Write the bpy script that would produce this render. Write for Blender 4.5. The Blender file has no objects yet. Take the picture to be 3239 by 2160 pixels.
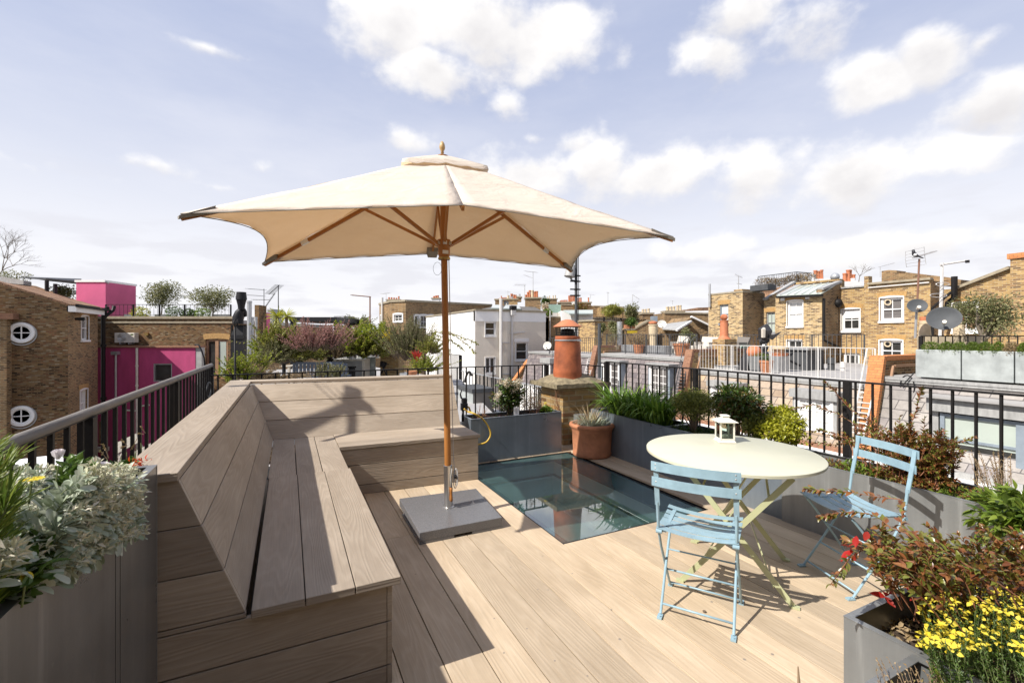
import bpy,math,random
import numpy as np
from mathutils import Vector,Matrix
R=math.radians
random.seed(7)
rng=np.random.default_rng(11)
scn=bpy.context.scene
COL=scn.collection
# ---------------------------------------------------------------- camera
FW,FH,FPX,CX,HY,CH=3239.0,2160.0,1440.0,1619.5,1062.0,1.56
YAW=R(26.17)
cam=bpy.data.objects.new('camera',bpy.data.cameras.new('camera'))
COL.objects.link(cam)
cam.location=(0,0,CH)
cam.rotation_euler=(R(90),0,-YAW)
cam.data.sensor_width=36.0
cam.data.lens=36.0*FPX/FW
cam.data.shift_y=-(FH/2-HY)/FW
cam.data.clip_start=0.05
cam.data.clip_end=6000
scn.camera=cam
scn.render.resolution_x,scn.render.resolution_y=1024,682
scn.view_settings.view_transform='Standard'
scn.view_settings.look='None'
scn.view_settings.gamma=1.0
scn.view_settings.exposure=0.88
# pixel helpers (pixels of the 3239 x 2160 picture turned into points of the place)
SY,CY=math.sin(YAW),math.cos(YAW)
def ray(p):
 a=(p[0]-CX)/FPX;b=-(p[1]-HY)/FPX
 return(SY+a*CY,CY-a*SY,b)
def OX(p,X):r=ray(p);t=X/r[0];return Vector((X,r[1]*t,CH+r[2]*t))
def OY(p,Y):r=ray(p);t=Y/r[1];return Vector((r[0]*t,Y,CH+r[2]*t))
def OZ(p,Z):r=ray(p);t=(Z-CH)/r[2];return Vector((r[0]*t,r[1]*t,Z))
def OD(p,d):r=ray(p);return Vector((r[0]*d,r[1]*d,CH+r[2]*d))
def cr(ox,oy,s):return lambda a,b:(ox+a/s,oy+b/s)
A=cr(0,760,2.904);B=cr(600,820,2.8);C=cr(1380,820,3.734);D=cr(1900,900,3.92)
E=cr(2150,760,3.2667);G=cr(2640,760,3.267);K=cr(1650,950,3.135);L=cr(0,1140,4.6125)
M=cr(1380,1100,4.481);N=cr(2000,1000,3.36);Q=cr(1980,1300,2.0634);S=cr(2500,1200,3.137)
T=cr(2500,1600,2.8);V=cr(0,0,2351/3239)
# ---------------------------------------------------------------- sun and sky
SUN=Vector((-0.984,-0.075,1.0)).normalized()
sl=bpy.data.lights.new('sun','SUN');sl.energy=3.75;sl.angle=R(0.53);sl.color=(1.0,0.945,0.87)
so=bpy.data.objects.new('sun',sl);COL.objects.link(so)
so.rotation_euler=(-SUN).to_track_quat('-Z','Y').to_euler();so.location=(-20,-5,30)
world=bpy.data.worlds.new('World');scn.world=world;world.use_nodes=True
nt=world.node_tree;nt.nodes.clear()
def nn(t,**k):
 n=nt.nodes.new(t)
 for a,b in k.items():setattr(n,a,b)
 return n
def lk(a,b):nt.links.new(a,b)
def mth(op,a,b=None,c=None,clamp=False):
 n=nn('ShaderNodeMath',operation=op);n.use_clamp=clamp
 for i,v in enumerate((a,b,c)):
  if v is None:continue
  if isinstance(v,(int,float)):n.inputs[i].default_value=v
  else:lk(v,n.inputs[i])
 return n.outputs[0]
sky=nn('ShaderNodeTexSky',sky_type='NISHITA')
sky.sun_disc=False;sky.sun_elevation=math.asin(SUN.z);sky.sun_rotation=math.atan2(SUN.x,SUN.y)%(2*math.pi)
sky.altitude=20;sky.air_density=1.0;sky.dust_density=1.5;sky.ozone_density=2.0
tc=nn('ShaderNodeTexCoord')
dirv=tc.outputs['Generated']
sep=nn('ShaderNodeSeparateXYZ');lk(dirv,sep.inputs[0])
def noise(vec,scale,detail=6,rough=0.55,off=(0,0,0),sc=(1,1,1)):
 m=nn('ShaderNodeMapping');lk(vec,m.inputs[0]);m.inputs[1].default_value=off;m.inputs[3].default_value=sc
 n=nn('ShaderNodeTexNoise');lk(m.outputs[0],n.inputs['Vector'])
 n.inputs['Scale'].default_value=scale;n.inputs['Detail'].default_value=detail;n.inputs['Roughness'].default_value=rough
 return n.outputs[0]
def smooth(x,lo,hi):
 n=nn('ShaderNodeMapRange',interpolation_type='SMOOTHSTEP');lk(x,n.inputs[0])
 n.inputs[1].default_value=lo;n.inputs[2].default_value=hi
 return n.outputs[0]
n1=noise(dirv,8.5,10,0.56,sc=(1,1,1.35))
n1s=noise(dirv,8.5,6,0.55,off=(0.012,0.0,-0.05),sc=(1,1,1.35))
# cumulus: x, y, half width, half height in the 2351-wide picture, density
CL=[(905,50,135,120,1),(1080,60,190,130,1),(1000,160,150,75,.85),(1270,90,145,120,.8),(1160,245,45,32,.55),
(1700,30,140,90,.8),(1640,120,85,75,.6),(1830,60,110,75,.55),(2010,185,120,72,.95),(2150,120,140,80,1),(2250,100,80,50,.7),
(2300,225,150,90,.95),(1370,385,110,85,.8),(1250,400,160,60,.6),(1500,400,180,75,.75),(1760,400,150,85,.9),(1950,400,210,90,.95),(2150,370,160,65,.6),
(1600,580,125,38,.75),(1900,590,180,45,.6),(2140,560,150,35,.6),(350,378,80,20,.38),(600,385,42,24,.5),(520,432,48,13,.4),(920,318,45,26,.4),(1235,320,25,16,.4),
(470,108,90,9,.25),(60,380,120,28,.3),(1330,330,60,40,.5)]
dens=None;hgt=None
for(x,y,rx,ry,w)in CL:
 c=Vector(ray(V(x,y))).normalized()
 ex=Vector(ray(V(x+rx,y))).normalized();ey=Vector(ray(V(x,y-ry))).normalized()
 a=(ex-c).length;b=(ey-c).length
 k=a/b
 vs=nn('ShaderNodeVectorMath',operation='SUBTRACT');lk(dirv,vs.inputs[0]);vs.inputs[1].default_value=c
 vm=nn('ShaderNodeVectorMath',operation='MULTIPLY');lk(vs.outputs[0],vm.inputs[0]);vm.inputs[1].default_value=(1/a,1/a,k/a)
 vl=nn('ShaderNodeVectorMath',operation='LENGTH');lk(vm.outputs[0],vl.inputs[0])
 dd=mth('MULTIPLY',mth('SUBTRACT',1.0,vl.outputs['Value']),w*0.80)
 sz=nn('ShaderNodeSeparateXYZ');lk(vm.outputs[0],sz.inputs[0])
 if dens is None:dens,hgt=dd,sz.outputs[2]
 else:
  gt=smooth(mth('SUBTRACT',dd,dens),-0.10,0.10);inv=mth('SUBTRACT',1.0,gt)
  hgt=mth('ADD',mth('MULTIPLY',hgt,inv),mth('MULTIPLY',sz.outputs[2],gt));dens=mth('MAXIMUM',dens,dd)
dens=mth('MAXIMUM',dens,-0.45)
d1=mth('ADD',dens,mth('MULTIPLY',mth('SUBTRACT',n1,0.5),1.9))
cum=smooth(d1,-0.08,0.50)
# light side and grey base of the clouds
shade=mth('ADD',mth('MULTIPLY',mth('SUBTRACT',n1,n1s),2.6),0.42,clamp=True)
core=smooth(d1,0.10,0.75)
lit=mth('ADD',mth('ADD',0.50,mth('MULTIPLY',hgt,0.62)),mth('ADD',mth('MULTIPLY',mth('SUBTRACT',shade,0.42),0.7),mth('MULTIPLY',mth('SUBTRACT',1.0,core),0.35)),clamp=True)
# thin high cloud, denser to the left and towards the horizon; low streaks
ci=noise(dirv,2.2,8,0.6,off=(3.1,1.7,0),sc=(1,1.0,3.2))
hz=mth('SUBTRACT',1.0,smooth(sep.outputs[2],0.0,0.55))
cirrus=mth('MULTIPLY',smooth(ci,0.36,0.78),mth('ADD',0.35,mth('MULTIPLY',hz,0.75)),clamp=True)
st=noise(dirv,7.0,8,0.55,off=(0,0,2.0),sc=(1,1,5.0))
low=mth('MULTIPLY',smooth(st,0.45,0.62),mth('SUBTRACT',1.0,smooth(sep.outputs[2],0.10,0.32)))
skc=nn('ShaderNodeMixRGB');skc.blend_type='MULTIPLY';skc.inputs[0].default_value=1.0
lk(sky.outputs[0],skc.inputs[1]);skc.inputs[2].default_value=(1,1,1,1)
def mixc(f,c1,c2):
 n=nn('ShaderNodeMixRGB')
 if isinstance(f,(int,float)):n.inputs[0].default_value=f
 else:lk(f,n.inputs[0])
 for i,c in((1,c1),(2,c2)):
  if isinstance(c,tuple):n.inputs[i].default_value=(*c,1)
  else:lk(c,n.inputs[i])
 return n.outputs[0]
HAZE=(4.85,4.8,4.85)
CLB=(5.2,5.1,5.0)
CLG=(3.7,3.6,3.65)
c=mixc(0.86,skc.outputs[0],(2.42,2.68,3.6))
c=mixc(mth('MULTIPLY',hz,0.92),c,HAZE)
c=mixc(mth('MULTIPLY',cirrus,0.60),c,(4.5,4.5,4.75))
c=mixc(mth('MULTIPLY',low,0.50),c,(3.55,3.55,3.85))
cc=mixc(lit,CLG,CLB)
c=mixc(mth('MULTIPLY',cum,0.97),c,cc)
bg=nn('ShaderNodeBackground');lk(c,bg.inputs[0]);bg.inputs[1].default_value=0.118
wo=nn('ShaderNodeOutputWorld');lk(bg.outputs[0],wo.inputs[0])
# ---------------------------------------------------------------- materials
def new_mat(name):
 m=bpy.data.materials.new(name);m.use_nodes=True
 t=m.node_tree;b=t.nodes['Principled BSDF']
 return m,t,b
def nd(t,ty,**k):
 n=t.nodes.new(ty)
 for a,v in k.items():setattr(n,a,v)
 return n
def ramp(t,fac,stops):
 n=t.nodes.new('ShaderNodeValToRGB');e=n.color_ramp.elements
 while len(e)<len(stops):e.new(0.5)
 for i,(p,c)in enumerate(stops):
  e[i].position=p;e[i].color=(*c,1)
 t.links.new(fac,n.inputs[0]);return n.outputs[0]
def mixn(t,f,a,b,mode='MIX'):
 n=t.nodes.new('ShaderNodeMixRGB');n.blend_type=mode
 for i,v in enumerate((f,a,b)):
  if isinstance(v,(int,float)):n.inputs[i].default_value=v
  elif isinstance(v,tuple):n.inputs[i].default_value=(*v,1)
  else:t.links.new(v,n.inputs[i])
 return n.outputs[0]
def coords(t,kind='Object',sc=(1,1,1),off=(0,0,0)):
 c=t.nodes.new('ShaderNodeTexCoord');m=t.nodes.new('ShaderNodeMapping')
 t.links.new(c.outputs[kind],m.inputs[0]);m.inputs[3].default_value=sc;m.inputs[1].default_value=off
 return m.outputs[0]
def nz(t,vec,scale,detail=4,rough=0.55,dist=0):
 n=t.nodes.new('ShaderNodeTexNoise');t.links.new(vec,n.inputs['Vector'])
 n.inputs['Scale'].default_value=scale;n.inputs['Detail'].default_value=detail
 n.inputs['Roughness'].default_value=rough;n.inputs['Distortion'].default_value=dist
 return n.outputs[0]
def bump(t,b,h,strength,dist=0.01):
 n=t.nodes.new('ShaderNodeBump');n.inputs['Strength'].default_value=strength;n.inputs['Distance'].default_value=dist
 t.links.new(h,n.inputs['Height']);t.links.new(n.outputs[0],b.inputs['Normal'])
def sc3(c,k):return tuple(min(1,v*k)for v in c)
def plain(name,col,rough=0.6,metal=0.0,var=0.18,scale=4,bmp=0.0,bscale=60,spec=0.5,sc=(1,1,1)):
 m,t,b=new_mat(name);v=coords(t,sc=sc)
 n=nz(t,v,scale,6,0.6)
 col_o=ramp(t,n,[(0.25,sc3(col,1-var)),(0.75,sc3(col,1+var))])
 t.links.new(col_o,b.inputs['Base Color']);b.inputs['Roughness'].default_value=rough
 b.inputs['Metallic'].default_value=metal;b.inputs['Specular IOR Level'].default_value=spec
 if bmp:bump(t,b,nz(t,v,bscale,4),bmp)
 return m
def wood(name,c1,c2,c3,ring=1.0,rough=0.75,bmp=0.35):
 m,t,b=new_mat(name)
 uv=t.nodes.new('ShaderNodeUVMap');g=t.nodes.new('ShaderNodeNewGeometry')
 isl=g.outputs['Random Per Island']
 cx_=t.nodes.new('ShaderNodeCombineXYZ');ml=nd(t,'ShaderNodeMath',operation='MULTIPLY');ml.inputs[1].default_value=37.0
 t.links.new(isl,ml.inputs[0]);t.links.new(ml.outputs[0],cx_.inputs[2])
 ad=nd(t,'ShaderNodeVectorMath',operation='ADD');t.links.new(uv.outputs[0],ad.inputs[0]);t.links.new(cx_.outputs[0],ad.inputs[1])
 def mp(s):
  q=t.nodes.new('ShaderNodeMapping');t.links.new(ad.outputs[0],q.inputs[0]);q.inputs[3].default_value=s;return q.outputs[0]
 big=nz(t,mp((0.55,5.5,1)),1.0,2,0.4)
 sn=nd(t,'ShaderNodeMath',operation='MULTIPLY');t.links.new(big,sn.inputs[0]);sn.inputs[1].default_value=150.0*ring
 si=nd(t,'ShaderNodeMath',operation='SINE');t.links.new(sn.outputs[0],si.inputs[0])
 fine=nz(t,mp((3.5,190,1)),1.0,3,0.6)
 blot=nz(t,mp((1.6,3.5,1)),1.0,5,0.6)
 a=ramp(t,si.outputs[0],[(0.0,c1),(0.65,c2),(1.0,c3)])
 a=mixn(t,0.16,c2,a)
 f=ramp(t,fine,[(0.3,(0.82,)*3),(0.7,(1.10,)*3)])
 a=mixn(t,0.5,a,f,'MULTIPLY')
 bl=ramp(t,blot,[(0.28,(0.76,0.74,0.71)),(0.55,(1.0,1.0,1.0)),(0.72,(1.18,1.19,1.2))])
 a=mixn(t,0.8,a,bl,'MULTIPLY')
 isr=ramp(t,isl,[(0.0,(0.80,0.80,0.80)),(0.5,(1.0,0.99,0.97)),(1.0,(1.14,1.12,1.08))])
 a=mixn(t,1.0,a,isr,'MULTIPLY')
 t.links.new(a,b.inputs['Base Color']);b.inputs['Roughness'].default_value=rough;b.inputs['Specular IOR Level'].default_value=0.3
 s2=mixn(t,0.5,fine,si.outputs[0])
 bump(t,b,s2,bmp,0.002)
 return m
def brick(name,cols,mortar,bw=0.225,bh=0.075,ms=0.011,soot=0.35,bmp=0.5,rough=0.9,patch=0.5):
 m,t,b=new_mat(name)
 tcn=t.nodes.new('ShaderNodeTexCoord');sp=t.nodes.new('ShaderNodeSeparateXYZ');t.links.new(tcn.outputs['Object'],sp.inputs[0])
 ad=nd(t,'ShaderNodeMath',operation='ADD');t.links.new(sp.outputs[0],ad.inputs[0]);t.links.new(sp.outputs[1],ad.inputs[1])
 cb=t.nodes.new('ShaderNodeCombineXYZ');t.links.new(ad.outputs[0],cb.inputs[0]);t.links.new(sp.outputs[2],cb.inputs[1])
 br=t.nodes.new('ShaderNodeTexBrick');t.links.new(cb.outputs[0],br.inputs['Vector'])
 br.inputs['Scale'].default_value=1.0;br.inputs['Brick Width'].default_value=bw;br.inputs['Row Height'].default_value=bh
 br.inputs['Mortar Size'].default_value=ms;br.inputs['Mortar Smooth'].default_value=0.2;br.inputs['Bias'].default_value=0
 br.inputs['Color1'].default_value=(0,0,0,1);br.inputs['Color2'].default_value=(1,1,1,1);br.inputs['Mortar'].default_value=(0.5,0.5,0.5,1)
 n=len(cols)
 col=ramp(t,br.outputs['Color'],[(0.02+0.96*i/(n-1),c)for i,c in enumerate(cols)])
 big=nz(t,tcn.outputs['Object'],0.35,6,0.65)
 pt=ramp(t,big,[(0.35,(1-soot,)*3),(0.62,(1.12,)*3)])
 col=mixn(t,1.0,col,pt,'MULTIPLY')
 col=mixn(t,br.outputs['Fac'],col,mortar)
 sm=nz(t,tcn.outputs['Object'],9.0,3,0.6)
 col=mixn(t,patch,col,ramp(t,sm,[(0.3,(0.72,)*3),(0.7,(1.2,)*3)]),'MULTIPLY')
 t.links.new(col,b.inputs['Base Color']);b.inputs['Roughness'].default_value=rough;b.inputs['Specular IOR Level'].default_value=0.2
 iv=nd(t,'ShaderNodeMath',operation='SUBTRACT');iv.inputs[0].default_value=1.0;t.links.new(br.outputs['Fac'],iv.inputs[1])
 bump(t,b,iv.outputs[0],bmp,0.012)
 return m
def leafm(name,cols,trans=0.35,rough=0.45,spec=0.4):
 m,t,b=new_mat(name)
 g=t.nodes.new('ShaderNodeNewGeometry');n=len(cols)
 col=ramp(t,g.outputs['Random Per Island'],[(i/max(1,n-1),c)for i,c in enumerate(cols)])
 t.links.new(col,b.inputs['Base Color']);b.inputs['Roughness'].default_value=rough;b.inputs['Specular IOR Level'].default_value=spec
 tr=t.nodes.new('ShaderNodeBsdfTranslucent');t.links.new(col,tr.inputs[0])
 mx=t.nodes.new('ShaderNodeMixShader');mx.inputs[0].default_value=trans
 t.links.new(b.outputs[0],mx.inputs[1]);t.links.new(tr.outputs[0],mx.inputs[2])
 t.links.new(mx.outputs[0],t.nodes['Material Output'].inputs[0])
 return m
def zincm(name,col,metal=0.75,rough=0.34,streak=0.3):
 m,t,b=new_mat(name)
 v=coords(t,sc=(14,14,0.8));n1=nz(t,v,1.0,4,0.6)
 v2=coords(t);n2=nz(t,v2,2.5,7,0.65);n3=nz(t,v2,60,3,0.6)
 c=ramp(t,n2,[(0.3,sc3(col,0.80)),(0.7,sc3(col,1.18))])
 c=mixn(t,streak,c,ramp(t,n1,[(0.35,sc3(col,0.75)),(0.62,sc3(col,1.05)),(0.72,sc3(col,1.75))]))
 sp=ramp(t,n3,[(0.68,(1,1,1)),(0.74,(1.35,1.35,1.35))])
 c=mixn(t,0.7,c,sp,'MULTIPLY')
 t.links.new(c,b.inputs['Base Color']);b.inputs['Metallic'].default_value=metal
 rr=ramp(t,n2,[(0.3,(rough*0.8,)*3),(0.7,(rough*1.4,)*3)]);t.links.new(rr,b.inputs['Roughness'])
 bump(t,b,n2,0.08,0.02)
 return m
MT={}
MT['deck']=wood('weathered_deck_board',(0.38,0.295,0.20),(0.49,0.395,0.285),(0.57,0.485,0.375),0.8)
MT['bench']=wood('grey_oak_board',(0.25,0.20,0.155),(0.365,0.305,0.24),(0.42,0.36,0.29),1.0)
MT['dark_gap']=plain('dark_gap',(0.02,0.017,0.014),0.9)
MT['teak']=wood('oiled_teak',(0.27,0.10,0.025),(0.37,0.155,0.042),(0.46,0.215,0.065),0.25,0.42,0.08)
MT['grey_wood']=plain('silvered_handrail_wood',(0.17,0.155,0.14),0.75,var=0.3,scale=5,bmp=0.3,bscale=30,sc=(6,0.6,6))
MT['zinc']=zincm('galvanised_zinc',(0.27,0.28,0.28),0.5,0.36,0.5)
MT['zinc_dark']=zincm('blue_grey_zinc',(0.20,0.235,0.27),0.45,0.30,0.35)
MT['zinc_shade']=zincm('shaded_zinc',(0.19,0.185,0.175),0.55,0.30,0.5)  # darker zinc copy; the shade on the left planter is in its colour
MT['zinc_trough']=zincm('spangled_zinc',(0.42,0.45,0.44),0.35,0.5,0.05)
MT['lead']=plain('weathered_lead',(0.34,0.34,0.33),0.6,0.1,0.25,3,sc=(1,4,1))
MT['iron']=plain('black_iron',(0.012,0.011,0.011),0.55,var=0.3,scale=12,bmp=0.1,spec=0.22)
MT['iron_grey']=plain('grey_iron',(0.065,0.068,0.072),0.6,spec=0.3)
MT['white_iron']=plain('white_painted_iron',(0.60,0.585,0.56),0.5,var=0.06)
MT['black']=plain('black_plastic',(0.014,0.014,0.016),0.5,spec=0.25)
MT['black_duct']=plain('black_duct_paint',(0.012,0.012,0.014),0.5,spec=0.25)
MT['steel']=plain('brushed_steel',(0.62,0.60,0.57),0.28,0.95,0.06,3,sc=(30,30,1))
MT['galv']=plain('galvanised_pipe',(0.45,0.46,0.47),0.42,0.6,0.15)
MT['brass']=plain('aged_brass',(0.42,0.29,0.11),0.4,0.8)
MT['granite']=plain('grey_granite',(0.135,0.135,0.14),0.26,var=0.35,scale=140,bmp=0.05,bscale=90)
MT['blue_paint']=plain('pale_blue_enamel',(0.265,0.395,0.465),0.38,var=0.16,scale=14,spec=0.5)
MT['green_paint']=plain('pale_willow_enamel',(0.43,0.445,0.26),0.4,var=0.07,scale=7)
MT['top_paint']=plain('cream_green_tabletop_enamel',(0.55,0.545,0.42),0.42,var=0.05,scale=5)
MT['white_metal']=plain('off_white_enamel',(0.74,0.71,0.62),0.4,var=0.08,scale=30)
MT['candle']=plain('wax',(0.8,0.76,0.66),0.5)
MT['fabric']=None
MT['grey_fabric']=plain('grey_pocket_fabric',(0.25,0.23,0.20),0.9)
MT['pale_wood']=plain('pale_varnished_wood',(0.50,0.33,0.14),0.4)
MT['cord']=plain('grey_cord',(0.42,0.40,0.38),0.8)
MT['terracotta']=plain('terracotta',(0.40,0.165,0.08),0.8,var=0.32,scale=7,bmp=0.3,bscale=40)
MT['terracotta_old']=plain('sooty_terracotta',(0.31,0.085,0.03),0.75,var=0.6,scale=4,bmp=0.25,bscale=25)
MT['terracotta_red']=plain('red_terracotta',(0.47,0.165,0.075),0.65,var=0.2,scale=8)
MT['pot_cream']=plain('cream_clay',(0.52,0.42,0.28),0.8,var=0.25,scale=6)
MT['stone_cap']=plain('mossy_stone',(0.20,0.165,0.10),0.95,var=0.55,scale=14,bmp=0.8,bscale=40)
MT['soil']=plain('soil',(0.05,0.033,0.02),0.95,var=0.5,scale=40,bmp=1.0,bscale=60)
MT['hose']=plain('yellow_hose',(0.55,0.36,0.05),0.4)
MT['paper']=plain('white_tag',(0.7,0.7,0.7),0.6)
YB=[(0.05,0.035,0.022),(0.20,0.12,0.05),(0.36,0.23,0.085),(0.43,0.29,0.12),(0.48,0.34,0.16),(0.30,0.17,0.07)]
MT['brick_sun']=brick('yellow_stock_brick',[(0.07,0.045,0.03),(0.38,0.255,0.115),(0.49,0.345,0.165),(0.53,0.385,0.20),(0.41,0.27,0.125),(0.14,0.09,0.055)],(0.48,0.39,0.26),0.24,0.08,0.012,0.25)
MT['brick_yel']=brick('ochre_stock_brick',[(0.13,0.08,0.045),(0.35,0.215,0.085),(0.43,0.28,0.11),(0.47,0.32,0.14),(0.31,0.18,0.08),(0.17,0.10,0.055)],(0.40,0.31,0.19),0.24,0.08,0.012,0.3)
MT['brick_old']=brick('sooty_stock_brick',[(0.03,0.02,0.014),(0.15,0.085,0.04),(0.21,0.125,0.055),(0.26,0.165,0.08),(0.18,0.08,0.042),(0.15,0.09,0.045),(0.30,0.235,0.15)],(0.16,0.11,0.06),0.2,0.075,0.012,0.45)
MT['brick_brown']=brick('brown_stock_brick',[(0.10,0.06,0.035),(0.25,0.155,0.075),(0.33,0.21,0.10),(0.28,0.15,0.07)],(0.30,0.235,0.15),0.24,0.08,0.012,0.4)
MT['brick_tile']=brick('brown_creasing_brick',[(0.24,0.12,0.075),(0.30,0.16,0.10),(0.27,0.14,0.09)],(0.20,0.12,0.08),0.24,0.08,0.008,0.15)
MT['brick_orange']=brick('new_orange_brick',[(0.50,0.19,0.07),(0.58,0.23,0.09),(0.52,0.21,0.08)],(0.30,0.17,0.09),0.24,0.08,0.008,0.1)
MT['brick_white']=brick('cream_painted_brick',[(0.78,0.71,0.60),(0.82,0.75,0.64),(0.80,0.73,0.62)],(0.72,0.65,0.55),0.24,0.08,0.012,0.06,1.0,0.7,0.15)
MT['brick_stack']=brick('old_lime_stock_brick',[(0.13,0.075,0.035),(0.40,0.24,0.085),(0.30,0.19,0.08),(0.46,0.33,0.15),(0.24,0.12,0.06)],(0.33,0.25,0.14),0.235,0.078,0.014,0.35,1.0)
MT['brick_arch']=plain('rubbed_brick',(0.40,0.24,0.09),0.9,var=0.3,scale=10)
MT['render_white']=plain('white_render',(0.84,0.83,0.81),0.75,var=0.05,scale=1.5)
MT['pink']=plain('magenta_render',(0.41,0.05,0.15),0.85,sc=(1,1,.35),var=0.3,scale=1.1,bmp=0.8,bscale=4)
MT['pink_dusty']=plain('faded_pink_render',(0.56,0.10,0.22),0.75,var=0.1,scale=1.2,bmp=0.6,bscale=4)
MT['slate']=brick('grey_slate',[(0.15,0.13,0.135),(0.22,0.19,0.19),(0.27,0.23,0.22),(0.19,0.17,0.17)],(0.07,0.06,0.06),0.32,0.24,0.01,0.2,0.8,0.6)
MT['slate_tan']=brick('pale_weathered_slate',[(0.32,0.24,0.17),(0.42,0.33,0.24),(0.36,0.31,0.27),(0.46,0.34,0.22)],(0.12,0.10,0.09),0.5,0.26,0.012,0.2,0.8,0.6)
MT['slate_pale']=brick('silvery_slate',[(0.30,0.28,0.26),(0.38,0.35,0.32),(0.34,0.31,0.29),(0.27,0.25,0.25)],(0.13,0.12,0.12),0.6,0.28,0.012,0.25,0.8,0.55)
MT['roof_tile']=brick('brown_clay_tile',[(0.26,0.15,0.09),(0.36,0.22,0.13),(0.30,0.17,0.10),(0.20,0.12,0.08)],(0.10,0.06,0.04),0.2,0.14,0.012,0.25)
MT['coping']=plain('stone_coping',(0.30,0.255,0.18),0.9,var=0.25,scale=5)
MT['roof_grey']=plain('grey_roof_felt',(0.33,0.32,0.31),0.9,var=0.15,scale=2)
MT['roof_dark']=plain('dark_roof_felt',(0.12,0.11,0.10),0.9,var=0.2,scale=2)
MT['white_paint']=plain('white_gloss_paint',(0.80,0.79,0.77),0.4,var=0.04)
MT['grey_paint']=plain('blue_grey_paint',(0.22,0.26,0.30),0.5)
MT['glass_dark']=plain('dark_window_glass',(0.035,0.035,0.033),0.06,var=0.6,scale=1.5)
MT['glass_blind']=plain('window_glass_over_white_blind',(0.60,0.60,0.58),0.12,var=0.04,scale=2)
MT['glass_green']=plain('pale_green_glass',(0.42,0.47,0.42),0.1,var=0.08,scale=1.0)
MT['glass_brown']=plain('window_glass_over_wood_blind',(0.20,0.12,0.07),0.12,var=0.3,scale=1,sc=(1,1,30))
MT['glass_grey']=plain('window_glass_over_grey_blind',(0.14,0.13,0.125),0.1,var=0.3,scale=1,sc=(1,1,30))
MT['oak_frame']=plain('oak_door_frame',(0.33,0.19,0.11),0.6)
MT['cream_plastic']=plain('cream_plastic',(0.62,0.58,0.50),0.5)
MT['rattan']=plain('pale_rattan',(0.50,0.46,0.40),0.8,var=0.15,scale=60,bmp=0.4,bscale=60)
MT['rattan_grey']=plain('grey_rattan',(0.16,0.145,0.13),0.8,var=0.2,scale=60,bmp=0.4,bscale=60)
MT['dish']=plain('grey_dish_paint',(0.075,0.08,0.085),0.6,spec=0.2)
MT['dish_white']=plain('white_dish_paint',(0.62,0.60,0.55),0.5)
MT['rust']=plain('rusty_pole',(0.20,0.10,0.065),0.8)
MT['alu']=plain('aluminium',(0.55,0.54,0.53),0.4,0.5)
MT['ground']=plain('asphalt_and_yards',(0.10,0.095,0.085),0.95,var=0.4,scale=0.3)
MT['wood_grey2']=plain('silvered_timber',(0.26,0.22,0.18),0.8)
MT['furn_blue']=plain('slate_blue_painted_timber',(0.105,0.13,0.175),0.7)
MT['green_board']=plain('sage_board',(0.22,0.32,0.26),0.7,var=0.2,scale=6)
MT['bark']=plain('bark',(0.13,0.095,0.065),0.9)
MT['bark_pale']=plain('pale_bark',(0.24,0.20,0.15),0.9)
MT['tower']=plain('hazy_concrete',(0.38,0.38,0.40),0.8,var=0.1)
MT['tarp']=plain('black_bin_liner',(0.03,0.03,0.032),0.25,bmp=1.0,bscale=14)
MT['bird_black']=plain('black_feathers',(0.02,0.02,0.025),0.5)
MT['bird_white']=plain('white_feathers',(0.75,0.75,0.75),0.7)
# canopy cloth lets light through
m,t,b=new_mat('cream_canvas')
v=coords(t);cc_=ramp(t,nz(t,v,2.2,6,0.6),[(0.3,(0.77,0.71,0.62)),(0.7,(0.83,0.78,0.70))])
t.links.new(cc_,b.inputs['Base Color']);b.inputs['Roughness'].default_value=0.95;b.inputs['Specular IOR Level'].default_value=0.1
tr=t.nodes.new('ShaderNodeBsdfTranslucent');tr.inputs[0].default_value=(0.86,0.66,0.43,1)
mx=t.nodes.new('ShaderNodeMixShader');mx.inputs[0].default_value=0.37
t.links.new(b.outputs[0],mx.inputs[1]);t.links.new(tr.outputs[0],mx.inputs[2]);t.links.new(mx.outputs[0],t.nodes['Material Output'].inputs[0])
bump(t,b,nz(t,coords(t,sc=(1,1.6,3)),3.2,7,0.6,0.6),0.6,0.05)
MT['fabric']=m
def glassm(name,tint,rough=0.01,ior=1.5,k=1.0):
 m,t,b=new_mat(name)
 tp=t.nodes.new('ShaderNodeBsdfTransparent');tp.inputs[0].default_value=(*tint,1)
 gl=t.nodes.new('ShaderNodeBsdfGlossy');gl.inputs['Roughness'].default_value=rough
 fr=t.nodes.new('ShaderNodeFresnel');fr.inputs[0].default_value=ior
 ml=nd(t,'ShaderNodeMath',operation='MULTIPLY');t.links.new(fr.outputs[0],ml.inputs[0]);ml.inputs[1].default_value=k;ml.use_clamp=True
 mx=t.nodes.new('ShaderNodeMixShader');t.links.new(ml.outputs[0],mx.inputs[0])
 t.links.new(tp.outputs[0],mx.inputs[1]);t.links.new(gl.outputs[0],mx.inputs[2]);t.links.new(mx.outputs[0],t.nodes['Material Output'].inputs[0])
 return m
def dusty(m,k,col):
 t=m.node_tree;o=t.nodes['Material Output'];s=o.inputs[0].links[0].from_socket;df=t.nodes.new('ShaderNodeBsdfDiffuse');df.inputs[0].default_value=(*col,1)
 mx=t.nodes.new('ShaderNodeMixShader');ml=nd(t,'ShaderNodeMath',operation='MULTIPLY');t.links.new(nz(t,coords(t),2.5,6,0.6),ml.inputs[0]);ml.inputs[1].default_value=k*2;t.links.new(ml.outputs[0],mx.inputs[0]);t.links.new(s,mx.inputs[1]);t.links.new(df.outputs[0],mx.inputs[2]);t.links.new(mx.outputs[0],o.inputs[0]);return m
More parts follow.
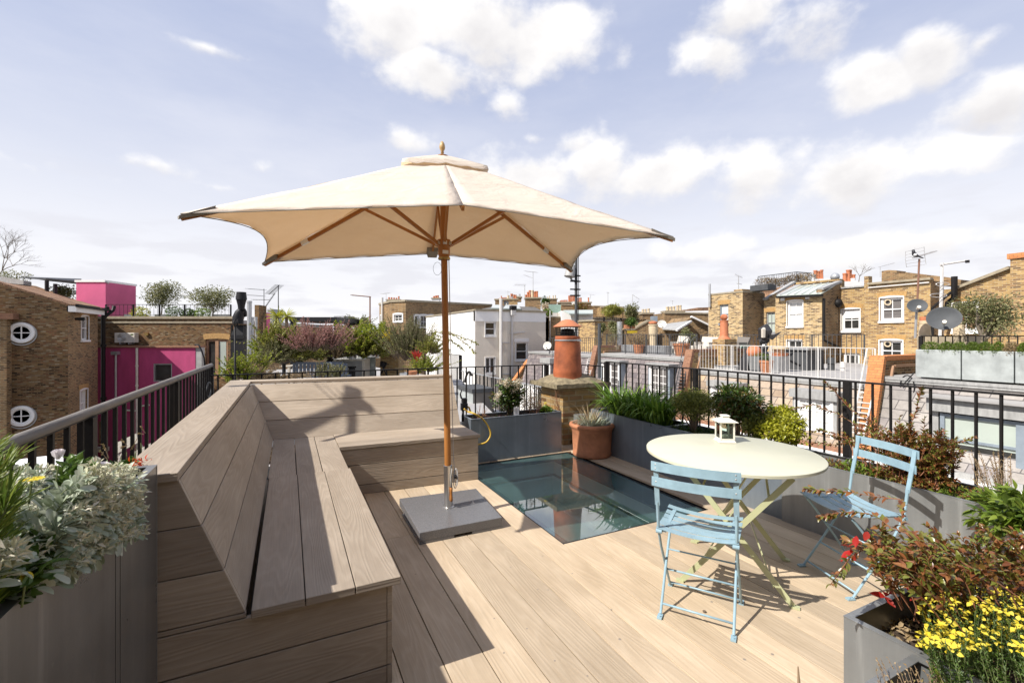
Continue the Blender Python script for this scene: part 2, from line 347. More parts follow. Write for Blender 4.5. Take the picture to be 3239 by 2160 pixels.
MT['skyglass']=glassm('tinted_rooflight_glass',(0.80,0.96,0.93),0.01,1.5,2.8)
dusty(MT['skyglass'],0.09,(0.30,0.60,0.58))  # teal in the glass colour stands for its thickness and the lit well below
MT['clear']=glassm('clear_pane',(0.85,0.92,0.88),0.02,1.45,1.0)
MT['well']=plain('pale_lightwell_paint',(0.84,0.88,0.84),0.7,var=0.04)
# ---------------------------------------------------------------- mesh builder
def cframe(u,w,z):
 return Vector((u*CY+w*SY,-u*SY+w*CY,z))
class MB:
 def __init__(s):s.v=[];s.f=[];s.uv={};s.mi=[];s.cm=0
 def face(s,pts,uvs=None):
  i=len(s.v);s.v+=[tuple(p)for p in pts];s.f.append(tuple(range(i,i+len(pts))));s.mi.append(s.cm)
  if uvs:s.uv[len(s.f)-1]=uvs
 def hexa(s,p):
  i=len(s.v);s.v+=[tuple(q)for q in p]
  for f in((3,2,1,0),(4,5,6,7),(0,1,5,4),(1,2,6,5),(2,3,7,6),(3,0,4,7)):
   s.f.append(tuple(i+k for k in f));s.mi.append(s.cm)
  return len(s.f)-6
 def box(s,x0,x1,y0,y1,z0,z1):
  x0,x1=min(x0,x1),max(x0,x1);y0,y1=min(y0,y1),max(y0,y1);z0,z1=min(z0,z1),max(z0,z1)
  return s.hexa([(x0,y0,z0),(x1,y0,z0),(x1,y1,z0),(x0,y1,z0),(x0,y0,z1),(x1,y0,z1),(x1,y1,z1),(x0,y1,z1)])
 def board(s,p,along):
  fi=s.hexa(p);al=Vector(along).normalized();off=random.random()*20
  for k in range(fi,fi+6):
   vs=[Vector(s.v[i])for i in s.f[k]]
   n=(vs[1]-vs[0]).cross(vs[2]-vs[1])
   n=n.normalized()if n.length>1e-9 else Vector((0,0,1))
   ac=n.cross(al)
   if ac.length<0.3:ac=Vector((0,0,1));aa=n.cross(ac)
   else:aa=al
   s.uv[k]=[(v.dot(aa)+off,v.dot(ac)+off)for v in vs]
 def bboard(s,x0,x1,y0,y1,z0,z1,along):
  s.board([(x0,y0,z0),(x1,y0,z0),(x1,y1,z0),(x0,y1,z0),(x0,y0,z1),(x1,y0,z1),(x1,y1,z1),(x0,y1,z1)],along)
 def prism(s,pts,d,caps=True):
  i=len(s.v);n=len(pts);d=Vector(d)
  s.v+=[tuple(p)for p in pts]+[tuple(Vector(p)+d)for p in pts]
  if caps:s.f.append(tuple(range(i+n-1,i-1,-1)));s.mi.append(s.cm);s.f.append(tuple(range(i+n,i+2*n)));s.mi.append(s.cm)
  for k in range(n):
   q=(k+1)%n;s.f.append((i+k,i+q,i+n+q,i+n+k));s.mi.append(s.cm)
 def tube(s,pts,r,n=8,caps=True,r2=None,closed=False):
  pts=[Vector(p)for p in pts];m=len(pts);i0=len(s.v)
  rr=r if isinstance(r,(list,tuple))else([r+(r2-r)*k/(m-1)for k in range(m)]if r2 is not None else[r]*m)
  up=None
  for k,p in enumerate(pts):
   if closed:d=pts[(k+1)%m]-pts[k-1]
   else:d=pts[min(k+1,m-1)]-pts[max(k-1,0)]
   d=d.normalized()if d.length>1e-9 else Vector((0,0,1))
   if up is None:up=Vector((0,0,1))if abs(d.z)<0.9 else Vector((1,0,0))
   a=d.cross(up)
   if a.length<1e-4:a=d.cross(Vector((0,1,0)))
   a.normalize();b_=a.cross(d);up=b_
   for j in range(n):
    t_=2*math.pi*j/n;s.v.append(tuple(p+(a*math.cos(t_)+b_*math.sin(t_))*rr[k]))
  for k in range(m if closed else m-1):
   q=(k+1)%m
   for j in range(n):
    s.f.append((i0+k*n+j,i0+q*n+j,i0+q*n+(j+1)%n,i0+k*n+(j+1)%n));s.mi.append(s.cm)
  if caps and not closed:
   s.f.append(tuple(i0+j for j in range(n)));s.mi.append(s.cm)
   s.f.append(tuple(i0+(m-1)*n+n-1-j for j in range(n)));s.mi.append(s.cm)
 def lathe(s,prof,c=(0,0,0),n=24,axis=None,sx=1,sy=1):
  c=Vector(c);i0=len(s.v);q=axis.to_track_quat('Z','Y')if axis is not None else None
  for r,z in prof:
   for j in range(n):
    t_=2*math.pi*j/n;p=Vector((r*math.cos(t_)*sx,r*math.sin(t_)*sy,z))
    if q:p=q@p
    s.v.append(tuple(c+p))
  for k in range(len(prof)-1):
   for j in range(n):
    s.f.append((i0+k*n+j,i0+k*n+(j+1)%n,i0+(k+1)*n+(j+1)%n,i0+(k+1)*n+j));s.mi.append(s.cm)
 def sphere(s,c,r,n=10,sz=1.0):
  prof=[(max(1e-4,r*math.sin(math.pi*k/n)),-r*sz*math.cos(math.pi*k/n))for k in range(n+1)]
  s.lathe(prof,c,n)
 def bar(s,a,b,w,h,up=(0,0,1)):
  a=Vector(a);b=Vector(b);d=(b-a).normalized();u=Vector(up)
  sd=d.cross(u)
  if sd.length<1e-4:sd=d.cross(Vector((1,0,0)))
  sd.normalize();u=sd.cross(d);x=sd*w/2;y=u*h/2
  s.hexa([a-x-y,a+x-y,b+x-y,b-x-y,a-x+y,a+x+y,b+x+y,b-x+y])
 def arrays(s,V_,F_):
  i=len(s.v);s.v+=[tuple(p)for p in V_];s.f+=[tuple(int(k)+i for k in f)for f in F_];s.mi+=[s.cm]*len(F_)
 def build(s,name,mat,parent=None,smooth=False,bevel=0.0,loc=None):
  if not s.f:return None
  me=bpy.data.meshes.new(name)
  if parent is not None:
   mi=parent['_m']if '_m' in parent.keys()else None
   root=ROOTINV[parent.name]
   M_=root
  else:
   M_=Matrix.Translation(-Vector(loc))if loc else None
  vs=[M_@Vector(p)for p in s.v]if M_ is not None else s.v
  me.from_pydata(vs,[],s.f)
  mats=mat if isinstance(mat,(list,tuple))else[mat]
  for m_ in mats:me.materials.append(MT[m_]if isinstance(m_,str)else m_)
  if len(mats)>1:me.polygons.foreach_set('material_index',s.mi)
  if s.uv:
   ul=me.uv_layers.new(name='UVMap')
   for fi,uvs in s.uv.items():
    p=me.polygons[fi]
    for k,li in enumerate(p.loop_indices):ul.data[li].uv=uvs[k]
  if smooth:me.polygons.foreach_set('use_smooth',[True]*len(me.polygons));
  me.update()
  o=bpy.data.objects.new(name,me);COL.objects.link(o)
  if smooth=='auto':
   md=o.modifiers.new('edges','EDGE_SPLIT');md.split_angle=R(35)
  if bevel:
   md=o.modifiers.new('bevel','BEVEL');md.width=bevel;md.segments=2;md.limit_method='ANGLE';md.angle_limit=R(40)
  if parent is not None:
   o.parent=parent;ROOTINV[o.name]=ROOTINV[parent.name]
  elif loc:o.location=loc;ROOTINV[o.name]=Matrix.Translation(-Vector(loc))
  else:ROOTINV[o.name]=Matrix.Identity(4)
  return o
ROOTINV={}
def tag(o,label,cat,group=None):
 o['label']=label;o['category']=cat;o['kind']='thing'
 if group:o['group']=group
 return o
def thing(name,label,cat,loc=(0,0,0),group=None,rz=0.0):
 o=bpy.data.objects.new(name,None);COL.objects.link(o);o.empty_display_size=0.1
 o.location=loc;o.rotation_euler=(0,0,rz)
 ROOTINV[o.name]=(Matrix.Translation(Vector(loc))@Matrix.Rotation(rz,4,'Z')).inverted()
 return tag(o,label,cat,group)
def struct(o):o['kind']='structure';return o
def copy_tree(o,parent=None):
 c=o.copy();COL.objects.link(c);c.parent=parent
 for ch in list(o.children):copy_tree(ch,c)
 return c
# ---------------------------------------------------------------- facades, windows, rails
class Pl:
 def __init__(s,kind,pos):s.k=kind;s.p=pos
 def W(s,u,z,o=0.0):
  if s.k=='X':return Vector((s.p-o,u,z))
  if s.k=='P':return Vector((s.p+o,u,z))
  if s.k=='Y':return Vector((u,s.p-o,z))
  return cframe(u,s.p-o,z)
 def px(s,p):
  if s.k in 'XP':v=OX(p,s.p);return(v.y,v.z)
  if s.k=='Y':v=OY(p,s.p);return(v.x,v.z)
  return((p[0]-CX)/FPX*s.p,CH-(p[1]-HY)/FPX*s.p)
 def bx(s,mb,u0,u1,z0,z1,o0,o1):
  mb.hexa([s.W(u0,z0,o0),s.W(u1,z0,o0),s.W(u1,z0,o1),s.W(u0,z0,o1),s.W(u0,z1,o0),s.W(u1,z1,o0),s.W(u1,z1,o1),s.W(u0,z1,o1)])
 def poly(s,mb,pts,o0,o1):
  a=[s.W(u,z,o0)for u,z in pts];d=s.W(0,0,o1)-s.W(0,0,o0);mb.prism(a,d)
def wall(mb,pl,u0,u1,z0,z1,holes=(),th=0.3,top=None):
 """wall with real openings; top = list of (u, z) points that replace the flat top edge"""
 u0,u1=min(u0,u1),max(u0,u1)
 us=sorted(set([u0,u1]+[min(max(h[k],u0),u1)for h in holes for k in(0,1)]+([t[0]for t in top if u0<t[0]<u1]if top else[])))
 zs=sorted(set([z0,z1]+[min(max(h[k],z0),z1)for h in holes for k in(2,3)]))
 def zt(u):
  if not top:return z1
  for(a,za),(b,zb)in zip(top,top[1:]):
   if a<=u<=b:return za+(zb-za)*(u-a)/max(1e-9,b-a)
  return top[0][1]if u<top[0][0]else top[-1][1]
 for a,b in zip(us,us[1:]):
  if b-a<1e-6:continue
  for c,d in zip(zs,zs[1:]):
   mu,mz=(a+b)/2,(c+d)/2
   if any(h[0]<mu<h[1]and h[2]<mz<h[3]for h in holes):continue
   if top and d==zs[-1]:q=[(a,c),(b,c),(b,zt(b)),(a,zt(a))]
   else:q=[(a,c),(b,c),(b,d),(a,d)]
   mb.face([pl.W(u,z,0)for u,z in q])
 for h in holes:
  for(p,q)in(((h[0],h[2]),(h[1],h[2])),((h[1],h[2]),(h[1],h[3])),((h[1],h[3]),(h[0],h[3])),((h[0],h[3]),(h[0],h[2]))):
   mb.face([pl.W(*p,0),pl.W(*q,0),pl.W(*q,-th),pl.W(*p,-th)])
 tp=[(u,zt(u))for u in([u0]+([t[0]for t in top if u0<t[0]<u1]if top else[])+[u1])]
 for(a,za),(b,zb)in zip(tp,tp[1:]):mb.face([pl.W(a,za,0),pl.W(b,zb,0),pl.W(b,zb,-th),pl.W(a,za,-th)])
 u0+=.005;u1-=.005
 mb.face([pl.W(u0,z0,-.004),pl.W(u0,tp[0][1],-.004),pl.W(u0,tp[0][1],-th),pl.W(u0,z0,-th)])
 mb.face([pl.W(u1,z0,-.004),pl.W(u1,tp[-1][1],-.004),pl.W(u1,tp[-1][1],-th),pl.W(u1,z0,-th)])
def window(root,pl,u0,u1,z0,z1,glass='glass_dark',style='sash',frame='white_paint',sill=True,fw=0.07,set_in=0.10,surround=0.0,arch=False,name='window',cols=2,rows=2):
 u0,u1=min(u0,u1),max(u0,u1);mb=MB();o0,o1=-set_in-0.06,-set_in+0.02
 w,h=u1-u0,z1-z0
 pl.bx(mb,u0,u0+fw,z0,z1,o0,o1);pl.bx(mb,u1-fw,u1,z0,z1,o0,o1)
 pl.bx(mb,u0+fw,u1-fw,z1-fw,z1,o0,o1);pl.bx(mb,u0+fw,u1-fw,z0,z0+fw*1.2,o0,o1)
 bw=0.028
 if style in('sash','french','grid'):
  for k in range(1,cols):
   u=u0+w*k/cols;b=bw if style!='french' or k*2!=cols else 0.11
   pl.bx(mb,u-b/2,u+b/2,z0+fw,z1-fw,o0+.01,o1-.015)
  for k in range(1,rows):
   z=z0+h*k/rows;b=0.05 if(style=='sash' and k*2==rows)else bw
   pl.bx(mb,u0+fw,u1-fw,z-b/2,z+b/2,o0+.013,o1-.008)
 if surround:
  s_=surround
  pl.bx(mb,u0-s_,u0,z0-s_*.5,z1+s_,-.02,.035);pl.bx(mb,u1,u1+s_,z0-s_*.5,z1+s_,-.02,.035);pl.bx(mb,u0,u1,z1,z1+s_,-.02,.037)
  if arch:
   n=8;pts=[(u0-s_,z1+s_)]+[(u0-s_+(w+2*s_)*k/n,z1+s_+math.sin(math.pi*k/n)*w*.06)for k in range(1,n)]+[(u1+s_,z1+s_)]
   pl.poly(mb,pts,-.02,.036)
 f=mb.build(name,frame,root)
 g=MB();pl.bx(g,u0+fw*.7,u1-fw*.7,z0+fw*.7,z1-fw*.7,o0-.01,o0+.012);g.build('pane',glass,f)
 if sill:
  s_=MB();pl.bx(s_,u0-.06,u1+.06,z0-.10,z0,-.10,.09);s_.build('sill',frame,f)
 return f
def arch_bricks(root,pl,u0,u1,z1,mat='brick_arch',h=0.26):
 mb=MB();n=12;w=u1-u0
 f=lambda k:math.sin(math.pi*k/n)*w*.05
 pts=[(u0-.1+(w+.2)*k/n,z1+f(k))for k in range(n+1)]+[(u1+.16-(w+.32)*k/n,z1+h+f(n-k))for k in range(n+1)]
 pl.poly(mb,pts,-.02,.012);return mb.build('brick_arch',mat,root)
def facade(root,pl,u0,u1,z0,z1,wins,mat,top=None,th=0.35,arch=None,name='wall'):
 """wins: list of dicts with p1, p2 pixels (upper left, lower right) and window options"""
 hs=[];todo=[]
 for w_ in wins:
  w=dict(w_);a=pl.px(w.pop('p1'));b=pl.px(w.pop('p2'))
  h=(min(a[0],b[0]),max(a[0],b[0]),min(a[1],b[1]),max(a[1],b[1]));hs.append(h);todo.append((h,w))
 mb=MB();wall(mb,pl,u0,u1,z0,z1,hs,th,top);o=mb.build(name,mat,root)
 for h,w in todo:
  ab=w.pop('bricks',arch)
  window(root,pl,h[0],h[1],h[2],h[3],**w)
  if ab:arch_bricks(root,pl,h[0],h[1],h[3],ab)
 return o
def railing(name,label,pts,z0,z1,step,matn,group=None,top=(0.05,0.02),bar=0.016,posts=None,post=0.04,bottom=True,loc=None,handmat=None,round_bar=True,rail_r=None,phase=0.5,cat='railing'):
 """pts: ground points in order; z0/z1 may be numbers or per-point lists"""
 P_=[Vector((p[0],p[1],0))for p in pts];n=len(P_)
 Z0=z0 if isinstance(z0,(list,tuple))else[z0]*n;Z1=z1 if isinstance(z1,(list,tuple))else[z1]*n
 t=thing(name,label,cat,(P_[0].x,P_[0].y,Z0[0]),group)
 hr=MB()
 for k in range(n-1):
  a=P_[k]+Vector((0,0,Z1[k]));b=P_[k+1]+Vector((0,0,Z1[k+1]))
  if rail_r:hr.tube([a,b],rail_r,10)
  else:hr.bar(a,b,top[0],top[1])
 hr.build('handrail',handmat or matn,t,smooth='auto' if rail_r else False)
 if bottom:
  lr=MB()
  for k in range(n-1):lr.bar(P_[k]+Vector((0,0,Z0[k]+.08)),P_[k+1]+Vector((0,0,Z0[k+1]+.08)),top[0]*.7,top[1]*.8)
  lr.build('bottom_rail',matn,t)
 cnt=0;pos=[]
 for k in range(n-1):
  L_=(P_[k+1]-P_[k]).length;m_=max(1,int(L_/step))
  for j in range(m_):
   f=(j+phase)/m_;pos.append((P_[k].lerp(P_[k+1],f),Z0[k]+(Z0[k+1]-Z0[k])*f,Z1[k]+(Z1[k+1]-Z1[k])*f))
 pr=[];
 for k in range(n):pr.append((P_[k],Z0[k],Z1[k]))
 rest=MB()
 for q,(p,a,b)in enumerate(pos):
  if cnt<90:
   mb=MB();tgt=mb
  else:tgt=rest
  zb=a+(.06 if bottom else 0)
  if round_bar:tgt.tube([p+Vector((0,0,zb)),p+Vector((0,0,b-top[1]*.5))],bar/2,6,caps=False)
  else:tgt.box(p.x-bar/2,p.x+bar/2,p.y-bar/2,p.y+bar/2,zb,b-top[1]*.5)
  if tgt is mb:mb.build('baluster',matn,t)
  cnt+=1
 if rest.f:o=rest.build('baluster_row',matn,t);o['kind']='stuff'
 for k,(p,a,b)in enumerate(pr):
  if posts is not None and k not in posts:continue
  mb=MB();mb.box(p.x-post/2,p.x+post/2,p.y-post/2,p.y+post/2,a-.05,b-.004);mb.build('post',matn,t)
 return t
# ---------------------------------------------------------------- plants
def leaf_arrays(P0,Dv,Nv,L_,W_,segs=2,curl=0.25,prof=None):
 """P0 base points, Dv directions, Nv approximate normals: returns vertices and faces of folded leaves"""
 n=len(P0);Dv=Dv/np.maximum(1e-9,np.linalg.norm(Dv,axis=1,keepdims=True))
 S_=np.cross(Dv,Nv);S_=S_/np.maximum(1e-9,np.linalg.norm(S_,axis=1,keepdims=True));N_=np.cross(S_,Dv)
 L_=np.asarray(L_).reshape(-1,1);W_=np.asarray(W_).reshape(-1,1)
 if segs<=2:
  base=P0;tip=P0+Dv*L_-N_*L_*curl;mid=P0+Dv*L_*.45+N_*0
  l=mid+S_*W_/2+N_*W_*.25;r=mid-S_*W_/2+N_*W_*.25
  Vv=np.stack([base,r,tip,l],1).reshape(-1,3)
  i=np.arange(n)[:,None]*4;F_=np.concatenate([i+[[0,1,2]],i+[[0,2,3]]],0)
  return Vv,F_
 prof=prof or[(0,.08),(.18,.62),(.42,1.0),(.68,.82),(.88,.4),(1,.04)]
 rows=[]
 for t_,w in prof:
  c=P0+Dv*L_*t_-N_*L_*curl*t_*t_
  rows+=[c+S_*W_*w/2+N_*W_*w*.22,c,c-S_*W_*w/2+N_*W_*w*.22]
 m_=len(rows);Vv=np.stack(rows,1).reshape(-1,3);i=np.arange(n)[:,None]*m_;Fs=[]
 for k in range(len(prof)-1):
  a=k*3
  Fs.append(i+[[a,a+1,a+4,a+3]]);Fs.append(i+[[a+1,a+2,a+5,a+4]])
 return Vv,np.concatenate(Fs,0)
def mesh_np(name,Vv,F_,mat,parent,smooth=False):
 me=bpy.data.meshes.new(name)
 M_=np.array(ROOTINV[parent.name])if parent is not None else np.eye(4)
 Vv=Vv@M_[:3,:3].T+M_[:3,3]
 k=F_.shape[1];nf=len(F_)
 me.vertices.add(len(Vv));me.vertices.foreach_set('co',Vv.astype(np.float32).ravel())
 me.loops.add(nf*k);me.loops.foreach_set('vertex_index',F_.astype(np.int32).ravel())
 me.polygons.add(nf);me.polygons.foreach_set('loop_start',np.arange(0,nf*k,k,dtype=np.int32));me.polygons.foreach_set('loop_total',np.full(nf,k,dtype=np.int32))
 me.materials.append(MT[mat]if isinstance(mat,str)else mat)
 if smooth:me.polygons.foreach_set('use_smooth',np.ones(nf,dtype=bool))
 me.update(calc_edges=True);me.validate()
 o=bpy.data.objects.new(name,me);COL.objects.link(o)
 if parent is not None:o.parent=parent
 ROOTINV[o.name]=ROOTINV[parent.name]if parent is not None else Matrix.Identity(4)
 return o
def cloud_leaves(blobs,n,L_,W_,up=0.35,shell=0.55,jit=0.5,segs=2,curl=0.25,r=rng):
 """leaves through ellipsoids (x, y, z, rx, ry, rz); facing outwards and up"""
 w=np.array([b[3]*b[4]*b[5]for b in blobs])**0.67;w/=w.sum()
 idx=r.choice(len(blobs),n,p=w);Bb=np.array(blobs)[idx]
 d=r.normal(size=(n,3));d/=np.linalg.norm(d,axis=1,keepdims=True)
 rad=(shell+(1-shell)*r.random((n,1)))**0.8*(0.85+0.3*r.random((n,1)))
 rad=np.where(r.random((n,1))<0.25,r.random((n,1)),rad)
 P0=Bb[:,:3]+d*Bb[:,3:6]*rad
 Dv=d*0.7+r.normal(size=(n,3))*jit+[0,0,up*.5]
 Nv=d*.5+[0,0,1.0]+r.normal(size=(n,3))*.4
 s=0.7+0.6*r.random(n)
 return leaf_arrays(P0,Dv,Nv,L_*s,W_*s,segs,curl)
def clumpy(c,rad,n,r=rng,sub=0.42,flat=1.0):
 """an uneven crown: many overlapping clumps inside an ellipsoid"""
 out=[]
 for k in range(n):
  d=r.normal(size=3);d/=np.linalg.norm(d);q=r.random()**0.45
  s=sub*(0.6+0.8*r.random())
  out.append((c[0]+d[0]*rad[0]*q*(1-s*.5),c[1]+d[1]*rad[1]*q*(1-s*.5),c[2]+d[2]*rad[2]*q*(1-s*.5),
rad[0]*s,rad[1]*s,rad[2]*s*flat))
 return out
def limbs(mb,base,targets,r0,n=6,bend=0.15):
 base=Vector(base)
 for tg in targets:
  tg=Vector(tg[:3]);m_=base.lerp(tg,.5)+Vector((random.uniform(-1,1),random.uniform(-1,1),random.uniform(0,1)))*bend*(tg-base).length
  mb.tube([base,base.lerp(m_,.55),m_,tg.lerp(m_,.45),tg],[r0,r0*.8,r0*.6,r0*.4,r0*.15],n,caps=False)
def tree(name,label,cat,base,blobs,leaf_mat,n,L_,W_,trunk_r=0.05,trunk_top=None,bark='bark',group=None,up=.35,segs=2,fl=None,nl=None,trunk=True):
 t=thing(name,label,cat,tuple(base),group)
 tt=Vector(trunk_top)if trunk_top else Vector((base[0],base[1],min(b[2]for b in blobs)))
 mb=MB()
 b0=Vector(base);mb.tube([b0,b0.lerp(tt,.5)+Vector((trunk_r*.6,0,0)),tt],[trunk_r,trunk_r*.85,trunk_r*.7],8)
 limbs(mb,tt,random.sample(blobs,min(len(blobs),nl or 9)),trunk_r*.55)
 if trunk:mb.build('trunk' if cat=='tree' else 'stem',bark,t,smooth=True)
 V_,F_=cloud_leaves(blobs,n,L_,W_,up=up,segs=segs)
 mesh_np('crown' if cat=='tree' else 'foliage',V_,F_,leaf_mat,t,smooth=segs>2)
 if fl:
  V_,F_=cloud_leaves([(b[0],b[1],b[2]+b[5]*.25,b[3],b[4],b[5])for b in blobs],fl[1],fl[2],fl[2]*.8,up=1.0,shell=.95)
  mesh_np('flowers',V_,F_,fl[0],t)
 return t
def blades(center,n,L_,W_,spread,rise,droop,r=rng,seg=6,rad=0.1,wv=0.3):
 """arching strap leaves from a clump"""
 a=r.random(n)*2*np.pi;out=np.stack([np.cos(a),np.sin(a),np.zeros(n)],1)
 P0=np.array(center)+out*(r.random((n,1))**.5)*rad
 l=L_*(0.6+0.6*r.random((n,1)));sp=spread*(0.25+0.95*r.random((n,1)));dr=droop*(0.5+r.random((n,1)))
 side=np.cross(out,[0,0,1.0]);side=side+r.normal(size=(n,3))*wv*.5
 side/=np.linalg.norm(side,axis=1,keepdims=True)
 rows=[]
 for k in range(seg+1):
  t_=k/seg;c=P0+out*l*sp*t_*(0.6+.4*t_)+np.array([0,0,1.0])*(l*rise*t_-l*dr*t_**2.4)
  w=W_*(0.55+1.1*t_ if t_<.4 else 1.0-((t_-.4)/.6)**1.6)*.5+.0006
  rows+=[c+side*w,c-side*w]
 m_=len(rows);Vv=np.stack(rows,1).reshape(-1,3);i=np.arange(n)[:,None]*m_
 return Vv,np.concatenate([i+[[2*k,2*k+1,2*k+3,2*k+2]]for k in range(seg)],0)
def sprays(starts,ends,per,L_,W_,sag=0.1,segs=2,r=rng,whorl=1,curl=.25,spread=.8,tip=0.3,prof=None):
 """leafy shoots: curved stems with leaves along them; returns leaf arrays and the stem paths"""
 P0=[];Dv=[];Nv=[];Ls=[];paths=[]
 for s_,e in zip(starts,ends):
  s_=np.array(s_,float);e=np.array(e,float);l=np.linalg.norm(e-s_);mid=(s_+e)/2+np.array([0,0,sag*l])+r.normal(size=3)*l*.05
  pth=[((1-t_)**2)*s_+2*t_*(1-t_)*mid+t_*t_*e for t_ in np.linspace(0,1,7)];paths.append(pth)
  for k in range(per):
   t_=tip+(1-tip)*(k+r.random()*.8)/per;t_=min(t_,1)
   p=((1-t_)**2)*s_+2*t_*(1-t_)*mid+t_*t_*e
   ax=2*(1-t_)*(mid-s_)+2*t_*(e-mid);ax/=max(1e-9,np.linalg.norm(ax))
   for w in range(whorl):
    o=r.normal(size=3);o-=ax*o.dot(ax);o/=max(1e-9,np.linalg.norm(o))
    P0.append(p);Dv.append(ax*(.55+.5*t_)+o*spread+np.array([0,0,.15]));Nv.append(ax*-.2+np.array([0,0,1.0])+r.normal(size=3)*.3);Ls.append((1.05-.35*t_)*(.75+.5*r.random()))
 Ls=np.array(Ls)
 Vv,F_=leaf_arrays(np.array(P0),np.array(Dv),np.array(Nv),L_*Ls,W_*Ls,segs,curl,prof)
 return Vv,F_,paths
def stems_from(paths,r0,mat,parent,name='stem',n=5):
 mb=MB()
 for p in paths:mb.tube([tuple(q)for q in p],r0,n,caps=False,r2=r0*.35)
 return mb.build(name,mat,parent,smooth=True)
def shoot_ends(center,rad,n,r=rng,up=0.5,base_r=0.05):
 """starts near the root, ends spread over a dome"""
 st=[];en=[]
 for k in range(n):
  d=r.normal(size=3);d[2]=abs(d[2])*up+.15;d/=np.linalg.norm(d);q=.55+.45*r.random()**.5
  st.append((center[0]+r.normal()*base_r,center[1]+r.normal()*base_r,center[2]))
  en.append((center[0]+d[0]*rad[0]*q,center[1]+d[1]*rad[1]*q,center[2]+d[2]*rad[2]*q))
 return st,en
# ================================================================ TERRACE
GAP=0.0055
def brd(mb,q,z0,z1,al):
 mb.board([(x,y,z0)for x,y in q]+[(x,y,z1)for x,y in q],al)
# decking
mb=MB();sub=MB()
SKX0,SKX1,SKY0,SKY1=1.848,3.36,2.896,5.155
x=0.664-0.198*7
k=0
while x<3.76:
 x1=min(x+0.198,3.80)
 segs=[(-1.6,5.6)]
 if x1>SKX0+0.02 and x<SKX1-0.01:segs=[(-1.6,SKY0-0.002),(SKY1+0.03,5.6)]
 for(a,b)in segs:
  cuts=[a]+([{0:0.4,1:3.56,2:1.1}.get(k%3,2.0)]if b-a>3 else[])+[b]
  cuts=[q for q in cuts if q<=b]
  for c0,c1 in zip(cuts,cuts[1:]):
   if c1>c0:mb.bboard(x+GAP/2,x1-GAP/2,c0+0.001,c1-0.001,-0.024,0,(0,1,0))
 x=x1;k+=1
 if x1>=3.80:break
deck=mb.build('deck','deck',None,bevel=0.0015);struct(deck)
sub.box(-1.0,SKX0-.02,-1.6,6.4,-0.30,-0.06);sub.box(SKX1+.02,4.4,-1.6,6.4,-0.30,-0.06);sub.box(SKX0-.02,SKX1+.02,-1.6,SKY0-.02,-0.30,-0.06);sub.box(SKX0-.02,SKX1+.02,SKY1+.02,6.4,-0.30,-0.06)
sub=sub.build('deck_underlay','dark_gap',None);struct(sub)
# little knots of dirt on the boards
t=thing('fallen_seed','small brown dried seed lying on the deck beside the near blue chair','seed',tuple(OZ(Q(512,1305),0.004)))
mb=MB();p=OZ(Q(512,1305),0.006);mb.sphere(p,0.011,6,.45);mb.build('husk','bark',t)
# walk-on rooflight
t=thing('walk_on_rooflight','flat walk-on rooflight with green tinted glass let into the timber deck','rooflight',(SKX0,SKY0,-1.3))
g=MB();g.box(SKX0+.012,SKX1-.012,SKY0+.012,SKY1-.012,-0.022,-0.010)
g=MB();g.face([(SKX0+.012,SKY0+.012,-.008),(SKX1-.012,SKY0+.012,-.008),(SKX1-.012,SKY1-.012,-.008),(SKX0+.012,SKY1-.012,-.008)]);g.build('glass_pane','skyglass',t)
mb=MB()
for(a,b,c,d)in((SKX0,SKX0+.012,SKY0,SKY1),(SKX1-.012,SKX1,SKY0,SKY1),(SKX0+.012,SKX1-.012,SKY0,SKY0+.012),(SKX0+.012,SKX1-.012,SKY1-.012,SKY1)):mb.box(a,b,c,d,-.05,-.001)
for(a,b,c,d)in((SKX0+.012,SKX0+.09,SKY0+.012,SKY1-.012),(SKX1-.30,SKX1-.012,SKY0+.012,SKY1-.012),(SKX0+.09,SKX1-.30,SKY0+.012,SKY0+.07),(SKX0+.09,SKX1-.30,SKY1-.15,SKY1-.012)):mb.box(a,b,c,d,-.05,-.03)
mb.build('frame','black',t)
wl=MB();a,b,c,d=SKX0+.09,SKX1-.30,SKY0+.07,SKY1-.15
for k_,(dz0,dz1,ins)in enumerate(((-.05,-.20,0),(-.20,-.23,-.05),(-.23,-.50,.06),(-.50,-.53,0.02),(-.53,-1.25,.12))):
 a_,b_,c_,d_=a+ins,b-ins,c+ins,d-ins
 for(p0,p1)in(((a_,c_),(b_,c_)),((b_,c_),(b_,d_)),((b_,d_),(a_,d_)),((a_,d_),(a_,c_))):
  wl.face([(*p0,dz0),(*p1,dz0),(*p1,dz1),(*p0,dz1)])
for(i0,i1,z)in((0,.06,-.23),(.02,.12,-.53)):
 for(q0,q1,q2,q3)in((a+i0,b-i0,c+i0,c+i1),(a+i0,b-i0,d-i1,d-i0),(a+i0,a+i1,c+i1,d-i1),(b-i1,b-i0,c+i1,d-i1)):
  wl.face([(q0,q2,z),(q1,q2,z),(q1,q3,z),(q0,q3,z)])
wl.build('lightwell_lining','well',t)
tr_=MB()
for z in(-.215,-.515):
 for(q0,q1,q2,q3)in((a-.001,b+.001,d-.012,d-.003),(b-.012,b-.003,c,d-.012),(a+.003,a+.012,c,d-.012)):tr_.box(q0,q1,q2,q3,z-.012,z+.012)
tr_.build('wooden_trim','oak_frame',t)
rm=MB()
for f_ in(((a-.9,c-.9,-3.2),(b+.9,c-.9,-3.2),(b+.9,d+.9,-3.2),(a-.9,d+.9,-3.2)),):rm.face(f_)
rm.build('room_floor','roof_dark',t)
